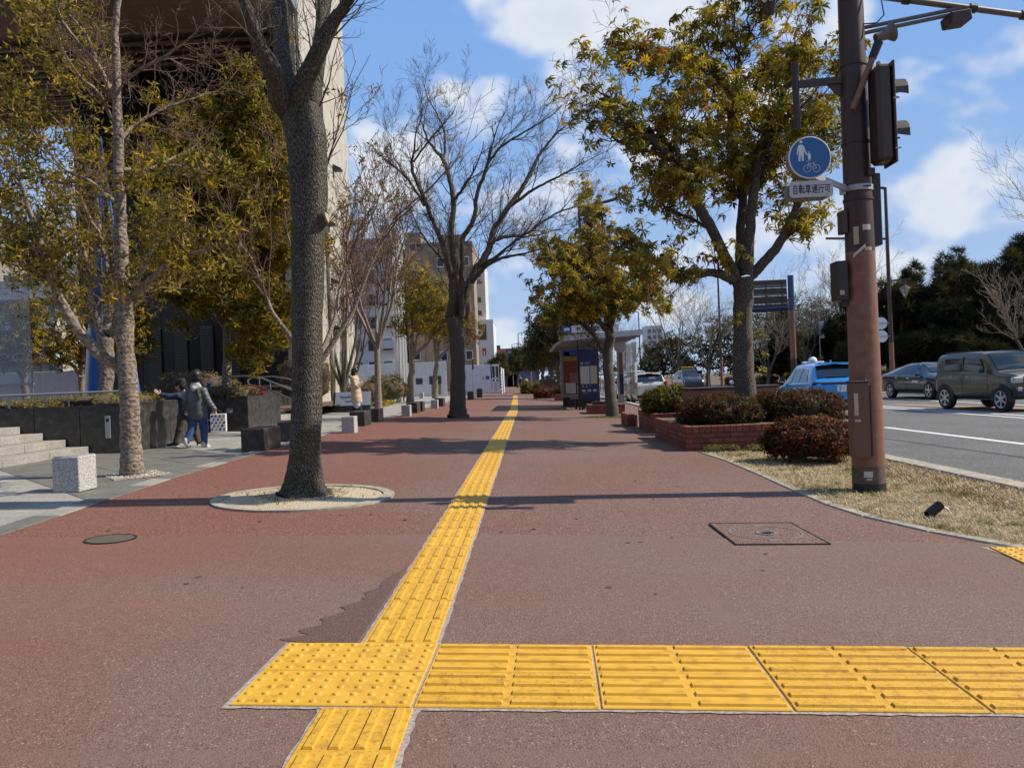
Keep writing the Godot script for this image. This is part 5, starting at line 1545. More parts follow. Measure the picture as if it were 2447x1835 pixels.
	# bed with flowers and the sign board
	for q in [[-7.3, -34.8, 0.9, 0.55, 0.9, 0, "reddish shrub behind the woman"], [-6.9, -37.5, 1.0, 0.75, 1.0, 1, "green shrub at the foot of the multi-stemmed trees"], [-7.4, -40.0, 1.1, 0.7, 1.0, 0, "reddish shrub beside the flagpoles"], [-7.6, -43.5, 1.0, 0.6, 1.0, 1, "green shrub right of the flagpoles"]]:
		shrub("flowerbed_shrub", q[6], "shrub", Vector3(q[0], gy(q[0]), q[1]), Vector3(q[2], q[3], q[4]), 2.2, M.hedge_spr, [[Color(0.16, 0.05, 0.025), 1.0], [Color(0.07, 0.07, 0.02), 2.0], [Color(0.22, 0.14, 0.05), 1.0]] if q[5] == 0 else [[Color(0.06, 0.065, 0.018), 2.0], [Color(0.14, 0.12, 0.03), 1.0]], 420, 2.2, 230 + int(-q[1]))
	for q in [[-6.35, -33.0, "yellow flowers at the edge of the bed behind the woman"], [-6.5, -35.6, "yellow flowers at the edge of the bed near the plaza tree trunk"]]:
		shrub("flowers", q[2], "flowers", Vector3(q[0], gy(q[0]), q[1]), Vector3(0.3, 0.14, 0.3), 2.0, M.hedge_spr, [[Color(0.62, 0.42, 0.02), 1.0], [Color(0.10, 0.09, 0.02), 1.0]], 90, 1.6, 240 + int(-q[1]))
	t = thing("name_board", "slanted silver name board with dark script on a black stone base", "sign", Vector3(-7.08, gy(-7.08), -28.3))
	b = MB.new()
	b.extrude(PackedVector2Array([Vector2(0.0, 0), Vector2(0.34, 0), Vector2(0.34, 0.22), Vector2(0.14, 0.72), Vector2(0.0, 0.72)]), Transform3D(Basis(Vector3.UP, PI / 2) * Basis(), Vector3(0, 0, 0.0)) * Transform3D(Basis(Vector3.UP, PI), Vector3(0, 0, 0)), -1.35)
	part("base", b, M.black_granite, t)
	var bt := Transform3D(Basis(Vector3.RIGHT, -0.38), Vector3(0.72, 0.475, 0.262))
	b = MB.new()
	b.box(bt, Vector3(1.28, 0.53, 0.012), 0.003)
	part("plate", b, M.galvanised_blue, t)
	b = MB.new()
	var rr2 := RandomNumberGenerator.new()
	rr2.seed = 3
	for row in 2:
		var x := -0.42 + row * 0.18
		for j in (15 if row == 0 else 10):
			var sc := 1.0 if row == 0 else 0.6
			var h := 0.11 * sc * (1.5 if j % 5 == 0 else 1.0)
			var pts := PackedVector3Array()
			var rs := PackedFloat32Array()
			for s in 7:
				var a := -0.4 + s * 0.85
				pts.append(bt * Vector3(x + cos(a) * 0.022 * sc, 0.06 - row * 0.17 + sin(a) * h * 0.32 + (0.03 if j % 5 == 0 else 0.0), 0.008))
				rs.append(0.007 * sc)
			b.tube(pts, rs, 4, false)
			x += 0.055 * sc
	part("script_lettering", b, M.ink_blue, t)
	cbox("badge", Vector3(0.06, 0.6, 0.012), Vector3(0.07, 0.05, 0.02), M.galvanised, t)
	# glass screen on the terrace, far left
	t = thing("glass_screen", "tall glass screen with steel edges at the far left of the terrace", "glass screen", Vector3(-9.66, 0.78, -15.0))
	for j in 4:
		b = MB.new()
		b.bx(Vector3(-0.42 - j * 0.8, 1.95, 0), Vector3(0.79, 3.9, 0.012))
		part("pane", b, M.glass, t)
	for j in 5:
		b = MB.new()
		b.cyl(Vector3(-0.02 - j * 0.8, 0, 0), Vector3(-0.02 - j * 0.8, 3.9, 0), 0.012, 0.012, 8)
		part("mullion", b, M.shelter_grey, t)
		if j:
			b = MB.new()
			b.lathe(Transform3D(Basis(), Vector3(-0.02 - j * 0.8, 1.55, 0.03)), [Vector2(0.0, -0.035), Vector2(0.035, 0.0), Vector2(0.0, 0.035)], 10)
			part("fixing", b, M.steel, t)
	b = MB.new()
	b.bx(Vector3(-1.6, 0.05, 0), Vector3(3.2, 0.1, 0.1))
	part("sill", b, M.shelter_grey, t)
	cbox("rail", Vector3(-1.6, 0.62, 0.06), Vector3(3.3, 0.04, 0.04), M.galvanised, t)
	# blue sculpture
	t = thing("blue_sculpture", "tall blue and white sculpture of leaning beams that meet in a point", "sculpture", Vector3(-12.9, 0.45, -23.5))
	var apex := Vector3(0.16, 8.6, 0)
	for q in [[Vector3(-0.36, 0, 0.1), "car_blue2", 0.24], [Vector3(0.06, 0, 0.0), "car_blue2", 0.15], [Vector3(1.05, 0, 0.1), "car_blue2", 0.15]]:
		b = MB.new()
		b.tube(PackedVector3Array([q[0], (q[0] as Vector3).lerp(apex, 0.55), apex]), PackedFloat32Array([q[2], q[2] * 0.52, 0.02]), 4, true)
		part("beam", b, M[q[1]], t)
		b = MB.new()
		b.tube(PackedVector3Array([q[0] + Vector3(-q[2] * 0.75, 0, q[2] * 0.6), (q[0] as Vector3).lerp(apex, 0.55) + Vector3(-q[2] * 0.38, 0, q[2] * 0.3), apex]), PackedFloat32Array([q[2] * 0.34, q[2] * 0.18, 0.015]), 4, true)
		part("edge_strip", b, M.sign_white, t)
	build_black_building()
	build_flagpoles_and_hoarding()
	print("plaza done")

func build_black_building() -> void:
	var t := thing("office_building", "tall building with a black recessed base, dark overhang and grey panelled street face", "building")
	var b := MB.new()
	var foot := PackedVector2Array([Vector2(-8.0, 8.0), Vector2(-9.95, 44.6), Vector2(-24, 46), Vector2(-46, 46), Vector2(-46, 8)])
	b.extrude(foot, Transform3D(Basis(Vector3.RIGHT, -PI / 2), Vector3(0, 17.45, 0)), 9.0)
	part("upper_storeys", b, M.panel_concrete, t)
	# soffit boards: plain near the camera, slatted towards the black wall
	for j in 24:
		var z := -8.4 - j * 1.1
		b = MB.new()
		b.bx(Vector3(-28.4 + 0.5 * 0.053 * (z + 8.0), 17.35, z), Vector3(35.2 + 0.053 * (z + 8.0), 0.16, 1.07))
		part("soffit_board", b, M.soffit_brown, t)
	for j in 28:
		var z := -34.95 - j * 0.38
		b = MB.new()
		b.bx(Vector3(-28.2, 17.24 - 0.015 * (j % 3), z), Vector3(34.0, 0.12, 0.2))
		part("slat", b, M.soffit_brown if j % 2 else M.soffit_pale, t)
	# edge beam of the overhang
	b = MB.new()
	b.bar(Vector3(-8.2, 17.3, -8.2), Vector3(-9.4, 17.3, -33.0), 0.5, 0.36)
	part("edge_beam", b, M.window_frame_blue, t)
	# black wall under it
	b = MB.new()
	b.bx(Vector3(-15.8, 8.6, -38.2), Vector3(12.0, 17.1, 1.0))
	part("black_wall", b, M.black_cladding, t)
	for j in 12:
		for s in 5:
			b = MB.new()
			b.bx(Vector3(-21.3 + j * 1.0, 1.7 + s * 3.4, -37.68), Vector3(0.98, 3.36, 0.04))
			part("cladding_panel", b, M.black_cladding, t)
	for j in 5:
		var lx := -19.4 + j * 1.28
		b = MB.new()
		b.bx(Vector3(lx, 2.75, -37.6), Vector3(0.62, 3.3, 0.1))
		var lp := part("louvre_panel", b, M.louvre_grey, t)
		b = MB.new()
		for s in 22: b.bx(Vector3(lx, 1.25 + s * 0.14, -37.53), Vector3(0.54, 0.05, 0.04))
		part("louvre_blades", b, M.louvre_dark, lp)
	# street face in tall grey panels
	var d := Vector3(0.0533, 0, 1).normalized()
	var p0 := Vector3(-9.95, 0, -44.5)
	b = MB.new()
	b.extrude(PackedVector2Array([Vector2(-9.99, 44.4), Vector2(-9.39, 33.1), Vector2(-10.2, 33.1), Vector2(-10.8, 44.4)]), Transform3D(Basis(Vector3.RIGHT, -PI / 2), Vector3(0, 0, 0)), 17.45)
	part("street_wall", b, M.panel_concrete, t)
	for j in 12:
		if j == 7: continue
		var c := p0 + d * (0.47 + j * 0.945)
		for s in 4:
			b = MB.new()
			var y0 := 0.3 + (0.0 if s == 0 else 1.9 + (s - 1) * 5.1)
			var hh := 1.88 if s == 0 else 5.06
			b.box(Transform3D(Basis(Vector3.UP, 0.0533), c + Vector3(0.06, y0 + hh * 0.5, 0)), Vector3(0.12, hh, 0.925), 0.01)
			part("facade_panel", b, M.panel_concrete, t)
		for s in 3:
			b = MB.new()
			b.box(Transform3D(Basis(Vector3.UP, 0.0533), c + Vector3(0.06, 17.5 + s * 3.0 + 1.45, 0)), Vector3(0.1, 2.9, 0.925), 0.01)
			part("facade_panel", b, M.panel_concrete, t)
	for q in [[-38.6, 6.6], [-38.6, 4.3], [-38.4, 9.4], [-40.2, 12.6]]:
		b = MB.new()
		b.extrude(PackedVector2Array([Vector2(0, 0), Vector2(0.4, -0.22), Vector2(0.4, -0.3), Vector2(0, -0.3)]), Transform3D(Basis(), Vector3(-9.55, q[1], q[0])), 0.5)
		part("vent_hood", b, M.pole_base_black, t)
	b = MB.new()
	b.bx(Vector3(-10.6, 0.55, -30.0), Vector3(2.0, 1.1, 7.0))
	part("plinth", b, M.black_granite, t)

func build_flagpoles_and_hoarding() -> void:
	var words := ["nearest", "second", "third", "farthest"]
	for k in 4:
		var t := thing("flagpole", "%s of the four tall steel flagpoles" % words[k], "flagpole", Vector3(-6.9 - k * 0.1, gy(-6.9), -41.0 - k * 1.67), 0.0, "flagpoles")
		var b := MB.new()
		b.cyl(Vector3(0, -0.05, 0), Vector3(0, 10.6, 0), 0.095, 0.05, 12)
		part("pole", b, M.flagpole_steel, t)
		b = MB.new()
		b.lathe(Transform3D(Basis(), Vector3(0, 10.6, 0)), [Vector2(0.05, 0), Vector2(0.12, 0.02), Vector2(0.12, 0.09), Vector2(0.0, 0.12)], 12)
		part("finial", b, M.pole_base_black, t)
		b = MB.new()
		b.cyl(Vector3(0.11, 1.2, 0.0), Vector3(0.075, 10.4, 0.0), 0.008, 0.008, 4)
		part("halyard", b, M.sign_white, t)
	# hoarding: a long stretch in shade and a taller white return with doors
	var t := thing("hoarding", "long pale site hoarding behind the plaza trees", "hoarding", Vector3(-6.0, gy(-6.0), -58.0))
	for k in 22:
		var b := MB.new()
		b.bx(Vector3(-0.3 - k * 0.53, 1.3, 0.02 * (k % 2)), Vector3(0.52, 2.6, 0.03), 0.008)
		part("panel", b, M.hoarding_white, t)
	for q in [[-0.9, 1.25, 0.9, 0.6, "photo_dark"], [-0.85, 0.6, 0.7, 0.9, "photo_brown"], [-2.1, 1.2, 0.5, 0.45, "photo_dark"]]:
		cbox("picture_panel", Vector3(q[0], q[1], 0.05), Vector3(q[2], q[3], 0.02), M[q[4]], t)
	t = thing("site_gate", "white site hoarding with barred doors, notices and striped corner posts", "hoarding", Vector3(-2.5, gy(-2.5), -68.0))
	for k in 6:
		var b := MB.new()
		b.bx(Vector3(-3.02 + k * 0.42, 1.3, 0.015 * (k % 2)), Vector3(0.415, 2.6, 0.03), 0.008)
		part("panel", b, M.hoarding_white, t)
	for q in [Vector3(-0.46, 1.3, 0), Vector3(-0.14, 1.3, 0)]:
		var dr := cbox("door", q, Vector3(0.3, 2.56, 0.04), M.hoarding_white, t, 0.008)
		cbox("pane", q + Vector3(0, 0.62, 0.025), Vector3(0.21, 1.0, 0.02), M.window_glass, dr)
		cbox("pane", q + Vector3(0, -0.18, 0.025), Vector3(0.21, 0.26, 0.02), M.window_glass, dr)
	var nb := cbox("notice_board", Vector3(-0.27, 0.62, 0.08), Vector3(0.62, 0.95, 0.03), M.sign_white, t, 0.008)
	var lb := MB.new()
	for k in 9: lb.bx(Vector3(-0.27 + 0.03 * sin(k * 2.0), 0.98 - k * 0.085, 0.099), Vector3(0.44 - 0.08 * (k % 3), 0.025, 0.006))
	part("print", lb, M.photo_dark, nb)
	cbox("blue_notice", Vector3(-1.0, 1.45, 0.04), Vector3(0.3, 0.3, 0.02), M.notice_blue, t)
	cbox("emblem_notice", Vector3(-1.38, 1.42, 0.035), Vector3(0.12, 0.26, 0.015), M.taxi_yellow, t)
	for x in [-3.12, 0.16]:
		var ps := MB.new()
		ps.bx(Vector3(x, 0.95, 0.06), Vector3(0.13, 1.7, 0.06), 0.01)
		var po := part("corner_post", ps, M.sign_white, t)
		for k in 6:
			var sb := MB.new()
			sb.box(Transform3D(Basis(Vector3.BACK, 0.6), Vector3(x, 0.25 + k * 0.28, 0.092)), Vector3(0.15, 0.1, 0.008))
			part("stripe", sb, M.notice_blue, po)
	for k in 10:
		var b := MB.new()
		b.bx(Vector3(0.2 + 0.01 * (k % 2), 1.15, -0.4 - k * 0.8), Vector3(0.03, 2.3, 0.78), 0.008)
		part("panel", b, M.hoarding_white, t)
	t = thing("street_sign_post", "thin grey post with a dark narrow sign in front of the site gate", "sign post", Vector3(-4.35, gy(-4.35), -62.0))
	var b := MB.new()
	b.cyl(Vector3.ZERO, Vector3(0, 3.0, 0), 0.035, 0.035, 8)
	part("post", b, M.grey_metal, t)
	cbox("sign_plate", Vector3(0.02, 2.45, 0.05), Vector3(0.14, 0.8, 0.04), M.photo_dark, t, 0.01)

func build_behind() -> void:   # unseen blocks added behind the camera to darken the near faces
	for q in [[-24.0, 16.0, 30.0, 22.0, "unseen block added behind the camera on the plaza side to cut the sky fill"], [2.0, 30.0, 16.0, 18.0, "low unseen block added behind the camera at the end of the pavement to cut the sky fill"]]:
		var t := thing("added_block", q[4], "building", Vector3(q[0], 0, q[1]))
		cbox("wall", Vector3(0, q[3] * 0.5, 6), Vector3(q[2], q[3], 12), M.wall_grey, t)
		facade_windows(t, -q[2] * 0.46, q[2] * 0.46, 2.0, q[3] - 1.0, -0.02, 8, 4, 2.0, 2.2, M.wall_dark)

func facade_windows(t: Node3D, x0: float, x1: float, y0: float, y1: float, z: float, nx: int, ny: int, w: float, h: float, frame: Material, only = null) -> void:
	for a in nx:
		for c in ny:
			if only != null and not only.call(a, c): continue
			var p := Vector3(lerpf(x0, x1, (a + 0.5) / nx), lerpf(y0, y1, (c + 0.5) / ny), z)
			var f := cbox("window", p, Vector3(w, h, 0.16), frame, t)
			cbox("pane", p + Vector3(0, 0, 0.05), Vector3(w * 0.86, h * 0.86, 0.1), M.window_glass, f)

func strokes(b: MB, t: Transform3D, lines: Array, size: float, w: float, depth: float) -> void:   # pen strokes on a 0..10 grid
	for l in lines:
		for k in range(0, l.size() - 2, 2):
			var p := Vector2(l[k], l[k + 1]) / 10.0 * size
			var q := Vector2(l[k + 2], l[k + 3]) / 10.0 * size
			var d := (q - p).normalized() * w * 0.5
			var s := Vector2(-d.y, d.x)
			b.extrude(PackedVector2Array([p - d + s, p - d - s, q + d - s, q + d + s]), t, depth)

func build_far_buildings() -> void:
	# brown apartment block
	var t := thing("apartment_block", "brown apartment block with a taller stair tower, behind the leafless tree", "building", Vector3(-9.7, 0, -90.0))
	cbox("wall", Vector3(0.7, 8.6, -6), Vector3(6.4, 17.2, 12), M.wall_brown, t)
	cbox("stair_tower", Vector3(-3.0, 9.4, -6), Vector3(1.9, 18.8, 12.2), M.wall_brown, t)
	cbox("recess_wall", Vector3(-1.5, 8.2, -6.6), Vector3(2.2, 16.4, 11), M.wall_brown, t)
	cbox("roof_house", Vector3(1.2, 18.0, -4), Vector3(2.6, 1.7, 3), M.wall_brown, t)
	cbox("roof_parapet", Vector3(0.7, 17.35, -6), Vector3(6.5, 0.4, 12.2), M.wall_grey, t)
	facade_windows(t, -0.6, 3.8, 3.0, 16.6, 0.0, 3, 5, 0.8, 1.1, M.sign_white)
	facade_windows(t, -3.7, -2.3, 3.0, 18.6, 0.1, 1, 5, 0.8, 1.1, M.sign_white)
	for k in 5:
		var y := 4.0 + k * 2.8
		var bl := cbox("balcony", Vector3(-1.35, y, -0.7), Vector3(1.8, 1.0, 0.9), M.wall_grey if k % 2 else M.wall_brown, t)
		cbox("balcony_rail", Vector3(-1.35, y + 0.55, -0.25), Vector3(1.8, 0.1, 0.08), M.sign_white, bl)
	# hotel: narrow white tower on a podium
	t = thing("hotel", "narrow white hotel tower with blue lettering, mural podium and small square windows", "building", Vector3(-5.6, 0, -96.0))
	cbox("tower", Vector3(-0.75, 8.0, -4), Vector3(3.1, 16.0, 8), M.wall_white, t)
	cbox("podium", Vector3(0.0, 4.3, -3.2), Vector3(3.3, 8.6, 8.4), M.wall_white_blue, t)
	cbox("podium_cap", Vector3(0.0, 8.7, -3.2), Vector3(3.4, 0.2, 8.5), M.sign_white, t)
	facade_windows(t, -2.1, 0.7, 8.9, 12.2, 0.02, 2, 2, 0.55, 0.6, M.wall_grey)
	var mu := cbox("mural", Vector3(-0.35, 7.3, 1.03), Vector3(2.3, 1.9, 0.06), M.photo_dark, t)
	var b := MB.new()
	b.lathe(Transform3D(Basis(Vector3.RIGHT, PI / 2), Vector3(-0.2, 7.2, 1.06)), [Vector2(0.2, 0.0), Vector2(0.2, 0.03), Vector2(0.5, 0.03), Vector2(0.5, 0.0)], 20)
	part("white_figure", b, M.sign_white, mu)
	b = MB.new()
	b.lathe(Transform3D(Basis(Vector3.RIGHT, PI / 2), Vector3(-0.85, 7.95, 1.06)), [Vector2(0.17, 0.0), Vector2(0.17, 0.03), Vector2(0.0, 0.03)], 16)
	part("white_figure", b, M.sign_white, mu)
	var rs := cbox("red_sign", Vector3(0.45, 4.9, 1.05), Vector3(0.42, 0.85, 0.08), M.sign_red, t)
	cbox("lantern_mark", Vector3(0.45, 4.72, 1.1), Vector3(0.14, 0.34, 0.02), M.sign_white, rs)
	b = MB.new()
	var sx := 1.0
	var fr := Transform3D(Basis(), Vector3(-1.75, 14.2, 0.02))
	strokes(b, fr, [[2, 9, 2, 1], [0, 7, 4, 7], [5, 8, 9, 8], [7, 10, 7, 0], [5, 5, 9, 5], [5, 8, 5, 3], [9, 8, 9, 3], [5, 3, 9, 3]], 0.62, 0.075, 0.06)
	fr.origin.x += 0.75
	strokes(b, fr, [[0, 8, 5, 8], [2.5, 10, 2.5, 6], [0, 6, 5, 6], [1, 5, 4, 5, 4, 1, 1, 1, 1, 5], [1, 3, 4, 3], [7, 10, 7, 0], [7, 9, 9.5, 9, 8, 6, 9.5, 4, 8.5, 3]], 0.62, 0.07, 0.06)
	fr.origin.x += 0.75
	strokes(b, fr, [[4, 10, 1, 6.5, 8, 7], [6, 8.5, 9, 5.5], [1.5, 4.5, 8, 4.5, 8, 0.5, 1.5, 0.5, 1.5, 4.5]], 0.62, 0.075, 0.06)
	fr.origin = Vector3(-1.7, 13.3, 0.02)
	strokes(b, fr, [[1, 7.5, 9, 7.5], [5, 10, 5, 0], [2.5, 5, 1, 2], [7.5, 5, 9, 2]], 0.62, 0.08, 0.06)
	fr.origin.x += 0.75
	strokes(b, fr, [[2, 9, 8, 9], [0.5, 6, 9.5, 6], [5.5, 6, 5, 3, 2.5, 0.5]], 0.62, 0.08, 0.06)
	fr.origin.x += 0.75
	strokes(b, fr, [[3, 8.5, 3, 4, 1, 1], [6, 9, 6, 1, 9.5, 4]], 0.62, 0.08, 0.06)
	part("lettering", b, M.ink_blue, t)
	# grey-white apartments behind the flagpoles
	t = thing("apartment_block", "grey white apartment block with dark windows behind the flagpoles", "building", Vector3(-17.2, 0, -84.0))
	cbox("wall", Vector3(0.6, 8.6, -5), Vector3(5.2, 17.2, 10), M.wall_white, t)
	cbox("roof_tank", Vector3(2.2, 18.2, -4), Vector3(1.6, 2.0, 2), M.wall_dark, t)
	facade_windows(t, -1.9, 3.0, 2.0, 16.6, 0.0, 3, 6, 0.9, 1.2, M.wall_dark)
	for k in 5: cbox("balcony", Vector3(2.3, 3.2 + k * 2.45, 0.35), Vector3(1.5, 0.9, 0.7), M.wall_white, t)
	t = thing("apartment_block", "reddish brown block squeezed between the flagpoles and the brown apartments", "building", Vector3(-14.2, 0, -100.0))
	cbox("wall", Vector3(0, 7.2, -5), Vector3(3.4, 14.4, 10), M.wall_red, t)
	facade_windows(t, -1.6, 1.6, 2.0, 13.6, 0.0, 2, 5, 0.9, 1.1, M.wall_grey)
	# far end of the street
	t = thing("shopping_centre", "distant dark blue building with an orange panel at the end of the street", "building", Vector3(-6.0, -1.0, -230.0))
	cbox("wall", Vector3(-1.5, 6.0, -8), Vector3(9.0, 12.0, 16), M.wall_slate, t)
	cbox("wing", Vector3(4.5, 4.0, -6), Vector3(9.0, 8.0, 12), M.wall_slate, t)
	cbox("pale_wing", Vector3(4.0, 6.3, -10), Vector3(2.4, 12.6, 10), M.wall_white, t)
	cbox("orange_panel", Vector3(-1.4, 11.0, 0.1), Vector3(2.4, 1.5, 0.2), M.sign_orange, t)
	b = MB.new()
	for k in 3: strokes(b, Transform3D(Basis(), Vector3(0.5 + k * 0.9, 10.6, 0.05)), [[[0, 0, 5, 10, 9, 0], [2, 4, 7, 4]], [[0, 10, 0, 0], [0, 10, 8, 0], [8, 0, 8, 10]], [[0, 0, 8, 10], [0, 10, 8, 0]]][k], 0.7, 0.14, 0.1)
	part("lettering", b, M.sign_white, t)
	facade_windows(t, -0.5, 3.0, 4.0, 9.5, 0.0, 5, 3, 0.4, 1.1, M.wall_white)
	cbox("roof_plant", Vector3(-3.6, 12.6, -5), Vector3(3.4, 1.2, 3), M.wall_dark, t)
	cbox("canopy", Vector3(-4.2, 8.6, 0.6), Vector3(7.0, 0.4, 2.0), M.wall_dark, t)
	# apartments seen past the glass screen
	t = thing("apartment_block", "pale apartment block with stacked balconies seen past the glass screen", "building", Vector3(-46.5, 0, -72.0))
	cbox("wall", Vector3(-2.5, 6.2, -5), Vector3(11, 12.4, 10), M.wall_beige, t)
	for k in 4:
		var bl := cbox("balcony", Vector3(-1.5, 2.6 + k * 2.8, 0.5), Vector3(9.0, 1.0, 1.2), M.wall_white, t)
		cbox("balcony_slab", Vector3(-1.5, 2.0 + k * 2.8, 0.55), Vector3(9.3, 0.2, 1.5), M.wall_grey, bl)
		facade_windows(t, -6.0, 3.0, 3.0 + k * 2.8, 4.6 + k * 2.8, 0.0, 5, 1, 1.3, 1.3, M.wall_grey)
	t = thing("apartment_block", "white rooftop block standing behind the balconied apartments", "building", Vector3(-51.5, 0, -86.0))
	cbox("wall", Vector3(0, 8.5, -4), Vector3(7, 17.0, 8), M.wall_white, t)
	b = MB.new()
	for q in [[-2.0, 3.4], [1.6, 2.6]]:
		b.cyl(Vector3(q[0], 17.0, -3), Vector3(q[0], 17.0 + q[1], -3), 0.05, 0.04, 5)
		b.bar(Vector3(q[0] - 0.7, 16.6 + q[1], -3), Vector3(q[0] + 0.7, 16.6 + q[1], -3), 0.05, 0.05)
	part("aerials", b, M.grey_metal, t)
	t = thing("apartment_block", "beige balconied tower at the very left edge, behind the glass", "building", Vector3(-56.5, 0, -74.0))
	cbox("wall", Vector3(-2.0, 9.0, -5), Vector3(10, 18.0, 10), M.wall_beige, t)
	for k in 6: cbox("balcony", Vector3(-1.0, 2.4 + k * 2.9, 0.5), Vector3(8.2, 1.0, 1.2), M.wall_brown, t)
	t = thing("site_fence", "long grey fence panels behind the forecourt trees", "fence", Vector3(-22.0, 0.3, -46.0))
	for k in 20:
		var fb := MB.new()
		fb.bx(Vector3(3.0 - k * 1.2, 1.2, 0), Vector3(1.19, 2.6, 0.05), 0.01)
		part("panel", fb, M.hoarding_white, t)
	# towers over the park, far right
	for q in [[22.0, -300.0, 26.0, 7.0, "distant pale tower block over the trees, left of the tall roadside trunk"], [47.0, -290.0, 20.0, 6.0, "distant white tower block just left of the taxi"], [12.0, -280.0, 19.0, 9.0, "distant grey block over the trees beside the shelter column"]]:
		t = thing("tower_block", q[4], "building", Vector3(q[0], -0.5, q[1]))
		cbox("wall", Vector3(0, q[2] * 0.5, 0), Vector3(q[3], q[2], 10), M.wall_white, t)
		facade_windows(t, -q[3] * 0.45, q[3] * 0.45, q[2] * 0.4, q[2] * 0.96, 5.0, 3, 5, 1.2, 1.4, M.wall_grey)
	print("far buildings done")

func left_materials() -> void:
	mat("galvanised_blue", Color(0.40, 0.43, 0.47), 0.35, 0.4)
	mat("ink_blue", Color(0.02, 0.03, 0.10), 0.5)
	mat("car_blue2", Color(0.02, 0.13, 0.48), 0.3)
	tmat("soffit_brown", ramp_tex(noise(70, 0.02, FastNoiseLite.TYPE_SIMPLEX, 4), 256, [0.0, 1.0], [Color(0.26, 0.225, 0.18), Color(0.33, 0.29, 0.235)]), 5.0, 0.6)
	mat("soffit_pale", Color(0.05, 0.045, 0.04), 0.6)
	mat("window_frame_blue", Color(0.20, 0.22, 0.25), 0.4, 0.3)
	mat("black_cladding", Color(0.009, 0.009, 0.010), 0.35)
	mat("louvre_grey", Color(0.10, 0.10, 0.10), 0.5, 0.3)
	mat("louvre_dark", Color(0.05, 0.05, 0.05), 0.5)
	tmat("hoarding_white", ramp_tex(noise(71, 0.02, FastNoiseLite.TYPE_SIMPLEX, 4), 256, [0.0, 1.0], [Color(0.60, 0.62, 0.65), Color(0.70, 0.72, 0.75)]), 3.0, 0.5)
	mat("photo_dark", Color(0.05, 0.045, 0.05), 0.5)
	mat("photo_brown", Color(0.26, 0.17, 0.11), 0.5)
	mat("notice_blue", Color(0.02, 0.10, 0.40), 0.4)
	mat("sign_red", Color(0.36, 0.06, 0.03), 0.5)
	mat("sign_orange", Color(0.48, 0.13, 0.05), 0.6)
	tmat("wall_brown", ramp_tex(noise(72, 0.02, FastNoiseLite.TYPE_SIMPLEX, 4), 256, [0.0, 1.0], [Color(0.23, 0.175, 0.125), Color(0.30, 0.235, 0.17)]), 8.0, 0.85)
	tmat("wall_white", ramp_tex(noise(73, 0.02, FastNoiseLite.TYPE_SIMPLEX, 4), 256, [0.0, 1.0], [Color(0.46, 0.46, 0.46), Color(0.58, 0.58, 0.57)]), 8.0, 0.85)
	tmat("wall_beige", ramp_tex(noise(74, 0.02, FastNoiseLite.TYPE_SIMPLEX, 4), 256, [0.0, 1.0], [Color(0.30, 0.26, 0.21), Color(0.40, 0.36, 0.30)]), 8.0, 0.85)
	mat("wall_white_blue", Color(0.56, 0.60, 0.66), 0.8)
	mat("wall_grey", Color(0.22, 0.22, 0.225), 0.8)
	mat("wall_dark", Color(0.055, 0.06, 0.07), 0.7)
	mat("wall_slate", Color(0.075, 0.095, 0.14), 0.8)
	mat("wall_red", Color(0.17, 0.095, 0.075), 0.85)

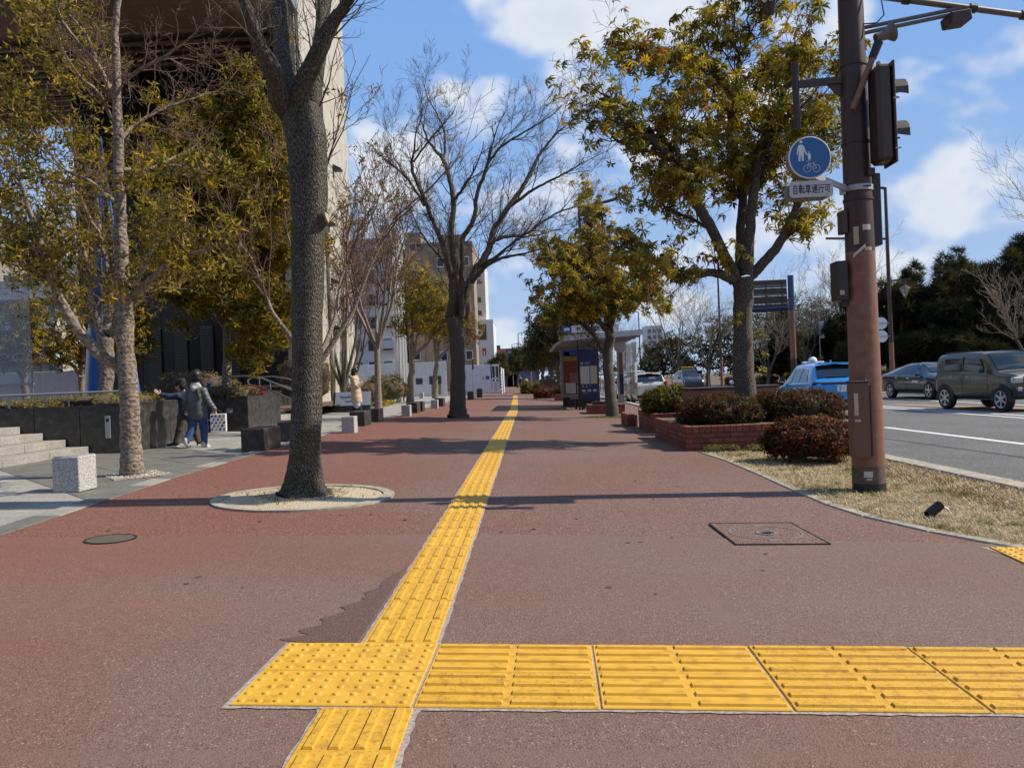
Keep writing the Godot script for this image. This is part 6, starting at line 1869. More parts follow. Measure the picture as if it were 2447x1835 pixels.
# ---------------------------------------------------------------- kerb side
func build_signal_pole() -> void:
	var base := Vector3(3.11, gy(3.11) + 0.0, -7.23)
	var t := thing("signal_pole", "thick brown traffic signal pole standing in the dry grass", "pole", base)
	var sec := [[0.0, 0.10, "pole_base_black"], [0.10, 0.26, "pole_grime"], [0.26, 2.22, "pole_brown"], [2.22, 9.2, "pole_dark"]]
	var rad := func(y: float) -> float: return 0.146 - 0.0082 * y
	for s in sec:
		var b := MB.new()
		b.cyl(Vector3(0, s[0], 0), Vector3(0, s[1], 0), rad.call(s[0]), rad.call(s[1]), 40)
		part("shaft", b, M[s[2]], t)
	# clamps
	for q in [[2.80, "galvanised", 0.05], [2.70, "dark_brown_paint", 0.022], [3.22, "dark_brown_paint", 0.022], [3.93, "dark_brown_paint", 0.016]]:
		var b := MB.new()
		var rr: float = rad.call(q[0])
		b.lathe(Transform3D(Basis(), Vector3(0, q[0] - q[2] * 0.5, 0)), [Vector2(rr, 0), Vector2(rr + 0.008, 0), Vector2(rr + 0.008, q[2]), Vector2(rr, q[2])], 40)
		part("clamp", b, M[q[1]], t)
	cbox("clamp_ear", Vector3(-0.15, 2.80, 0.03), Vector3(0.05, 0.10, 0.035), M.galvanised, t, 0.004)
	cbox("clamp_slot", Vector3(0.03, 2.80, 0.131), Vector3(0.07, 0.012, 0.01), M.pole_base_black, t)
	# stickers and plates
	for q in [[-0.62, 2.36, 0.045, 0.16, "sticker_cream"], [0.12, 2.43, 0.075, 0.05, "sticker_white"], [0.17, 2.235, 0.07, 0.03, "sticker_cream"], [-0.45, 2.22, 0.11, 0.03, "sticker_white"], [-0.42, 0.19, 0.075, 0.055, "sticker_white"], [-0.37, 0.145, 0.045, 0.014, "sticker_white"], [-0.35, 1.04, 0.012, 0.03, "sticker_white"]]:
		var b := MB.new()
		var rr: float = rad.call(q[1]) + 0.002
		var rows := []
		for k in 2:
			var row := []
			for j in 6:
				var a: float = q[0] + (j / 5.0 - 0.5) * q[2] / rr
				row.append(Vector3(sin(a) * rr, q[1] + (k - 0.5) * q[3] + (0.09 * (j / 5.0 - 0.5) if q[1] == 2.22 else 0.0), cos(a) * rr))
			rows.append(row)
		rows.reverse()
		b.grid(rows)
		part("sticker", b, M[q[4]], t)
	# meter box low on the shaft
	var bx := thing("meter_box", "narrow brown meter box strapped to the signal pole above the grass", "box", base + Vector3(-0.13, 0.35, 0.15))
	cbox("case", Vector3(0, 0.34, 0), Vector3(0.16, 0.68, 0.11), M.box_brown, bx, 0.008)
	cbox("lid", Vector3(0, 0.685, 0.005), Vector3(0.172, 0.014, 0.125), M.dark_brown_paint, bx, 0.003)
	cbox("label_plate", Vector3(-0.045, 0.48, 0.056), Vector3(0.036, 0.2, 0.004), M.sticker_cream, bx)
	cbox("label_plate", Vector3(-0.035, 0.335, 0.056), Vector3(0.05, 0.022, 0.004), M.sticker_cream, bx)
	cbox("side_channel", Vector3(0.085, 0.33, 0.01), Vector3(0.012, 0.64, 0.09), M.dark_brown_paint, bx)
	bx = thing("junction_box", "black junction box hung on the side of the signal pole", "box", base + Vector3(-0.20, 1.78, 0.0))
	cbox("case", Vector3(0, 0.18, 0), Vector3(0.10, 0.36, 0.17), M.black_paint, bx, 0.006)
	cbox("label_plate", Vector3(-0.012, 0.07, 0.087), Vector3(0.04, 0.04, 0.004), M.sticker_cream, bx)
	cbox("hanger", Vector3(0.045, 0.16, -0.01), Vector3(0.03, 0.42, 0.06), M.dark_brown_paint, bx)
	bx = thing("junction_box", "small brown box high on the left of the signal pole", "box", base + Vector3(-0.15, 2.40, 0.0))
	cbox("case", Vector3(0, 0.1, 0), Vector3(0.05, 0.21, 0.12), M.dark_brown_paint, bx, 0.005)
	bx = thing("junction_box", "long dark cabinet on the road side of the signal pole", "box", base + Vector3(0.165, 2.28, -0.06))
	cbox("case", Vector3(0, 0.33, 0), Vector3(0.08, 0.66, 0.16), M.black_paint, bx, 0.006)
	cbox("bracket", Vector3(-0.05, 0.3, 0), Vector3(0.05, 0.05, 0.05), M.dark_brown_paint, bx)
	# round blue path sign and the plate below it
	var sc := Vector3(2.45, 2.85, -6.6)
	var s := thing("path_sign", "round blue sign with a white adult, child and bicycle", "sign", Vector3(sc.x, 2.67, sc.z))
	var o := Vector3(0, 0.18, 0)
	var b := MB.new()
	b.lathe(Transform3D(Basis(Vector3.RIGHT, PI / 2), o + Vector3(0, 0, -0.10)), [Vector2(0.0, 0), Vector2(0.165, 0), Vector2(0.172, 0.012), Vector2(0.172, 0.088), Vector2(0.178, 0.094)], 48)
	part("housing", b, M.sign_grey_dark, s)
	b = MB.new()
	b.lathe(Transform3D(Basis(Vector3.RIGHT, PI / 2), o), [Vector2(0.178, -0.008), Vector2(0.178, 0.004), Vector2(0.169, 0.006), Vector2(0.169, 0.0)], 48)
	part("rim", b, M.sign_white, s)
	b = MB.new()
	b.lathe(Transform3D(Basis(Vector3.RIGHT, PI / 2), o), [Vector2(0.171, 0.0), Vector2(0.171, 0.002), Vector2(0.0, 0.002)], 48)
	part("face", b, M.sign_blue, s)
	b = MB.new()
	var ft := Transform3D(Basis().scaled(Vector3(0.0345, 0.0345, 1)), o + Vector3(0, 0, 0.0025))
	var fig := func(p: Array) -> void:
		b.extrude(poly(p), ft, 0.0015)
	fig.call([-2.35, 3.2, -1.75, 3.2, -1.4, 2.9, -0.85, 1.35, -0.45, 0.55, -0.65, 0.4, -1.15, 1.1, -1.4, 1.9, -1.45, 0.9, -1.5, -0.75, -1.95, -0.75, -2.05, 0.7, -2.15, 0.7, -2.35, -0.85, -2.8, -0.85, -2.7, 1.0, -2.65, 1.9, -2.8, 1.5, -2.95, 0.7, -3.15, 0.75, -3.05, 1.8, -2.75, 2.95])
	b.lathe(Transform3D(Basis(Vector3.RIGHT, PI / 2), o + Vector3(-0.0705, 0.1335, 0.0025)), [Vector2(0.0125, 0), Vector2(0.0125, 0.0015), Vector2(0, 0.0015)], 14)
	fig.call([-0.35, 0.95, -0.65, 0.65, -0.5, 0.45, -0.3, 0.7, -0.55, -0.1, -0.4, -0.15, -0.35, -0.85, -0.2, -0.85, -0.1, -0.2, 0.0, -0.85, 0.15, -0.85, 0.1, -0.15, 0.3, -0.05, 0.1, 0.95])
	b.lathe(Transform3D(Basis(Vector3.RIGHT, PI / 2), o + Vector3(-0.005, 0.043, 0.0025)), [Vector2(0.0055, 0), Vector2(0.0055, 0.0015), Vector2(0, 0.0015)], 10)
	for w in [-0.7, 1.6]:
		b.lathe(Transform3D(Basis(Vector3.RIGHT, PI / 2), o + Vector3(w * 0.0345 - 0.004, -2.7 * 0.0345, 0.0025)), [Vector2(0.0285, 0), Vector2(0.0285, 0.0015), Vector2(0.0315, 0.0015), Vector2(0.0315, 0)], 26)
	strokes(b, Transform3D(Basis(), o + Vector3(-0.028, -0.093, 0.0025)), [[0, 0, 1.6, 4.2, 5.0, 0, 8.2, 0, 6.0, 4.2, 1.6, 4.2], [1.6, 4.2, 1.3, 5.6, 0.3, 6.4, 0.6, 7.0, 2.4, 7.2], [5.0, 0, 6.3, 5.0], [5.6, 5.0, 7.0, 5.2]], 0.1, 0.0032, 0.0015)
	part("symbols", b, M.sign_white, s)
	b = MB.new()
	b.bar(Vector3(0.05, 0.055, -0.09), base + Vector3(-0.10, 2.80, 0.03) - Vector3(sc.x, 2.67, sc.z), 0.02, 0.05)
	part("bracket", b, M.galvanised, s)
	s = thing("plate_sign", "white plate with black characters under the round blue sign", "sign", Vector3(sc.x, 2.515, sc.z))
	b = MB.new()
	var rp := PackedVector2Array()
	for k in 24:
		var a := TAU * (k + 0.5) / 24
		rp.append(Vector2(signf(cos(a)) * 0.15 + cos(a) * 0.032, 0.069 + signf(sin(a)) * 0.036 + sin(a) * 0.032))
	b.extrude(rp, Transform3D(Basis(), Vector3(0, 0, -0.01)), 0.02)
	part("plate", b, M.sign_grey, s)
	b = MB.new()
	b.extrude(rp, Transform3D(Basis().scaled(Vector3(0.95, 0.95, 1)), Vector3(-0.022, -0.012, -0.10)), 0.085)
	part("housing", b, M.sign_grey_dark, s)
	b = MB.new()
	var glyphs := [
		[[4.5, 10, 3.8, 8.8], [2, 8.6, 8, 8.6, 8, 0.2, 2, 0.2, 2, 8.6], [2, 5.8, 8, 5.8], [2, 3, 8, 3]],
		[[0.5, 7.5, 4.5, 7.5, 4.5, 3.5, 0.5, 3.5, 0.5, 7.5], [0.5, 5.5, 4.5, 5.5], [0, 9, 5, 9], [2.5, 10, 2.5, 0], [0, 1.8, 5, 1.8], [5.8, 8.2, 9.5, 8.2], [5.3, 5.6, 10, 5.6], [7.5, 5.6, 6, 1, 9.3, 1.6], [8.4, 3.5, 9.8, 0.4]],
		[[0.8, 9, 9.2, 9], [5, 10, 5, 0], [0, 1.8, 10, 1.8], [2, 7.5, 8, 7.5, 8, 3.4, 2, 3.4, 2, 7.5], [2, 5.5, 8, 5.5]],
		[[0.8, 9.2, 2, 8], [0.3, 6, 2.2, 6, 2.2, 2.4], [0.3, 0.6, 2.2, 2, 5, 0.5, 10, 0.4], [3.8, 9.3, 9, 9.3, 6.8, 7.8], [3.8, 7.2, 3.8, 1.8], [3.8, 7.2, 9, 7.2, 9, 2], [6.4, 7.2, 6.4, 2], [3.8, 5.5, 9, 5.5], [3.8, 3.8, 9, 3.8]],
		[[3.2, 10, 0.5, 7.5], [3.6, 7, 0.3, 3.8], [2.2, 5.2, 2.2, 0], [5, 8.8, 9.5, 8.8], [4.4, 5.8, 10, 5.8], [7.6, 5.8, 7.6, 0.6, 6.4, 0.9]],
		[[0.3, 9, 9.8, 9], [8, 9, 8, 0.6, 6.5, 1], [2, 6.5, 5.4, 6.5, 5.4, 3, 2, 3, 2, 6.5]]]
	for k in 6:
		var gt := Transform3D(Basis().scaled(Vector3(0.82, 1.25, 1)), Vector3(-0.158 + k * 0.0535, 0.033, 0.0105))
		strokes(b, gt, glyphs[k], 0.058, 0.0054, 0.0012)
	part("lettering", b, M.ink, s)
	# pedestrian signal, seen from the side
	s = thing("pedestrian_signal", "brown pedestrian signal box seen edge-on with two hoods facing the road", "traffic signal", Vector3(3.23, 2.86, -7.02))
	b = MB.new()
	b.bx(Vector3(0.02, 0.45, 0), Vector3(0.14, 0.86, 0.22), 0.03)
	part("housing", b, M.dark_brown_paint, s)
	cbox("door_flange", Vector3(0.095, 0.45, 0), Vector3(0.02, 0.9, 0.25), M.dark_brown_paint, s, 0.008)
	for y in [0.27, 0.64]:
		b = MB.new()
		for k in 9:
			var a0 := -0.15 + k * (PI + 0.3) / 9.0
			var a1 := -0.15 + (k + 1) * (PI + 0.3) / 9.0
			b.quad(Vector3(0.1, y + sin(a0) * 0.12, cos(a0) * 0.1), Vector3(0.1, y + sin(a1) * 0.12, cos(a1) * 0.1), Vector3(0.23, y + sin(a1) * 0.115 + 0.01, cos(a1) * 0.095), Vector3(0.23, y + sin(a0) * 0.115 - 0.02, cos(a0) * 0.095))
		part("hood", b, M.dark_brown_paint, s)
		b = MB.new()
		b.lathe(Transform3D(Basis(Vector3.BACK, -PI / 2), Vector3(0.105, y, 0)), [Vector2(0.11, 0), Vector2(0.1, 0.012), Vector2(0, 0.02)], 20)
		part("lens", b, M.lens_dark, s)
	for q in [[0.66, 0.0], [0.22, 0.0]]:
		cbox("latch", Vector3(0.105, q[0] - 0.1, 0.125), Vector3(0.05, 0.012, 0.012), M.galvanised, s)
	cbox("bracket", Vector3(-0.06, -0.03, -0.1), Vector3(0.06, 0.06, 0.12), M.dark_brown_paint, s)
	b = MB.new()
	b.cyl(Vector3(0.02, 0.88, 0.0), Vector3(0.02, 0.93, 0.0), 0.03, 0.02, 12)
	part("cap", b, M.galvanised, s)
	# loudspeaker on its arm
	s = thing("horn_speaker", "small grey horn speaker on a slanting brown arm beside the signal", "loudspeaker", Vector3(3.03, 3.40, -7.08))
	b = MB.new()
	b.cyl(Vector3(0, 0, 0), Vector3(0.20, 0.50, 0.06), 0.028, 0.028, 14)
	part("arm", b, M.pole_brown, s)
	b = MB.new()
	b.cyl(Vector3(0.17, 0.43, 0.05), Vector3(0.225, 0.565, 0.065), 0.036, 0.04, 14)
	part("joint", b, M.black_paint, s)
	b = MB.new()
	b.lathe(Transform3D(Basis(Vector3.BACK, -1.25), Vector3(0.20, 0.60, 0.06)), [Vector2(0.03, 0), Vector2(0.04, 0.0), Vector2(0.042, 0.06), Vector2(0.05, 0.11), Vector2(0.085, 0.16), Vector2(0.08, 0.16), Vector2(0.03, 0.07)], 20)
	part("horn", b, M.horn_grey, s)
	# side bracket with its upright tube
	s = thing("bracket_arm", "dark side arm of the signal pole carrying an upright tube", "bracket", base + Vector3(-0.53, 3.38, 0.0))
	b = MB.new()
	b.cyl(Vector3(0, 0, 0), Vector3(0, 0.62, 0), 0.031, 0.031, 16)
	part("tube", b, M.dark_brown_paint, s)
	b = MB.new()
	b.bar(Vector3(0.02, 0.41, 0), Vector3(0.43, 0.43, 0), 0.05, 0.06)
	part("arm", b, M.dark_brown_paint, s)
	b = MB.new()
	b.extrude(PackedVector2Array([Vector2(0.28, 0.4), Vector2(0.43, 0.4), Vector2(0.43, 0.26), Vector2(0.38, 0.3)]), Transform3D(Basis(), Vector3(0, 0, -0.01)), 0.02)
	part("gusset", b, M.dark_brown_paint, s)
	# lantern hanging above
	s = thing("street_lantern", "hanging street lantern at the very top beside the brown pole", "lamp", Vector3(2.36, 4.33, -7.2))
	b = MB.new()
	b.lathe(Transform3D(), [Vector2(0.0, 0.0), Vector2(0.045, 0.02), Vector2(0.06, 0.1), Vector2(0.055, 0.12)], 6)
	part("finial", b, M.dark_brown_paint, s)
	b = MB.new()
	b.lathe(Transform3D(), [Vector2(0.055, 0.11), Vector2(0.17, 0.26), Vector2(0.19, 0.42)], 6)
	part("glass", b, M.lantern_glass, s)
	b = MB.new()
	for k in 6:
		var a := TAU * k / 6
		var d := Vector3(cos(a), 0, -sin(a))
		b.tube(PackedVector3Array([d * 0.055 + Vector3(0, 0.11, 0), d * 0.172 + Vector3(0, 0.26, 0), d * 0.192 + Vector3(0, 0.42, 0)]), PackedFloat32Array([0.009, 0.009, 0.009]), 5)
	part("cage", b, M.dark_brown_paint, s)
	b = MB.new()
	b.lathe(Transform3D(), [Vector2(0.2, 0.41), Vector2(0.24, 0.43), Vector2(0.05, 0.56), Vector2(0.03, 0.62)], 6)
	part("roof", b, M.dark_brown_paint, s)
	b = MB.new()
	b.tube(PackedVector3Array([Vector3(0, 0.6, 0), Vector3(0, 0.8, 0), Vector3(0.2, 0.95, 0), Vector3(0.68, 0.98, 0)]), PackedFloat32Array([0.02, 0.022, 0.025, 0.03]), 10)
	part("arm", b, M.dark_brown_paint, s)
	# mast arms going out over the road
	s = thing("mast_arm", "long grey mast arm with twin struts reaching out over the road", "mast arm", base + Vector3(0.1, 4.1, 0.0))
	var W := func(px: float, py: float, z: float) -> Vector3: return Vector3(px, py, z) - (base + Vector3(0.1, 4.1, 0.0))
	b = MB.new()
	b.cyl(W.call(3.30, 4.47, -7.2), W.call(4.95, 4.25, -7.35), 0.030, 0.028, 14)
	part("boom", b, M.horn_grey, s)
	b = MB.new()
	b.cyl(W.call(3.14, 4.16, -7.18), W.call(4.27, 4.37, -7.28), 0.018, 0.018, 10)
	part("strut", b, M.horn_grey, s)
	b = MB.new()
	b.cyl(W.call(3.14, 4.11, -7.18), W.call(4.22, 4.32, -7.28), 0.018, 0.018, 10)
	part("strut", b, M.horn_grey, s)
	b = MB.new()
	b.box(Transform3D(Basis(Vector3.BACK, 0.12), W.call(4.09, 4.24, -7.27)), Vector3(0.19, 0.1, 0.2), 0.012)
	b.bar(W.call(3.99, 4.18, -7.2), W.call(4.14, 4.19, -7.2), 0.1, 0.03)
	part("detector", b, M.pole_dark, s)
	for q in [3.62, 4.25, 4.75]:
		b = MB.new()
		b.lathe(Transform3D(Basis(Vector3.BACK, PI / 2 - 0.13), W.call(q, 4.47 - (q - 3.3) * 0.133, -7.2 - (q - 3.3) * 0.09)), [Vector2(0.03, -0.03), Vector2(0.042, -0.03), Vector2(0.042, 0.03), Vector2(0.03, 0.03)], 14)
		part("collar", b, M.dark_brown_paint, s)
	b = MB.new()
	b.tube(PackedVector3Array([W.call(3.23, 4.5, -7.15), W.call(3.34, 4.4, -7.12), W.call(3.36, 4.25, -7.12), W.call(3.30, 4.19, -7.14), W.call(3.16, 4.19, -7.15)]), PackedFloat32Array([0.006, 0.006, 0.006, 0.006, 0.006]), 6)
	part("cable", b, M.rubber, s)
	b = MB.new()
	b.cyl(W.call(4.45, 4.75, -7.3), W.call(4.9, 4.27, -7.35), 0.006, 0.006, 6)
	part("stay_wire", b, M.pole_dark, s)

func brick_faces(t: Node3D, w: float, d: float, h: float, right := false) -> void:   # front (+z) and left (-x) faces laid brick by brick, a course of upright headers on top
	var core := MB.new()
	core.bx(Vector3(w * 0.5, h * 0.5 - 0.02, -d * 0.5), Vector3(w - 0.02, h - 0.01, d - 0.02))
	part("core", core, M.brick_joint, t)
	var mk := func(s: Vector3) -> ArrayMesh:
		var q := MB.new()
		q.bx(Vector3.ZERO, s, 0.004)
		return q.mesh()
	var hd := 0.098
	var header: ArrayMesh = mk.call(Vector3(0.082, hd, 0.09))
	var full: ArrayMesh = mk.call(Vector3(0.205, 0.063, 0.09))
	var half_: ArrayMesh = mk.call(Vector3(0.098, 0.063, 0.09))
	var r := RandomNumberGenerator.new()
	r.seed = int(w * 100 + d * 7)
	for face in ([0, 1, 2] if right else [0, 1]):
		var run: float = w if face == 0 else d
		var put := func(m: ArrayMesh, along_: float, y: float) -> void:
			var k := r.randi() % 3
			var o := put_mesh("brick", m, M["brick_%d" % k], t)
			var j := r.randf_range(-0.0025, 0.0025)
			if face == 0: o.position = Vector3(along_, y, -0.045 + j)
			else:
				o.position = Vector3((0.045 if face == 1 else w - 0.045) + j, y, -along_)
				o.rotation.y = PI / 2
		var x := 0.045 + (0.0 if face == 0 else 0.09)
		while x < run - 0.03:
			put.call(header, x, h - hd * 0.5)
			x += 0.092
		var y := h - hd - 0.012 - 0.0315
		var row := 0
		while y > -0.03:
			x = 0.0 if face == 0 else 0.093
			if row % 2:
				put.call(half_, x + 0.049, y)
				x += 0.108
			while x + 0.2 < run + 0.03:
				put.call(full, x + 0.1025, y)
				x += 0.2155
			if x + 0.1 < run: put.call(half_, x + 0.049, y)
			y -= 0.074
			row += 1

func build_planters() -> void:
	var defs := [["nearest red brick planter, holding the large evergreen and two clipped bushes", 2.30, -11.46, 2.02, 2.9, 0.37, false],
		["second red brick planter with a mixed green and red bush", 2.45, -15.2, 1.7, 2.3, 0.40, false],
		["low red brick ledge beside the second planter", 2.2, -17.5, 0.24, 1.2, 0.30, false],
		["red brick planter with a black seat slab beside the leaning tree", 1.92, -24.4, 1.1, 1.6, 0.29, true],
		["far red brick planter left of the bus shelter", 1.42, -40.6, 1.6, 2.0, 0.37, false]]
	for q in defs:
		var t := thing("brick_planter", q[0], "planter", Vector3(q[1], gy(q[1]) - 0.0, q[2]), 0.0, "red brick planters")
		brick_faces(t, q[3], q[4], q[5], q[6])
		if q[3] > 0.5:
			var b := MB.new()
			b.bx(Vector3(q[3] * 0.5, q[5] - 0.02, -q[4] * 0.5), Vector3(q[3] - 0.2, 0.03, q[4] - 0.2))
			part("soil", b, M.park_litter, t)
	var t := thing("seat_slab", "black slab seat lying on the brick planter before the shelter", "bench", Vector3(2.0, gy(2.0) + 0.285, -24.75))
	for k in 2: cbox("slab", Vector3(0.2 + k * 0.36, 0.05, -0.1), Vector3(0.35, 0.1, 0.5), M.black_paint, t, 0.01)
	t = thing("utility_cabinet", "long low brown utility cabinet behind the clipped bushes", "cabinet", Vector3(3.0, gy(3.0), -14.75))
	cbox("case", Vector3(0.85, 0.44, -0.2), Vector3(1.7, 0.84, 0.4), M.cabinet_red, t, 0.01)
	cbox("lid", Vector3(0.85, 0.88, -0.2), Vector3(1.76, 0.045, 0.46), M.pole_dark, t, 0.008)
	cbox("door_seam", Vector3(0.85, 0.44, 0.001), Vector3(0.008, 0.8, 0.006), M.pole_base_black, t)
	var hs: Array = M.hedge_spr
	var g := "clipped bushes in the near planter"
	shrub("clipped_bush", "clipped dark red-brown bush on the left side of the near planter", "bush", Vector3(3.0, 0.18, -12.35), Vector3(0.62, 0.26, 0.62), 2.6, hs, HEDGE_RED, 2600, 1.15, 301, g, 0.0, 0.05)
	shrub("clipped_bush", "clipped dark red-brown bush on the road side of the near planter", "bush", Vector3(4.25, 0.16, -12.5), Vector3(0.66, 0.29, 0.7), 2.6, hs, HEDGE_RED, 2600, 1.15, 302, g, 0.0, 0.05)
	shrub("red_shrub", "loose crimson-leaved shrub in the dry grass beside the brown pole", "shrub", Vector3(3.5, -0.09, -9.75), Vector3(0.5, 0.27, 0.46), 2.2, hs, [[Color(0.11, 0.035, 0.018), 2.0], [Color(0.20, 0.06, 0.03), 2.0], [Color(0.05, 0.035, 0.015), 2.0], [Color(0.27, 0.13, 0.06), 0.6]], 2400, 1.35, 303, "", 0.0, 0.16)
	shrub("mixed_bush", "bush half yellow-green and half reddish in the second planter", "bush", Vector3(2.85, 0.22, -16.0), Vector3(0.48, 0.3, 0.5), 2.2, hs, HEDGE_GREEN + [[Color(0.16, 0.06, 0.025), 1.2]], 1500, 1.6, 304, "", 0.0, 0.14)
	shrub("round_bush", "rounded dark bush in the far brick planter", "bush", Vector3(1.95, 0.2, -41.2), Vector3(0.55, 0.28, 0.5), 2.4, hs, HEDGE_RED + HEDGE_GREEN, 500, 2.6, 305)
	shrub("red_shrub", "reddish shrub on the pavement left of the far planter", "shrub", Vector3(0.95, -0.05, -44.0), Vector3(0.6, 0.36, 0.6), 2.2, hs, [[Color(0.16, 0.045, 0.025), 2.0], [Color(0.08, 0.04, 0.02), 1.0]], 500, 2.6, 306)
	shrub("kerb_hedge", "bright yellow-green hedge far along the kerb", "hedge", Vector3(0.4, -0.05, -66.0), Vector3(0.9, 0.5, 2.4), 4.0, hs, HEDGE_GREEN, 900, 4.0, 307)
	shrub("red_shrub", "dark red hedge far along the kerb beside the yellow-green one", "hedge", Vector3(1.9, -0.05, -68.0), Vector3(0.6, 0.5, 1.6), 4.0, hs, HEDGE_RED, 500, 4.0, 308)
	for k in 5:
		shrub("park_hedge", ["clipped yellow-green hedge behind the roadside trunk", "clipped yellow-green hedge left of the blue car", "clipped yellow-green hedge behind the blue car roof", "low hedge by the distant lamp post", "low hedge behind the motorcyclist"][k], "hedge", Vector3(20.4, -0.15, -[58.0, 52.0, 46.0, 76.0, 68.0][k]), Vector3(0.6, [0.5, 0.5, 0.5, 0.4, 0.4][k], 2.9), 4.0, hs, HEDGE_GREEN, 900, 3.4, 310 + k, "park hedges")
	t = thing("bench_back", "brown slatted bench facing away far along the kerb", "bench", Vector3(0.9, gy(0.9), -56.0))
	for k in 6: cbox("slat", Vector3(0.55, 0.16 + k * 0.19, 0), Vector3(1.2, 0.17, 0.05), M.pole_dark, t, 0.01)
	for x in [0.05, 1.05]: cbox("leg", Vector3(x, 0.3, -0.1), Vector3(0.08, 0.6, 0.3), M.black_paint, t)
	# dry grass on the verge
	var vp := poly([4.3, -3.75, 3.6, -4.28, 3.0, -4.78, 2.72, -5.35, 2.54, -5.95, 2.48, -6.5, 2.49, -7.4, 2.53, -8.6, 2.55, -10.1, 2.47, -11.3, 4.36, -11.35, 4.36, -3.6])
	var r := RandomNumberGenerator.new()
	r.seed = 66
	var bl := []
	for v in 3:
		var m := MB.new()
		for j in 9:
			var a := r.randf() * TAU
			var lean := r.randf_range(0.5, 2.2)
			var d := Vector3(cos(a) * lean, 1.0, sin(a) * lean).normalized()
			var h := r.randf_range(0.02, 0.055)
			var o := Vector3(r.randf_range(-0.03, 0.03), 0, r.randf_range(-0.03, 0.03))
			var s := d.cross(Vector3.UP).normalized() * 0.0016
			var mid := o + d * h * 0.6
			m.quad(o - s, o + s, mid + s, mid - s)
			m.tri(mid - s, mid + s, o + (d * h + Vector3(d.x, -0.3, d.z) * h * 0.35))
		bl.append(m.mesh())
	var sets := [[[], []], [[], []], [[], []]]
	var tan := [[Color(0.50, 0.40, 0.235), 3.0], [Color(0.38, 0.285, 0.155), 2.0], [Color(0.62, 0.52, 0.34), 1.6]]
	var grn := [[Color(0.13, 0.13, 0.03), 2.0], [Color(0.20, 0.18, 0.05), 1.0], [Color(0.36, 0.28, 0.13), 1.0]]
	var red := [[Color(0.22, 0.12, 0.06), 1.0], [Color(0.30, 0.20, 0.10), 1.0]]
	var n := 0
	while n < 11000:
		var p := Vector2(r.randf_range(2.4, 4.4), r.randf_range(-11.35, -3.6))
		if not Geometry2D.is_point_in_polygon(p, vp): continue
		n += 1
		var patchy := hue_noise.get_noise_2d(p.x * 5.0, p.y * 5.0)
		if patchy < -0.25 and r.randf() < 0.6: continue
		var pal := tan
		var sc := r.randf_range(0.6, 1.3)
		if hue_noise.get_noise_2d(p.x * 4.0 + 50.0, p.y * 4.0) > 0.34: pal = grn
		elif p.x > 3.7: 
			pal = red if r.randf() < 0.4 else tan
			sc *= 1.5
		var k := r.randi() % 3
		sets[k][0].append(Transform3D(Basis(Vector3.UP, r.randf() * TAU).scaled(Vector3.ONE * sc), Vector3(p.x, gy(p.x) + 0.015, p.y)))
		sets[k][1].append(pick(pal, r))
	var gr := Node3D.new()
	gr.name = "dry_grass"
	add_child(gr)
	tag(gr, "short dry straw-coloured grass on the verge round the brown pole", "grass")
	gr.set_meta("kind", "stuff")
	for k in 3: copies("blades", bl[k], M.grass, sets[k][0], sets[k][1], gr)
	# grass tuft under the leaning tree
	t = thing("grass_patch", "oval tuft of green grass at the foot of the leaning tree", "grass", Vector3(2.3, gy(2.3), -22.3))
	var e := PackedVector2Array()
	for k in 20: e.append(Vector2(cos(TAU * k / 20) * 0.85, sin(TAU * k / 20) * 0.6))
	var b := MB.new()
	b.extrude(e, Transform3D(Basis(Vector3.RIGHT, -PI / 2), Vector3(0, 0.0, 0)), 0.018)
	part("soil", b, M.dry_soil, t)
	var wh := []
	var ti := []
	for k in 900:
		var p := Vector2.from_angle(r.randf() * TAU) * sqrt(r.randf())
		wh.append(Transform3D(Basis(Vector3.UP, r.randf() * TAU).scaled(Vector3.ONE * r.randf_range(0.8, 1.6)), Vector3(p.x * 0.8, 0.018, p.y * 0.55)))
		ti.append(pick([[Color(0.16, 0.15, 0.03), 2.0], [Color(0.30, 0.26, 0.07), 1.0]], r))
	copies("blades", bl[0], M.grass, wh, ti, t)
	for q in [[2.62, -11.2], [2.85, -11.25], [3.2, -11.2]]:
		shrub("weed", ["clump of green weeds at the brick planter's corner", "clump of green weeds a step right of the planter's corner", "clump of weeds between the planter and the red shrub"][int((q[0] - 2.6) * 4)], "weeds", Vector3(q[0], gy(q[0]), q[1]), Vector3(0.14, 0.05, 0.1), 2.0, hs, [[Color(0.12, 0.13, 0.03), 2.0], [Color(0.22, 0.20, 0.05), 1.0]], 90, 1.0, int(q[0] * 100))
	# ribbed black hose end
	t = thing("hose_end", "short stub of ribbed black hose lying in the dry grass", "hose", Vector3(3.0, gy(3.0) + 0.05, -5.83))
	b = MB.new()
	var prof := [Vector2(0.03, 0.0)]
	for k in 9:
		prof.append(Vector2(0.036, k * 0.016 + 0.003))
		prof.append(Vector2(0.036, k * 0.016 + 0.009))
		prof.append(Vector2(0.028, k * 0.016 + 0.0125))
	prof.append(Vector2(0.0, 0.148))
	b.lathe(Transform3D(Basis(Vector3.UP, 0.3) * Basis(Vector3.BACK, -1.05), Vector3(-0.07, -0.01, 0)), prof, 20)
	part("ribbed_tube", b, M.hose_black, t)
	b = MB.new()
	b.tube(PackedVector3Array([Vector3(0.05, 0.05, -0.02), Vector3(0.08, 0.03, 0.0), Vector3(0.1, -0.02, 0.02)]), PackedFloat32Array([0.012, 0.006, 0.003]), 6)
	part("torn_end", b, M.galvanised, t)
	# leaves and litter lying about
	var lf := MB.new()
	leaf(lf, Transform3D(), 0.06, 0.025, 0.1)
	var lm := lf.mesh()
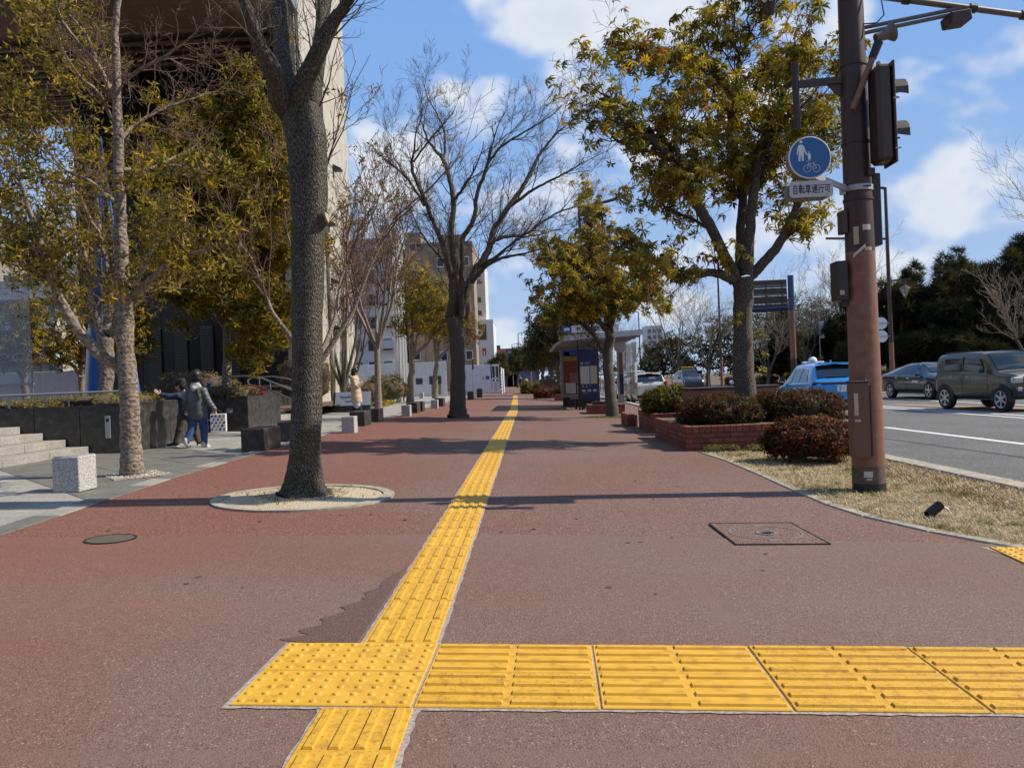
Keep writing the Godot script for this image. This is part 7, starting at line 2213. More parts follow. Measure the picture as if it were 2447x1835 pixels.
	for q in [[1.42, -8.9, 0], [-0.2, -17.2, 1], [0.9, -10.6, 2], [-1.55, -6.2, 3], [1.95, -13.0, 4], [0.3, -14.0, 5], [-3.2, -7.9, 6]]:
		var f := put_mesh("fallen_leaf", lm, M.leaf_dry, self, Vector3(q[0], gy(q[0]) + 0.02, q[1]), q[2] * 1.3)
		tag(f, ["curled dry leaf on the pavement near the sign's shadow", "dry leaf beside the tactile path in the distance", "dry leaf on the sunlit pavement before the near planter", "dry leaf between the sand ring and the camera", "dry leaf at the corner of the near planter", "dry leaf on the pavement beyond the tree's shadow", "dry leaf by the plaza edging"][q[2]], "leaf", "fallen leaves")
	print("planters done")

func lamp_post(label: String, at: Vector3, side: float, lantern_side: float, extra := 0.0) -> Node3D:
	var t := thing("lamp_post", label, "street lamp", at, 0.0, "street lamp posts")
	var b := MB.new()
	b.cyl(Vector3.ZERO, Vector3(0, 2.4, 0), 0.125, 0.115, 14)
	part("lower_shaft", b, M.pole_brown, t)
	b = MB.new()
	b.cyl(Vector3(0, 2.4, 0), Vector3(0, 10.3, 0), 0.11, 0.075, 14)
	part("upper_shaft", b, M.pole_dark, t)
	b = MB.new()
	b.bar(Vector3(-0.06 * side, 10.25, 0), Vector3(1.15 * side, 10.5, 0), 0.09, 0.12)
	part("arm", b, M.pole_dark, t)
	b = MB.new()
	b.bar(Vector3(1.1 * side, 10.46, 0), Vector3(2.0 * side, 10.66, 0), 0.28, 0.12, Vector3.UP, 0.03)
	part("lamp_head", b, M.pole_dark, t)
	if extra > 0.0:
		b = MB.new()
		b.bar(Vector3(0, 7.7, 0), Vector3(-extra, 7.85, 0), 0.1, 0.1)
		part("side_arm", b, M.pole_dark, t)
	b = MB.new()
	b.bar(Vector3(0, 5.55, 0), Vector3(1.1 * lantern_side, 5.62, 0), 0.06, 0.08)
	part("lantern_arm", b, M.pole_dark, t)
	var lx := 0.8 * lantern_side
	b = MB.new()
	b.lathe(Transform3D(Basis(), Vector3(lx, 4.7, 0)), [Vector2(0.06, 0.0), Vector2(0.3, 0.42)], 6)
	part("lantern_glass", b, M.lantern_glass, t)
	b = MB.new()
	b.lathe(Transform3D(Basis(), Vector3(lx, 4.7, 0)), [Vector2(0.34, 0.42), Vector2(0.06, 0.62), Vector2(0.04, 0.86)], 6)
	b.lathe(Transform3D(Basis(), Vector3(lx, 4.7, 0)), [Vector2(0.0, -0.12), Vector2(0.07, -0.06), Vector2(0.06, 0.0)], 6)
	for k in 6:
		var d := Vector3(cos(TAU * k / 6), 0, -sin(TAU * k / 6))
		b.cyl(Vector3(lx, 4.7, 0) + d * 0.06, Vector3(lx, 5.12, 0) + d * 0.305, 0.014, 0.014, 5)
	part("lantern_cage", b, M.pole_dark, t)
	return t

func build_street_furniture() -> void:
	build_signal_pole()
	var t := lamp_post("tall lamp post with a side arm and lantern just right of the big brown pole", Vector3(18.6, -0.12, -40.0), -1.0, 1.0, 3.1)
	t.scale.x = 1.0
	lamp_post("lamp post between the roadside trunk and the taxi", Vector3(17.4, -0.12, -70.0), -1.0, 1.0)
	lamp_post("distant lamp post above the white car", Vector3(16.0, -0.12, -110.0), -1.0, 1.0)
	lamp_post("lamp post rising out of the smaller leafy tree by the shelter", Vector3(3.1, gy(3.1), -41.5), 1.0, -1.0)
	lamp_post("nearest of the far lamp posts along the pavement, beside the clipped trees", Vector3(0.5, gy(0.5), -106.0), 1.0, -1.0)
	lamp_post("second of the far lamp posts along the pavement", Vector3(-1.5, gy(-1.5), -150.0), 1.0, -1.0)
	lamp_post("farthest lamp post along the pavement, before the dark blue building", Vector3(-3.6, gy(-3.6), -195.0), 1.0, -1.0)
	# round signs on the near right lamp post
	t = thing("round_sign", "pair of round white signs seen from behind on the right lamp post", "sign", Vector3(18.2, 2.3, -39.8))
	for k in 2:
		var b := MB.new()
		b.lathe(Transform3D(Basis(Vector3.RIGHT, PI / 2), Vector3(-0.16, 0.32 + k * 0.66, 0)), [Vector2(0, -0.01), Vector2(0.31, -0.01), Vector2(0.31, 0.01), Vector2(0, 0.01)], 28)
		part("disc", b, M.sign_white, t)
		cbox("strap", Vector3(-0.02, 0.32 + k * 0.66, 0.03), Vector3(0.55, 0.04, 0.03), M.grey_metal, t)
	# back of the big direction sign
	t = thing("direction_sign", "back of a large direction sign on a brown mast across the road", "road sign", Vector3(18.4, -0.12, -54.0))
	for s in [[0.0, 2.0, "pole_dark"], [2.0, 5.3, "pole_brown"], [5.3, 7.75, "sign_post_blue"]]:
		var b := MB.new()
		b.cyl(Vector3(0, s[0], 0), Vector3(0, s[1], 0), 0.2, 0.2, 16)
		part("mast", b, M[s[2]], t)
	for k in 4: cbox("panel", Vector3(-2.0, 5.55 + k * 0.56, -0.1), Vector3(3.5, 0.53, 0.05), M.pole_dark, t, 0.005)
	for k in 3: cbox("rib", Vector3(-2.0, 5.86 + k * 0.62, -0.06), Vector3(3.4, 0.04, 0.05), M.grey_metal, t)
	for x in [-0.6, -1.7, -2.8]: cbox("rib", Vector3(x, 6.4, -0.05), Vector3(0.08, 2.1, 0.05), M.dark_brown_paint, t)
	var b := MB.new()
	b.cyl(Vector3(0, 5.55, 0), Vector3(-3.6, 5.5, 0), 0.12, 0.1, 12)
	part("arm", b, M.sign_post_blue, t)
	# small distant signs
	for q in [[8.6, -92.0, 3.4, "pair of small white signs on a post beyond the white car"], [13.0, -95.0, 5.2, "tall white banner pole beyond the taxi"], [21.0, -56.0, 4.6, "thin white banner pole left of the big brown pole"], [14.8, -80.0, 4.4, "thin pole with a white sign right of the taxi"]]:
		t = thing("banner_pole", q[3], "pole", Vector3(q[0], -0.1, q[1]))
		b = MB.new()
		b.cyl(Vector3.ZERO, Vector3(0, q[2], 0), 0.05, 0.05, 8)
		part("post", b, M.grey_metal, t)
		cbox("plate", Vector3(0.15, q[2] - 0.6, 0.06), Vector3(0.3, 1.2, 0.03) if q[2] > 4.0 else Vector3(1.6, 0.5, 0.03), M.sign_white, t, 0.005)
	t = thing("railing", "row of orange-red pedestrian railing beyond the white car", "railing", Vector3(9.0, -0.24, -88.0))
	for k in 14:
		b = MB.new()
		b.cyl(Vector3(k * 0.26, 0, 0), Vector3(k * 0.26, 1.0, 0), 0.045, 0.045, 6)
		part("baluster", b, M.rail_orange, t)
	for y in [0.3, 1.0]: cbox("rail", Vector3(1.7, y, 0), Vector3(3.6, 0.08, 0.08), M.rail_orange, t)
	t = thing("railing", "row of orange-red pedestrian railing seen through the bus shelter", "railing", Vector3(5.2, -0.24, -78.0))
	for k in 10:
		b = MB.new()
		b.cyl(Vector3(k * 0.26, 0, 0), Vector3(k * 0.26, 1.0, 0), 0.045, 0.045, 6)
		part("baluster", b, M.rail_orange, t)
	for y in [0.3, 1.0]: cbox("rail", Vector3(1.2, y, 0), Vector3(2.6, 0.08, 0.08), M.rail_orange, t)
	build_shelter()
	print("street furniture done")

func build_shelter() -> void:
	var y0 := gy(2.5)
	var t := thing("bus_shelter", "glass-roofed bus shelter with a blue and white stop sign on its roof", "bus shelter", Vector3(1.0, y0, -28.0))
	var b := MB.new()
	b.extrude(PackedVector2Array([Vector2(0.0, 2.42), Vector2(0.35, 2.66), Vector2(3.2, 2.78), Vector2(3.2, 2.70), Vector2(0.42, 2.58), Vector2(0.05, 2.36)]), Transform3D(Basis(), Vector3(0, 0, -6.2)), 6.2)
	part("roof", b, M.shelter_roof, t)
	b = MB.new()
	b.bar(Vector3(0.34, 2.62, 0.02), Vector3(3.2, 2.74, 0.02), 0.05, 0.2)
	part("fascia", b, M.sign_grey, t)
	for z in [-0.3, -1.6, -2.9, -4.2, -5.5]:
		b = MB.new()
		b.bar(Vector3(0.1, 2.38, z), Vector3(3.15, 2.62, z), 0.06, 0.08)
		part("rafter", b, M.shelter_grey, t)
	b = MB.new()
	b.bx(Vector3(0.47, 2.93, 0.05), Vector3(0.34, 0.24, 0.06), 0.005)
	var sg := part("stop_symbol", b, M.notice_blue, t)
	b = MB.new()
	b.bx(Vector3(0.47, 2.94, 0.083), Vector3(0.2, 0.09, 0.006), 0.002)
	for x in [0.41, 0.53]: b.bx(Vector3(x, 2.885, 0.083), Vector3(0.04, 0.03, 0.006))
	part("bus_pictogram", b, M.sign_white, sg)
	b = MB.new()
	b.bx(Vector3(1.5, 2.93, 0.05), Vector3(1.7, 0.24, 0.06), 0.005)
	sg = part("name_panel", b, M.sign_white, t)
	b = MB.new()
	for k in 6: strokes(b, Transform3D(Basis(), Vector3(0.8 + k * 0.24, 2.86, 0.082)), [[[0, 8, 9, 8], [4, 10, 4, 0], [1, 4, 8, 4]], [[1, 9, 8, 9, 8, 1, 1, 1, 1, 9], [1, 5, 8, 5]], [[0, 2, 9, 2], [5, 10, 5, 2], [2, 7, 8, 7]], [[1, 8, 9, 8, 5, 5, 9, 1], [5, 8, 1, 1]]][k % 4], 0.16, 0.022, 0.004)
	part("lettering", b, M.ink, sg)
	for q in [[0.84, 0.0, 0.03, "black_paint"], [1.55, 0.0, 0.03, "black_paint"], [3.05, -6.0, 0.11, "shelter_grey"], [1.9, -5.8, 0.06, "shelter_grey"]]:
		b = MB.new()
		b.bx(Vector3(q[0], 1.3, q[1] - 0.05), Vector3(q[2] * 2.0, 2.62, q[2] * 2.0), 0.005)
		part("post", b, M[q[3]], t)
	for k in 3:
		b = MB.new()
		b.bx(Vector3(3.06, 1.45, -1.5 - k * 1.5), Vector3(0.012, 2.0, 1.4))
		part("glass_panel", b, M.glass, t)
	# guide map board
	t = thing("map_board", "dark blue information board with a street map under the shelter roof", "information board", Vector3(2.2, y0, -27.98))
	cbox("board", Vector3(0, 1.3, 0), Vector3(0.66, 1.82, 0.05), M.board_navy, t, 0.004)
	var mp := cbox("map", Vector3(0.0, 1.28, 0.028), Vector3(0.6, 0.64, 0.006), M.map_tan, t)
	cbox("river", Vector3(0.04, 1.28, 0.032), Vector3(0.045, 0.63, 0.004), M.map_blue, mp)
	b = MB.new()
	for k in 6: b.bx(Vector3(-0.27 + k * 0.052, 1.28, 0.0325), Vector3(0.008, 0.62, 0.003))
	for k in 6: b.bx(Vector3(-0.14, 1.03 + k * 0.1, 0.0325), Vector3(0.3, 0.007, 0.003))
	b.bar(Vector3(0.08, 1.1, 0.0325), Vector3(0.29, 1.22, 0.0325), 0.003, 0.012, Vector3.BACK)
	b.bar(Vector3(0.1, 1.5, 0.0325), Vector3(0.29, 1.38, 0.0325), 0.003, 0.012, Vector3.BACK)
	part("map_streets", b, M.sign_white, mp)
	b = MB.new()
	b.lathe(Transform3D(Basis(Vector3.RIGHT, PI / 2), Vector3(-0.23, 1.70, 0.026)), [Vector2(0.05, 0), Vector2(0.05, 0.004), Vector2(0.0, 0.004)], 18)
	for k in 2: b.bx(Vector3(-0.04, 1.72 - k * 0.035, 0.028), Vector3(0.22 - k * 0.08, 0.016, 0.004))
	for k in 5: b.bx(Vector3(-0.22 + (k % 3) * 0.13, 0.9 - (k / 3) * 0.05, 0.028), Vector3(0.06, 0.02, 0.004))
	for k in 3: b.bx(Vector3(-0.2 + k * 0.2, 0.72, 0.028), Vector3(0.13, 0.08, 0.004))
	b.bx(Vector3(-0.15, 0.62, 0.028), Vector3(0.24, 0.012, 0.004))
	part("print", b, M.print_grey, t)
	cbox("info_mark", Vector3(-0.23, 1.70, 0.032), Vector3(0.02, 0.06, 0.004), M.board_navy, t)
	for x in [-0.28, 0.28]: cbox("leg", Vector3(x, 0.2, 0), Vector3(0.05, 0.42, 0.05), M.black_paint, t)
	# poster case
	t = thing("poster_case", "lit poster case with a colourful poster behind the map board", "poster case", Vector3(1.72, y0, -31.0))
	cbox("base", Vector3(0.3, 0.22, 0), Vector3(1.3, 0.44, 0.24), M.black_paint, t, 0.01)
	cbox("case", Vector3(0.3, 1.42, 0), Vector3(1.4, 2.0, 0.2), M.shelter_grey, t, 0.02)
	var ps := cbox("poster", Vector3(0.3, 1.42, 0.104), Vector3(1.18, 1.76, 0.008), M.poster_rust, t)
	for q in [[0.3, 2.18, 1.18, 0.24, "notice_blue"], [0.3, 1.98, 1.18, 0.2, "poster_ochre"], [0.35, 1.2, 0.8, 0.4, "poster_brown"], [-0.02, 0.8, 0.4, 0.42, "poster_pale"], [0.5, 0.75, 0.5, 0.3, "poster_pale"], [-0.12, 2.16, 0.2, 0.14, "sign_white"]]:
		cbox("print", Vector3(q[0], q[1], 0.11), Vector3(q[2], q[3], 0.004), M[q[4]], ps)
	t = thing("shelter_bench", "plain dark bench in the bus shelter below the map board", "bench", Vector3(1.75, y0, -28.7))
	cbox("seat", Vector3(0.35, 0.44, 0), Vector3(1.1, 0.05, 0.4), M.shelter_grey, t, 0.01)
	for x in [0.0, 0.28, 0.8]: cbox("leg", Vector3(x, 0.21, 0), Vector3(0.07, 0.42, 0.3), M.black_paint, t)
	t = thing("stop_pole", "slim blue and brown bus stop post beside the shelter column", "bus stop", Vector3(3.85, gy(3.85), -32.0))
	for s in [[0.0, 0.5, "grey_metal"], [0.5, 1.3, "board_navy"], [1.3, 2.2, "pole_brown"]]:
		cbox("post", Vector3(0, (s[0] + s[1]) * 0.5, 0), Vector3(0.16, s[1] - s[0], 0.1), M[s[2]], t, 0.005)
	b = MB.new()
	b.lathe(Transform3D(Basis(Vector3.RIGHT, PI / 2), Vector3(0, 2.45, 0)), [Vector2(0, -0.02), Vector2(0.26, -0.02), Vector2(0.26, 0.02), Vector2(0, 0.02)], 24)
	part("disc", b, M.sign_grey, t)
	t = thing("no_parking_sign", "round red and blue sign half hidden in the leaning tree's crown", "sign", Vector3(2.9, gy(2.9), -38.0))
	b = MB.new()
	b.cyl(Vector3(0, 0, 0), Vector3(0, 5.3, 0), 0.05, 0.05, 8)
	part("post", b, M.pole_dark, t)
	for q in [[0.36, "sign_red", 0.0], [0.26, "notice_blue", 0.012]]:
		b = MB.new()
		b.lathe(Transform3D(Basis(Vector3.RIGHT, PI / 2), Vector3(-0.1, 5.0, 0.06 + q[2])), [Vector2(0, -0.01), Vector2(q[0], -0.01), Vector2(q[0], 0.01), Vector2(0, 0.01)], 24)
		part("disc", b, M[q[1]], t)

func right_materials() -> void:
	mat("sign_grey_dark", Color(0.17, 0.16, 0.155), 0.55)
	mat("lens_dark", Color(0.03, 0.06, 0.05), 0.15)
	mat("horn_grey", Color(0.13, 0.115, 0.10), 0.5)
	tmat("cabinet_red", ramp_tex(noise(80, 0.02, FastNoiseLite.TYPE_SIMPLEX, 4), 256, [0.0, 1.0], [Color(0.20, 0.085, 0.06), Color(0.27, 0.125, 0.09)]), 1.5, 0.6)
	mat("leaf_dry", Color(0.26, 0.15, 0.06), 0.8)
	mat("sign_post_blue", Color(0.03, 0.06, 0.14), 0.4, 0.2)
	mat("rail_orange", Color(0.38, 0.10, 0.05), 0.6)
	mat("shelter_roof", Color(0.33, 0.32, 0.31), 0.5)
	mat("board_navy", Color(0.008, 0.018, 0.065), 0.3)
	mat("map_tan", Color(0.36, 0.32, 0.19), 0.4)
	mat("map_blue", Color(0.06, 0.16, 0.46), 0.4)
	mat("print_grey", Color(0.30, 0.34, 0.42), 0.5)
	mat("poster_rust", Color(0.16, 0.04, 0.02), 0.4)
	mat("poster_ochre", Color(0.34, 0.20, 0.03), 0.4)
	mat("poster_brown", Color(0.24, 0.11, 0.07), 0.4)
	mat("poster_pale", Color(0.42, 0.42, 0.44), 0.4)

# ---------------------------------------------------------------- vehicles
class CarShape:
	var st: Array   # rows: z, low, belt, top, half width, half width at the top
	func _init(a: Array) -> void: st = a
	func at(z: float) -> Array:
		var n := st.size()
		var k := 0
		while k < n - 2 and z > st[k + 1][0]: k += 1
		var t := clampf((z - st[k][0]) / (st[k + 1][0] - st[k][0]), 0, 1)
		var o := [z]
		for j in range(1, 6):
			var p0: float = st[maxi(k - 1, 0)][j]
			var p1: float = st[k][j]
			var p2: float = st[k + 1][j]
			var p3: float = st[mini(k + 2, n - 1)][j]
			var m := cubic_interpolate(p1, p2, p0, p3, t)
			o.append(lerpf(lerpf(p1, p2, t), m, 0.5))
		return o
	func ring(z: float) -> Array:   # one half of the section, from the bottom centre to the top centre
		var s := at(z)
		var lo: float = s[1]; var be: float = s[2]; var to: float = s[3]; var w: float = s[4]; var wt: float = s[5]
		var hs: Array = [Vector2(0, lo), Vector2(w * 0.8, lo), Vector2(w * 0.955, lo + (be - lo) * 0.1), Vector2(w * 0.992, lo + (be - lo) * 0.3), Vector2(w, lo + (be - lo) * 0.62), Vector2(w * 0.985, lo + (be - lo) * 0.9), Vector2(w * 0.955, be)]
		hs.append(Vector2(lerpf(w * 0.95, wt, 0.5), lerpf(be, to, 0.5)))
		hs.append(Vector2(wt + 0.012, lerpf(be, to, 0.86)))
		hs.append(Vector2(wt * 0.93, lerpf(be, to, 0.975)))
		hs.append(Vector2(wt * 0.6, to + 0.012))
		hs.append(Vector2(0, to + 0.022))
		return hs
	func side(z: float, t: float, sg: float, off := 0.008) -> Vector3:   # a point on the flank, t = 0 at the belt and 1 at the roof edge
		var s := at(z)
		var w: float = s[4] * 0.955
		var wt: float = s[5] + 0.012
		var y := lerpf(s[2], s[3], t * 0.86)
		var x := lerpf(w, wt, t) + off
		if t > 0.0 and t < 1.0: x += 0.02 * sin(t * PI) * 0.5
		return Vector3(x * sg, y, z)
	func flank(z: float, t: float, sg: float, off := 0.008) -> Vector3:   # below the belt, t = 0 low and 1 at the belt
		var s := at(z)
		var h := ring(z)
		var y := lerpf(s[1], s[2], t)
		var x: float = h[6].x
		for k in range(1, 6):
			if y >= h[k].y and y <= h[k + 1].y: x = lerpf(h[k].x, h[k + 1].x, (y - h[k].y) / maxf(1e-4, h[k + 1].y - h[k].y))
		return Vector3((x + off) * sg, y, z)
	func deck(z: float, u: float, off := 0.01) -> Vector3:   # a point on the upper surface, u = -1 .. 1 across
		var s := at(z)
		var s2 := at(z + 0.02)
		var s1 := at(z - 0.02)
		var sl: float = (s2[3] - s1[3]) / 0.04
		var nn := Vector3(0, 1, -sl).normalized()
		return Vector3(u * s[5] * 0.97, s[3] + 0.022 - 0.014 * u * u - (0.03 * maxf(0, absf(u) - 0.8) * 5.0 * absf(s[3] - s[2])), z) + nn * off

func car_body(S: CarShape, m: Material, t: Node3D) -> MeshInstance3D:
	var z0: float = S.st[0][0]
	var z1: float = S.st[S.st.size() - 1][0]
	var rows := []
	var n := 44
	for k in n + 1:
		var f := float(k) / n
		f = f + 0.06 * sin(f * TAU) * -1.0
		var h := S.ring(lerpf(z0, z1, f))
		var row := []
		for p in h: row.append(Vector3(p.x, p.y, lerpf(z0, z1, f)))
		for j in range(h.size() - 2, 0, -1): row.append(Vector3(-h[j].x, h[j].y, lerpf(z0, z1, f)))
		rows.append(row)
	var b := MB.new()
	b.grid(rows, true)
	for q in b.n.size(): b.n[q] = -b.n[q]
	for q in range(0, b.i.size(), 3):
		var sw := b.i[q + 1]
		b.i[q + 1] = b.i[q + 2]
		b.i[q + 2] = sw
	for e in 2:
		var row: Array = rows[0] if e == 0 else rows[n]
		var nn := Vector3(0, 0, -1 if e == 0 else 1)
		var c := Vector3.ZERO
		for p in row: c += p / row.size()
		var ci := b.vert(c + nn * 0.015, nn)
		for k in row.size():
			var a := b.vert(row[k], nn)
			b.vert(row[(k + 1) % row.size()], nn)
			if e == 0: b.i.append_array(PackedInt32Array([ci, a, a + 1]))
			else: b.i.append_array(PackedInt32Array([ci, a + 1, a]))
	return part("body", b, m, t)

func car_patch(called: String, f: Callable, na: int, nb: int, m: Material, t: Node) -> MeshInstance3D:   # f(a, b) for a, b in 0..1
	var rows := []
	for a in na + 1:
		var row := []
		for c in nb + 1: row.append(f.call(float(a) / na, float(c) / nb))
		rows.append(row)
	var b := MB.new()
	b.grid(rows)
	var mid: Vector3 = rows[na / 2][nb / 2]
	var out := Vector3(mid.x, mid.y - 0.7, 0)
	if b.n[b.n.size() / 2].dot(Vector3(mid.x * 2.0, maxf(0.0, mid.y - 0.8) * 2.0, mid.z * 0.6)) < 0.0:
		for q in b.n.size(): b.n[q] = -b.n[q]
		for q in range(0, b.i.size(), 3):
			var sw := b.i[q + 1]
			b.i[q + 1] = b.i[q + 2]
			b.i[q + 2] = sw
	return part(called, b, m, t)

func side_window(S: CarShape, q: Array, sg: float, t: Node) -> void:   # q: rear and front z at the bottom, rear and front z at the top, t from, t to
	car_patch("window", func(a, c): return S.side(lerpf(lerpf(q[0], q[1], a), lerpf(q[2], q[3], a), c), lerpf(q[4], q[5], c), sg), 8, 4, M.car_glass, t)

func wheel(t: Node3D, p: Vector3, r: float, sg: float, rim: Material, spokes: int) -> void:
	var w := Node3D.new()
	w.name = "wheel"
	t.add_child(w, true)
	w.position = p
	var xf := Transform3D(Basis(Vector3.BACK, -PI / 2 * sg), Vector3.ZERO)
	var b := MB.new()
	b.lathe(xf, [Vector2(r * 0.66, -0.19), Vector2(r * 0.96, -0.18), Vector2(r, -0.15), Vector2(r, -0.03), Vector2(r * 0.96, 0.0), Vector2(r * 0.72, 0.008), Vector2(r * 0.68, -0.01)], 28)
	part("tyre", b, M.tyre, w)
	b = MB.new()
	b.lathe(xf, [Vector2(r * 0.70, -0.01), Vector2(r * 0.69, 0.006), Vector2(r * 0.63, 0.0), Vector2(r * 0.6, -0.05)], 28)
	b.lathe(xf, [Vector2(r * 0.16, -0.03), Vector2(r * 0.16, -0.004), Vector2(0, 0.0)], 16)
	for k in spokes:
		var a := TAU * k / spokes
		var d := Vector3(0, cos(a), sin(a))
		b.bar(d * r * 0.1 + Vector3(-0.012 * sg, 0, 0), d * r * 0.64 + Vector3(-0.012 * sg, 0, 0), 0.02, r * 0.17, d.cross(Vector3.RIGHT))
	part("rim", b, rim, w)
	b = MB.new()
	b.lathe(xf, [Vector2(r * 0.62, -0.055), Vector2(0, -0.055)], 20)
	part("brake", b, M.trim_black, w)

func arch(t: Node3D, p: Vector3, r: float, sg: float, wide := 0.05, m: Material = null) -> void:
	var b := MB.new()
	var pl := PackedVector2Array()
	for k in 19:
		var a := -0.12 + (PI + 0.24) * k / 18.0
		pl.append(Vector2(cos(a), sin(a)) * (r + wide))
	b.extrude(pl, Transform3D(Basis(Vector3.UP, PI / 2), p + Vector3(-0.11 * sg if sg > 0 else 0.0, 0, 0)), 0.11)
	part("wheel_arch", b, m if m else M.trim_black, t)

func make_car(called: String, label: String, at: Vector3, turn: float, S: CarShape, paint: Material, D: Dictionary) -> Node3D:
	var t := thing(called, label, "car", at, turn)
	car_body(S, paint, t)
	for sg in [-1.0, 1.0]:
		for q in D.sides: side_window(S, q, sg, t)
		for z in [D.wheels[0], D.wheels[1]]:
			var x: float = S.at(z)[4]
			arch(t, Vector3(x * sg, D.r, z), D.r, sg, D.get("arch", 0.045))
			wheel(t, Vector3((x + 0.004) * sg, D.r, z), D.r, sg, D.rim, D.get("spokes", 6))
		for z in D.seams:
			car_patch("door_seam", func(a, c): return S.flank(z + (c - 0.5) * 0.012, lerpf(0.12, 0.98, a), sg, 0.004), 6, 1, M.trim_black, t)
		for z in D.handles:
			var hp := S.flank(z, 0.86, sg, 0.015)
			cbox("handle", hp, Vector3(0.025, 0.028, 0.17), M[D.get("handle", "chrome")], t, 0.008)
		var mz: float = D.mirror
		var mp := S.side(mz, 0.12, sg, 0.0)
		var b := MB.new()
		b.bx(mp + Vector3(0.12 * sg, 0.02, 0), Vector3(0.17, 0.13, 0.1), 0.035)
		part("mirror", b, M[D.get("mirror_mat", "trim_black")], t)
		if D.has("sill"): car_patch("sill_trim", func(a, c): return S.flank(lerpf(D.wheels[0] + 0.3, D.wheels[1] - 0.3, a), lerpf(0.0, D.sill, c), sg, 0.006), 6, 2, M[D.get("sill_mat", "trim_black")], t)
	if D.has("screen"):
		car_patch("windscreen", func(a, c): return S.deck(lerpf(D.screen[0], D.screen[1], a), lerpf(-0.97, 0.97, c)), 8, 8, M.car_glass, t)
	if D.has("rear_glass"):
		car_patch("rear_window", func(a, c): return S.deck(lerpf(D.rear_glass[0], D.rear_glass[1], a), lerpf(-0.94, 0.94, c)), 8, 8, M.car_glass, t)
	for q in D.get("boxes", []):   # name, centre, size, material, bevel
		var o := cbox(q[0], q[1], q[2], M[q[3]], t, q[4])
	return t

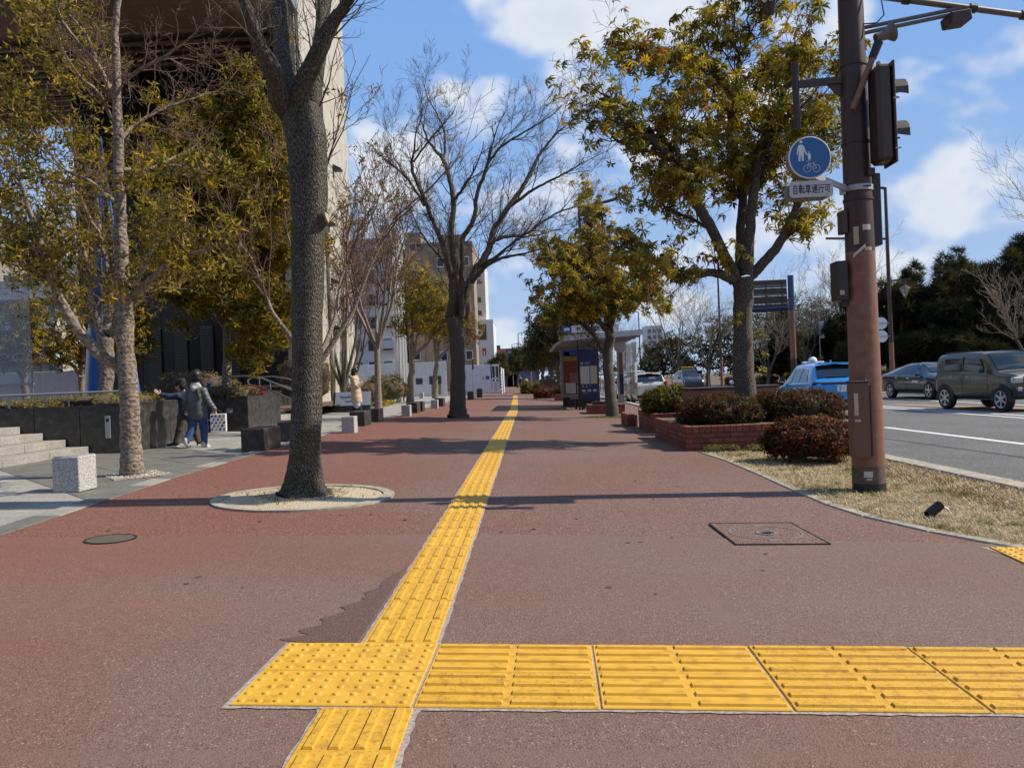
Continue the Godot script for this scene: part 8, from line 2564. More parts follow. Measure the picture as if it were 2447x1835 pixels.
func build_cars() -> void:
	var hatch := func(h: float, l: float, w: float) -> CarShape:
		var rows := []
		for r in [[-1.97, 0.42, 0.84, 0.90, 0.72, 0.62], [-1.92, 0.30, 0.92, 1.0, 0.80, 0.68], [-1.78, 0.24, 0.96, 1.14, 0.83, 0.66], [-1.5, 0.20, 0.96, 1.38, 0.845, 0.61], [-1.15, 0.18, 0.95, 1.47, 0.845, 0.59], [-0.3, 0.18, 0.93, 1.50, 0.845, 0.58], [0.35, 0.18, 0.91, 1.47, 0.845, 0.58], [0.8, 0.18, 0.90, 1.24, 0.84, 0.60], [1.15, 0.18, 0.88, 1.0, 0.84, 0.68], [1.6, 0.20, 0.80, 0.89, 0.82, 0.68], [1.88, 0.28, 0.68, 0.76, 0.76, 0.6], [1.97, 0.38, 0.58, 0.64, 0.66, 0.5]]:
			rows.append([r[0] * l / 3.94, r[1], r[2] * (h / 1.5), r[3] * (h / 1.5), r[4] * w / 0.845, r[5] * w / 0.845])
		return CarShape.new(rows)
	var S: CarShape = hatch.call(1.5, 3.95, 0.845)
	var base := {"sides": [[-1.5, -0.75, -1.2, -0.75, 0.12, 0.86], [-0.68, 0.02, -0.68, 0.02, 0.12, 0.9], [0.1, 0.95, 0.1, 0.42, 0.12, 0.9]], "wheels": [-1.22, 1.33], "r": 0.3, "rim": M.rim_silver, "seams": [-0.72, 0.06, 0.98], "handles": [-0.6, 0.2], "handle": "car_blue", "mirror": 0.82, "screen": [0.45, 1.08], "rear_glass": [-1.84, -1.42]}
	var D := base.duplicate()
	D["mirror_mat"] = "trim_black"
	D["boxes"] = [["tail_lamp", Vector3(-0.62, 0.94, -1.88), Vector3(0.30, 0.11, 0.14), "lamp_dark_red", 0.03], ["tail_lamp", Vector3(0.62, 0.94, -1.88), Vector3(0.30, 0.11, 0.14), "lamp_dark_red", 0.03], ["tail_panel", Vector3(0, 0.95, -1.955), Vector3(1.1, 0.07, 0.05), "trim_black", 0.015], ["number_plate", Vector3(0.0, 0.80, -1.995), Vector3(0.33, 0.165, 0.012), "sign_white", 0.003], ["bumper", Vector3(0, 0.42, -1.90), Vector3(1.36, 0.26, 0.2), "trim_black", 0.06], ["reflector", Vector3(-0.62, 0.46, -1.97), Vector3(0.1, 0.12, 0.06), "lamp_amber", 0.015], ["reflector", Vector3(0.62, 0.46, -1.97), Vector3(0.1, 0.12, 0.06), "lamp_amber", 0.015], ["spoiler", Vector3(0, 1.475, -1.45), Vector3(1.06, 0.035, 0.3), "car_blue", 0.012], ["head_lamp", Vector3(-0.62, 0.66, 1.80), Vector3(0.3, 0.13, 0.25), "lamp_clear", 0.04], ["head_lamp", Vector3(0.62, 0.66, 1.80), Vector3(0.3, 0.13, 0.25), "lamp_clear", 0.04], ["aerial", Vector3(0, 1.54, -1.0), Vector3(0.03, 0.06, 0.12), "car_blue", 0.01], ["badge", Vector3(-0.42, 1.06, -1.90), Vector3(0.09, 0.05, 0.02), "sign_white", 0.005]]
	var t := make_car("hatchback_car", "bright blue hatchback partly hidden by the brown pole and bush", Vector3(8.42, ROAD_Y, -22.55), PI - 0.07, S, M.car_blue, D)
	var b := MB.new()
	strokes(b, Transform3D(Basis(Vector3.UP, PI), Vector3(0.12, 0.745, -2.003)), [[0, 10, 6, 10, 2, 0], [10, 6, 12, 6], [15, 10, 20, 10, 17, 0]], 0.11, 0.018, 0.002)
	part("plate_number", b, M.sign_green, t)
	cbox("wiper", Vector3(0.1, 1.13, -1.835), Vector3(0.5, 0.03, 0.04), M.trim_black, t, 0.008)
	t = thing("roof_sign", "white taxi light on the blue hatchback's roof", "taxi sign", Vector3(8.5, ROAD_Y + 1.51, -23.3), PI - 0.07)
	cbox("base", Vector3(0, 0.03, 0), Vector3(0.62, 0.06, 0.16), M.sign_white, t, 0.02)
	b = MB.new()
	b.lathe(Transform3D(Basis(), Vector3(0, 0.05, 0)), [Vector2(0.13, 0), Vector2(0.12, 0.08), Vector2(0.06, 0.14), Vector2(0, 0.15)], 16)
	part("dome", b, M.sign_white, t)
	# pearl hatchback stopped at the kerb
	D = base.duplicate()
	D["handle"] = "car_pearl"
	D["boxes"] = [["tail_lamp", Vector3(-0.70, 0.92, -1.88), Vector3(0.2, 0.34, 0.16), "lamp_red", 0.05], ["tail_lamp", Vector3(0.70, 0.92, -1.88), Vector3(0.2, 0.34, 0.16), "lamp_red", 0.05], ["number_plate", Vector3(0.0, 0.66, -1.992), Vector3(0.33, 0.165, 0.012), "sign_white", 0.003], ["garnish", Vector3(0, 0.85, -1.985), Vector3(0.8, 0.035, 0.02), "chrome", 0.006], ["badge", Vector3(0, 0.93, -1.985), Vector3(0.11, 0.07, 0.02), "chrome", 0.01], ["bumper", Vector3(0, 0.40, -1.92), Vector3(1.3, 0.16, 0.16), "trim_black", 0.05], ["spoiler", Vector3(0, 1.475, -1.47), Vector3(1.08, 0.035, 0.26), "car_pearl", 0.012], ["brake_lamp", Vector3(0, 1.45, -1.60), Vector3(0.3, 0.025, 0.02), "lamp_red", 0.005], ["wiper", Vector3(0.1, 1.05, -1.885), Vector3(0.5, 0.03, 0.04), "trim_black", 0.008], ["rear_sticker", Vector3(-0.1, 1.24, -1.74), Vector3(0.3, 0.1, 0.05), "sign_grey", 0.0], ["aerial", Vector3(0, 1.56, -1.2), Vector3(0.02, 0.08, 0.1), "trim_black", 0.006]]
	make_car("hatchback_car", "pearl white hatchback stopped at the kerb beyond the brick planters", Vector3(5.72, ROAD_Y, -37.9), PI - 0.03, hatch.call(1.5, 3.9, 0.85), M.car_pearl, D)
	D = base.duplicate()
	D["handle"] = "chrome"
	D["boxes"] = [["head_lamp", Vector3(-0.62, 0.66, 1.80), Vector3(0.3, 0.15, 0.25), "lamp_clear", 0.04], ["head_lamp", Vector3(0.62, 0.66, 1.80), Vector3(0.3, 0.15, 0.25), "lamp_clear", 0.04]]
	make_car("hatchback_car", "silver car half hidden in front of the pearl hatchback, only its roof showing", Vector3(6.0, ROAD_Y, -44.5), PI - 0.03, hatch.call(1.66, 4.2, 0.85), M.car_white, D)
	# navy taxi coming the other way
	D = base.duplicate()
	D["boxes"] = [["head_lamp", Vector3(-0.64, 0.80, 1.86), Vector3(0.3, 0.17, 0.25), "lamp_clear", 0.04], ["head_lamp", Vector3(0.64, 0.80, 1.86), Vector3(0.3, 0.17, 0.25), "lamp_clear", 0.04], ["grille", Vector3(0, 0.62, 2.0), Vector3(1.1, 0.32, 0.12), "trim_black", 0.04], ["grille_bar", Vector3(0, 0.72, 2.06), Vector3(0.95, 0.03, 0.03), "chrome", 0.005], ["grille_bar", Vector3(0, 0.62, 2.06), Vector3(1.0, 0.03, 0.03), "chrome", 0.005], ["number_plate", Vector3(0, 0.48, 2.07), Vector3(0.33, 0.165, 0.012), "sign_green", 0.003], ["fog_lamp", Vector3(-0.6, 0.45, 1.96), Vector3(0.14, 0.12, 0.1), "lamp_clear", 0.03], ["fog_lamp", Vector3(0.6, 0.45, 1.96), Vector3(0.14, 0.12, 0.1), "lamp_clear", 0.03]]
	make_car("taxi", "dark navy taxi with a yellow roof sign driving towards the camera", Vector3(12.75, ROAD_Y, -62.0), 0.03, hatch.call(1.75, 4.3, 0.86), M.car_navy, D)
	t = thing("roof_sign", "yellow taxi sign board on the navy taxi's roof", "taxi sign", Vector3(12.75, ROAD_Y + 1.76, -62.2), 0.03)
	cbox("board", Vector3(0, 0.11, 0), Vector3(0.95, 0.17, 0.1), M.taxi_yellow, t, 0.02)
	b = MB.new()
	for k in 5: b.bx(Vector3(-0.32 + k * 0.16, 0.11, 0.052), Vector3(0.1, 0.08, 0.006))
	part("lettering", b, M.ink, t)
	# olive boxy car
	S = CarShape.new([[-1.70, 0.45, 0.97, 1.06, 0.68, 0.62], [-1.66, 0.36, 1.04, 1.38, 0.715, 0.64], [-1.58, 0.32, 1.06, 1.57, 0.73, 0.645], [-1.4, 0.30, 1.06, 1.62, 0.735, 0.645], [-0.4, 0.30, 1.05, 1.64, 0.735, 0.645], [0.35, 0.30, 1.04, 1.62, 0.735, 0.64], [0.62, 0.30, 1.04, 1.56, 0.735, 0.635], [0.98, 0.30, 1.02, 1.16, 0.735, 0.66], [1.1, 0.30, 1.01, 1.07, 0.735, 0.66], [1.5, 0.32, 0.99, 1.03, 0.72, 0.64], [1.64, 0.36, 0.93, 0.99, 0.70, 0.61], [1.70, 0.44, 0.80, 0.92, 0.66, 0.56]])
	D = {"sides": [[-1.22, -0.42, -1.2, -0.42, 0.1, 0.84], [-0.3, 0.58, -0.3, 0.4, 0.1, 0.84]], "wheels": [-1.22, 1.24], "r": 0.335, "rim": M.rim_silver, "spokes": 6, "arch": 0.085, "seams": [-0.36, 0.74], "handles": [-0.88, -0.12], "handle": "galvanised", "mirror": 0.62, "mirror_mat": "car_olive", "screen": [0.58, 1.04], "rear_glass": [-1.66, -1.56], "sill": 0.1,
		"boxes": [["head_lamp", Vector3(-0.56, 0.84, 1.66), Vector3(0.28, 0.17, 0.14), "lamp_clear", 0.03], ["head_lamp", Vector3(0.56, 0.84, 1.66), Vector3(0.28, 0.17, 0.14), "lamp_clear", 0.03], ["grille", Vector3(0, 0.84, 1.70), Vector3(0.8, 0.13, 0.06), "chrome", 0.02], ["bumper", Vector3(0, 0.52, 1.66), Vector3(1.4, 0.3, 0.16), "trim_black", 0.05], ["fog_lamp", Vector3(-0.55, 0.6, 1.745), Vector3(0.12, 0.1, 0.03), "lamp_clear", 0.01], ["roof_rail", Vector3(-0.58, 1.655, -0.5), Vector3(0.04, 0.035, 1.6), "trim_black", 0.012], ["roof_rail", Vector3(0.58, 1.655, -0.5), Vector3(0.04, 0.035, 1.6), "trim_black", 0.012], ["tail_lamp", Vector3(-0.64, 0.86, -1.68), Vector3(0.14, 0.24, 0.06), "lamp_red", 0.02], ["side_marker", Vector3(-0.745, 0.80, 0.82), Vector3(0.012, 0.035, 0.07), "lamp_amber", 0.003], ["pillar_trim", Vector3(-0.68, 1.3, -0.36), Vector3(0.06, 0.42, 0.07), "car_olive", 0.01]]}
	make_car("boxy_car", "olive brown boxy car with silver wheels at the edge of the picture", Vector3(13.25, ROAD_Y, -22.3), 0.07, S, M.car_olive, D)
	# black saloon
	S = CarShape.new([[-2.45, 0.45, 0.84, 0.92, 0.74, 0.62], [-2.38, 0.32, 0.93, 1.03, 0.86, 0.7], [-2.0, 0.22, 0.97, 1.09, 0.92, 0.68], [-1.35, 0.20, 0.97, 1.28, 0.93, 0.60], [-0.5, 0.20, 0.95, 1.42, 0.93, 0.57], [0.15, 0.20, 0.93, 1.43, 0.93, 0.57], [0.75, 0.20, 0.92, 1.26, 0.93, 0.59], [1.3, 0.20, 0.90, 1.0, 0.93, 0.70], [2.0, 0.22, 0.82, 0.91, 0.90, 0.72], [2.36, 0.30, 0.70, 0.78, 0.82, 0.64], [2.45, 0.40, 0.58, 0.66, 0.7, 0.5]])
	D = {"sides": [[-1.55, -1.05, -1.05, -0.98, 0.18, 0.8], [-0.98, -0.2, -0.92, -0.2, 0.14, 0.9], [-0.1, 0.95, -0.1, 0.4, 0.14, 0.9]], "wheels": [-1.42, 1.45], "r": 0.345, "rim": M.rim_silver, "spokes": 5, "arch": 0.03, "seams": [-0.15, 0.95], "handles": [-0.9, 0.0], "mirror": 0.78, "mirror_mat": "car_black", "screen": [0.35, 1.2], "rear_glass": [-1.9, -0.9], "sill": 0.1, "sill_mat": "chrome_dark",
		"boxes": [["door_plate", Vector3(-0.945, 0.70, 0.55), Vector3(0.008, 0.07, 0.42), "sign_white", 0.002], ["head_lamp", Vector3(-0.66, 0.70, 2.26), Vector3(0.34, 0.12, 0.22), "lamp_clear", 0.03], ["tail_lamp", Vector3(-0.7, 0.88, -2.38), Vector3(0.3, 0.1, 0.08), "lamp_red", 0.02]]}
	make_car("saloon_car", "low black saloon car driving behind the olive boxy car", Vector3(16.25, ROAD_Y, -31.7), 0.05, S, M.car_black, D)
	D = base.duplicate()
	D["boxes"] = [["head_lamp", Vector3(-0.62, 0.66, 1.80), Vector3(0.3, 0.15, 0.25), "lamp_clear", 0.04], ["head_lamp", Vector3(0.62, 0.66, 1.80), Vector3(0.3, 0.15, 0.25), "lamp_clear", 0.04], ["number_plate", Vector3(0, 0.5, 1.99), Vector3(0.33, 0.165, 0.012), "sign_white", 0.003]]
	make_car("hatchback_car", "distant white car beside the brown bench far along the pavement", Vector3(2.2, gy(2.2), -72.0), 0.02, hatch.call(1.6, 4.2, 0.86), M.car_white, D)
	print("cars done")

func car_materials() -> void:
	mat("lamp_dark_red", Color(0.035, 0.008, 0.01), 0.12)
	mat("sign_green", Color(0.03, 0.16, 0.10), 0.5)
	mat("chrome_dark", Color(0.16, 0.18, 0.22), 0.2, 0.8)

# ---------------------------------------------------------------- people
# bones: [from, to, radius at from, radius at to]; blended into one skin and meshed as surface nets
func flesh(b: MB, bones: Array, cell: float, k: float) -> void:
	var lo := Vector3.ONE * 1e9
	var hi := -lo
	for q in bones:
		var rm := maxf(q[2], q[3]) + k + cell * 2.0
		lo = lo.min((q[0] as Vector3).min(q[1]) - Vector3.ONE * rm)
		hi = hi.max((q[0] as Vector3).max(q[1]) + Vector3.ONE * rm)
	var nx := int((hi.x - lo.x) / cell) + 2
	var ny := int((hi.y - lo.y) / cell) + 2
	var nz := int((hi.z - lo.z) / cell) + 2
	var f := PackedFloat32Array()
	f.resize(nx * ny * nz)
	f.fill(1.0)
	for q in bones:
		var a: Vector3 = q[0]
		var d: Vector3 = q[1] - a
		var ra: float = q[2]
		var rb: float = q[3]
		var dd := maxf(d.length_squared(), 1e-9)
		var rm := maxf(ra, rb) + k + cell * 1.5
		var p0 := (a.min(q[1]) - Vector3.ONE * rm - lo) / cell
		var p1 := (a.max(q[1]) + Vector3.ONE * rm - lo) / cell
		for z in range(maxi(0, int(p0.z)), mini(nz, int(p1.z) + 2)):
			for y in range(maxi(0, int(p0.y)), mini(ny, int(p1.y) + 2)):
				var o := (z * ny + y) * nx
				for x in range(maxi(0, int(p0.x)), mini(nx, int(p1.x) + 2)):
					var p := lo + Vector3(x, y, z) * cell - a
					var t := clampf(p.dot(d) / dd, 0.0, 1.0)
					var s := (p - d * t).length() - lerpf(ra, rb, t)
					var e := f[o + x]
					var h := maxf(k - absf(e - s), 0.0) / k
					f[o + x] = minf(e, s) - h * h * k * 0.25
	var idx := {}
	var base := b.v.size()
	var cnt := 0
	for z in nz - 1:
		for y in ny - 1:
			for x in nx - 1:
				var o := (z * ny + y) * nx + x
				var ins := 0
				if f[o] < 0: ins += 1
				if f[o + 1] < 0: ins += 1
				if f[o + nx] < 0: ins += 1
				if f[o + nx + 1] < 0: ins += 1
				var o2 := o + nx * ny
				if f[o2] < 0: ins += 1
				if f[o2 + 1] < 0: ins += 1
				if f[o2 + nx] < 0: ins += 1
				if f[o2 + nx + 1] < 0: ins += 1
				if ins == 0 or ins == 8: continue
				var sum := Vector3.ZERO
				var m := 0
				for e in 12:
					var A: int = [0, 2, 4, 6, 0, 1, 4, 5, 0, 1, 2, 3][e]
					var B: int = [1, 3, 5, 7, 2, 3, 6, 7, 4, 5, 6, 7][e]
					var fa := f[o + (A & 1) + ((A >> 1) & 1) * nx + (A >> 2) * nx * ny]
					var fb := f[o + (B & 1) + ((B >> 1) & 1) * nx + (B >> 2) * nx * ny]
					if (fa < 0) != (fb < 0):
						var t := fa / (fa - fb)
						sum += Vector3(A & 1, (A >> 1) & 1, A >> 2).lerp(Vector3(B & 1, (B >> 1) & 1, B >> 2), t)
						m += 1
				idx[o] = b.v.size()
				var g := Vector3(f[o + 1] + f[o + nx + 1] + f[o2 + 1] + f[o2 + nx + 1] - f[o] - f[o + nx] - f[o2] - f[o2 + nx], f[o + nx] + f[o + nx + 1] + f[o2 + nx] + f[o2 + nx + 1] - f[o] - f[o + 1] - f[o2] - f[o2 + 1], f[o2] + f[o2 + 1] + f[o2 + nx] + f[o2 + nx + 1] - f[o] - f[o + 1] - f[o + nx] - f[o + nx + 1])
				b.vert(lo + (Vector3(x, y, z) + sum / m) * cell, g.normalized())
	for o in idx:
		var s0: float = f[o]
		for ax in 3:
			var st: int = [1, nx, nx * ny][ax]
			var u: int = [nx, nx * ny, 1][ax]
			var w: int = [nx * ny, 1, nx][ax]
			if (s0 < 0) == (f[o + st] < 0): continue
			if not (idx.has(o - u) and idx.has(o - w) and idx.has(o - u - w)): continue
			var q := [idx[o], idx[o - u], idx[o - u - w], idx[o - w]]
			if s0 < 0: b.i.append_array(PackedInt32Array([q[0], q[2], q[1], q[0], q[3], q[2]]))
			else: b.i.append_array(PackedInt32Array([q[0], q[1], q[2], q[0], q[2], q[3]]))

func grow(called: String, bones: Array, cell: float, k: float, m: Material, t: Node3D) -> MeshInstance3D:
	var b := MB.new()
	flesh(b, bones, cell, k)
	return part(called, b, m, t)

func chain(pts: Array, rs: Array) -> Array:
	var o := []
	for k in pts.size() - 1: o.append([pts[k], pts[k + 1], rs[k], rs[k + 1]])
	return o

func hand_bones(wrist: Vector3, dir: Vector3, palm_n: Vector3, s: float, curl: float, side: float) -> Array:   # palm, four fingers and a thumb
	var d := dir.normalized()
	var across := palm_n.cross(d).normalized() * side
	var n := across.cross(d).normalized() * side
	var o := []
	for k in 4:
		var u := (k - 1.5) * 0.017 * s
		var kn := wrist + d * 0.075 * s + across * u
		o.append([wrist + across * u * 0.6, kn, 0.015 * s, 0.0105 * s])
		var ln: float = [0.062, 0.072, 0.066, 0.05][k] * s
		var d1 := (d * cos(curl) - n * sin(curl)).normalized()
		var d2 := (d * cos(curl * 2.0) - n * sin(curl * 2.0)).normalized()
		o.append([kn, kn + d1 * ln * 0.5, 0.0095 * s, 0.0085 * s])
		o.append([kn + d1 * ln * 0.5, kn + d1 * ln * 0.5 + d2 * ln * 0.5, 0.0085 * s, 0.007 * s])
	var tb := wrist + d * 0.022 * s - across * 0.026 * s
	var td := (d * 0.7 - across * 0.75 - n * 0.3).normalized()
	o.append([tb, tb + td * 0.035 * s, 0.012 * s, 0.010 * s])
	o.append([tb + td * 0.035 * s, tb + td * 0.035 * s + (td + d * 0.6).normalized() * 0.028 * s, 0.010 * s, 0.008 * s])
	return o

func head_bones(c: Vector3, face: Vector3, s: float) -> Array:   # c at the middle of the skull; s: head height
	var f := face.normalized()
	var up := Vector3.UP
	var rt := f.cross(up).normalized()
	return [
		[c + up * s * 0.08 - f * s * 0.08, c + up * s * 0.08 + f * s * 0.05, s * 0.36, s * 0.34],
		[c - up * s * 0.10 + f * s * 0.08, c - up * s * 0.30 + f * s * 0.14, s * 0.27, s * 0.15],
		[c + f * s * 0.36 - up * s * 0.02, c + f * s * 0.43 - up * s * 0.12, s * 0.035, s * 0.05],
		[c + rt * s * 0.36 + up * s * 0.0, c + rt * s * 0.37 - up * s * 0.12, s * 0.045, s * 0.03],
		[c - rt * s * 0.36 + up * s * 0.0, c - rt * s * 0.37 - up * s * 0.12, s * 0.045, s * 0.03]]

func face_marks(c: Vector3, face: Vector3, s: float, t: Node3D) -> void:
	var f := face.normalized()
	var rt := f.cross(Vector3.UP).normalized()
	var b := MB.new()
	for e in [-1.0, 1.0]: b.lathe(Transform3D(Basis(), c + f * s * 0.335 + rt * s * 0.14 * e + Vector3.UP * s * 0.005), [Vector2(0, -0.018 * s * 2), Vector2(0.03 * s, 0), Vector2(0, 0.018 * s * 2)], 8)
	b.bar(c + f * s * 0.335 - rt * s * 0.09 - Vector3.UP * s * 0.235, c + f * s * 0.335 + rt * s * 0.09 - Vector3.UP * s * 0.235, 0.02 * s, 0.02 * s)
	part("features", b, M.hair_black, t)

func shoe(t: Node3D, heel: Vector3, toe: Vector3, s: float, m: Material, sole: Material) -> void:
	var d := (toe - heel)
	var sh := grow("shoe", [[heel + Vector3(0, 0.035, 0) * s, toe + Vector3(0, 0.022, 0) * s, 0.036 * s, 0.03 * s], [heel + Vector3(0, 0.07, 0) * s, heel.lerp(toe, 0.35) + Vector3(0, 0.05, 0) * s, 0.032 * s, 0.026 * s]], 0.008, 0.02, m, t)
	var b := MB.new()
	var z := d.normalized()
	var x := Vector3.UP.cross(z).normalized()
	b.box(Transform3D(Basis(x, z.cross(x), z), (heel + toe) * 0.5 + Vector3(0, 0.004, 0)), Vector3(0.07 * s, 0.02 * s, d.length() + 0.06 * s), 0.008)
	part("sole", b, sole, sh)

var O := Vector3.ZERO   # where the figure being built stands

func build_people() -> void:
	# the taller child, seen from behind
	var t := thing("person", "taller child in a grey puffer jacket and jeans, walking away with a patterned bag", "person", Vector3(-5.6, 0.165, -13.0))
	O = Vector3(-5.6, 0.165, -13.0)
	var g := func(x: float, y: float, z: float) -> Vector3: return Vector3(x, y, z) - O
	var hd: Vector3 = g.call(-5.59, 1.36, -13.02)
	var face := Vector3(-0.55, -0.05, -0.85)
	var shL: Vector3 = g.call(-5.715, 1.12, -13.0); var shR: Vector3 = g.call(-5.475, 1.12, -13.0)
	var elR: Vector3 = g.call(-5.385, 0.94, -12.97); var wrR: Vector3 = g.call(-5.30, 0.80, -13.0)
	var elL: Vector3 = g.call(-5.80, 0.96, -13.02); var wrL: Vector3 = g.call(-5.83, 0.84, -13.12)
	var hipL: Vector3 = g.call(-5.66, 0.74, -13.0); var hipR: Vector3 = g.call(-5.52, 0.74, -13.0)
	var knL: Vector3 = g.call(-5.68, 0.50, -12.98); var anL: Vector3 = g.call(-5.735, 0.27, -12.86)
	var knR: Vector3 = g.call(-5.51, 0.49, -13.06); var anR: Vector3 = g.call(-5.515, 0.235, -13.05)
	var neck: Vector3 = g.call(-5.59, 1.22, -13.0); var pel: Vector3 = g.call(-5.59, 0.76, -13.0)
	var hR := hand_bones(wrR, Vector3(0.12, -0.95, 0.0), Vector3(0, 0, 1), 0.85, 0.75, 1.0)
	var hL := hand_bones(wrL, Vector3(-0.1, -0.9, -0.2), Vector3(0, 0, 1), 0.85, 0.5, -1.0)
	var body := head_bones(hd, face, 0.215) + [[neck - Vector3(0, 0.04, 0), hd - Vector3(0, 0.05, 0), 0.045, 0.045], [neck - Vector3(0, 0.06, 0), pel, 0.08, 0.085], [shL, shR, 0.05, 0.05]] + chain([shL, elL, wrL], [0.042, 0.034, 0.026]) + chain([shR, elR, wrR], [0.042, 0.034, 0.026]) + chain([hipL, knL, anL], [0.07, 0.05, 0.034]) + chain([hipR, knR, anR], [0.07, 0.05, 0.034])
	var bm := MB.new()
	flesh(bm, body, 0.014, 0.03)
	flesh(bm, hR + [[elR.lerp(wrR, 0.85), wrR, 0.026, 0.024]], 0.005, 0.008)
	flesh(bm, hL + [[elL.lerp(wrL, 0.85), wrL, 0.026, 0.024]], 0.005, 0.008)
	part("body", bm, M.skin, t)
	face_marks(hd, face, 0.215, t)
	grow("hair", [[hd + Vector3(0.0, 0.03, 0.03), hd + Vector3(-0.01, 0.035, 0.0), 0.092, 0.095], [hd + Vector3(0.03, -0.03, 0.045), hd + Vector3(-0.02, -0.03, 0.05), 0.065, 0.06], [hd + Vector3(0.02, 0.09, 0.0), hd + Vector3(-0.03, 0.1, -0.03), 0.04, 0.035], [hd + Vector3(-0.05, 0.05, -0.05), hd + Vector3(-0.02, 0.07, -0.07), 0.05, 0.045], [hd + Vector3(0.06, 0.05, 0.0), hd + Vector3(0.05, 0.0, 0.03), 0.045, 0.04]], 0.009, 0.02, M.hair_black, t)
	strands(t, hd, 0.1, 61)
	# quilted jacket: stacked rolls
	var jk := []
	for q in [[0.715, 0.09, 0.142], [0.76, 0.098, 0.142], [0.83, 0.10, 0.14], [0.895, 0.098, 0.138], [0.96, 0.094, 0.135], [1.03, 0.088, 0.128], [1.10, 0.075, 0.118]]:
		jk.append([g.call(-5.59 - q[2] + q[1] * 0.75, q[0], -13.0), g.call(-5.59 + q[2] - q[1] * 0.75, q[0], -13.0), q[1] * 0.93, q[1] * 0.93])
		jk.append([g.call(-5.59 - 0.03, q[0], -12.975), g.call(-5.59 + 0.03, q[0], -12.975), q[1] * 0.94, q[1] * 0.94])
	jk += [[shL, shR, 0.062, 0.062]]
	for a in [[shL, elL, wrL], [shR, elR, wrR]]:
		for k in 6:
			var f := k / 5.0
			var p: Vector3 = (a[0] as Vector3).lerp(a[1], minf(f * 2.0, 1.0)) if f < 0.5 else (a[1] as Vector3).lerp(a[2], (f - 0.5) * 2.0 * 0.92)
			jk.append([p, p + Vector3(0.001, 0, 0), 0.066 - 0.018 * f, 0.066 - 0.018 * f])
	grow("jacket", jk, 0.011, 0.02, M.puffer_grey, t)
	grow("hood", [[g.call(-5.65, 1.215, -12.99), g.call(-5.60, 1.165, -12.925), 0.042, 0.045], [g.call(-5.60, 1.165, -12.925), g.call(-5.53, 1.20, -12.965), 0.045, 0.04], [g.call(-5.62, 1.23, -12.96), g.call(-5.56, 1.23, -12.96), 0.045, 0.042]], 0.009, 0.02, M.hoodie_grey, t)
	grow("shoulder_strap", [[g.call(-5.545, 1.15, -12.895), g.call(-5.50, 0.98, -12.88), 0.018, 0.016]], 0.008, 0.01, M.cloth_black, t)
	grow("jeans", [[hipL + Vector3(0, 0.03, 0), hipR + Vector3(0, 0.03, 0), 0.088, 0.088]] + chain([hipL, knL, anL + Vector3(0, 0.015, 0)], [0.084, 0.066, 0.05]) + chain([hipR, knR, anR + Vector3(0, 0.0, 0)], [0.084, 0.066, 0.05]), 0.012, 0.025, M.denim, t)
	shoe(t, g.call(-5.74, 0.25, -12.83), g.call(-5.75, 0.175, -12.98), 1.0, M.shoe_pale, M.sole_white)
	shoe(t, g.call(-5.515, 0.165, -13.0), g.call(-5.49, 0.165, -13.14), 1.0, M.shoe_pale, M.sole_white)
	# patterned bag
	var bag := thing("shopping_bag", "white paper bag printed with coloured diamonds, held by the taller child", "bag", Vector3(-5.245, 0.42, -13.02), 0.18)
	var b := MB.new()
	b.bx(Vector3(0, 0.155, 0), Vector3(0.25, 0.30, 0.09), 0.004)
	part("bag_body", b, M.paper_white, bag)
	var dcol := ["dia_rust", "dia_olive", "dia_blue", "dia_dark", "dia_rust", "dia_gold", "dia_tan"]
	var di := 0
	for r in 5:
		for c in 4:
			var p := Vector3(-0.098 + c * 0.065 + (0.0325 if r % 2 else 0.0), 0.045 + r * 0.055, 0.0465)
			if p.x > 0.1: continue
			b = MB.new()
			b.box(Transform3D(Basis(Vector3.BACK, PI / 4), p), Vector3(0.036, 0.036, 0.002))
			part("diamond", b, M[dcol[(di * 5 + r) % 7]], bag)
			di += 1
	for z in [-0.03, 0.03]:
		b = MB.new()
		b.tube(PackedVector3Array([Vector3(-0.06, 0.30, z), Vector3(-0.05, 0.36, z * 0.5), Vector3(-0.03, 0.375, 0), Vector3(0.02, 0.36, z * 0.5), Vector3(0.05, 0.30, z)]), PackedFloat32Array([0.004, 0.004, 0.004, 0.004, 0.004]), 5)
		part("handle", b, M.cloth_black, bag)
	# the smaller child, pointing
	O = Vector3(-5.95, 0.18, -13.25)
	t = thing("person", "smaller dark-haired child in a navy top and olive trousers, stretching out an arm", "person", O)
	hd = g.call(-5.975, 1.23, -13.25)
	face = Vector3(-0.9, -0.25, 0.1)
	neck = g.call(-5.93, 1.13, -13.25); pel = g.call(-5.90, 0.72, -13.25)
	shL = g.call(-5.985, 1.05, -13.17); shR = g.call(-5.87, 1.04, -13.36)
	elL = g.call(-6.13, 1.05, -13.13); wrL = g.call(-6.27, 1.09, -13.12)
	elR = g.call(-5.80, 0.90, -13.42); wrR = g.call(-5.84, 0.76, -13.40)
	hipL = g.call(-5.94, 0.70, -13.2); hipR = g.call(-5.87, 0.70, -13.31)
	knL = g.call(-5.99, 0.48, -13.19); anL = g.call(-6.06, 0.27, -13.17)
	knR = g.call(-5.80, 0.48, -13.33); anR = g.call(-5.76, 0.27, -13.36)
	hL = hand_bones(wrL, Vector3(-0.7, 0.55, 0.0), Vector3(0, 0.6, 0.8), 0.85, 0.2, 1.0)
	hR = hand_bones(wrR, Vector3(-0.1, -0.9, 0.1), Vector3(0, 0, 1), 0.85, 0.5, 1.0)
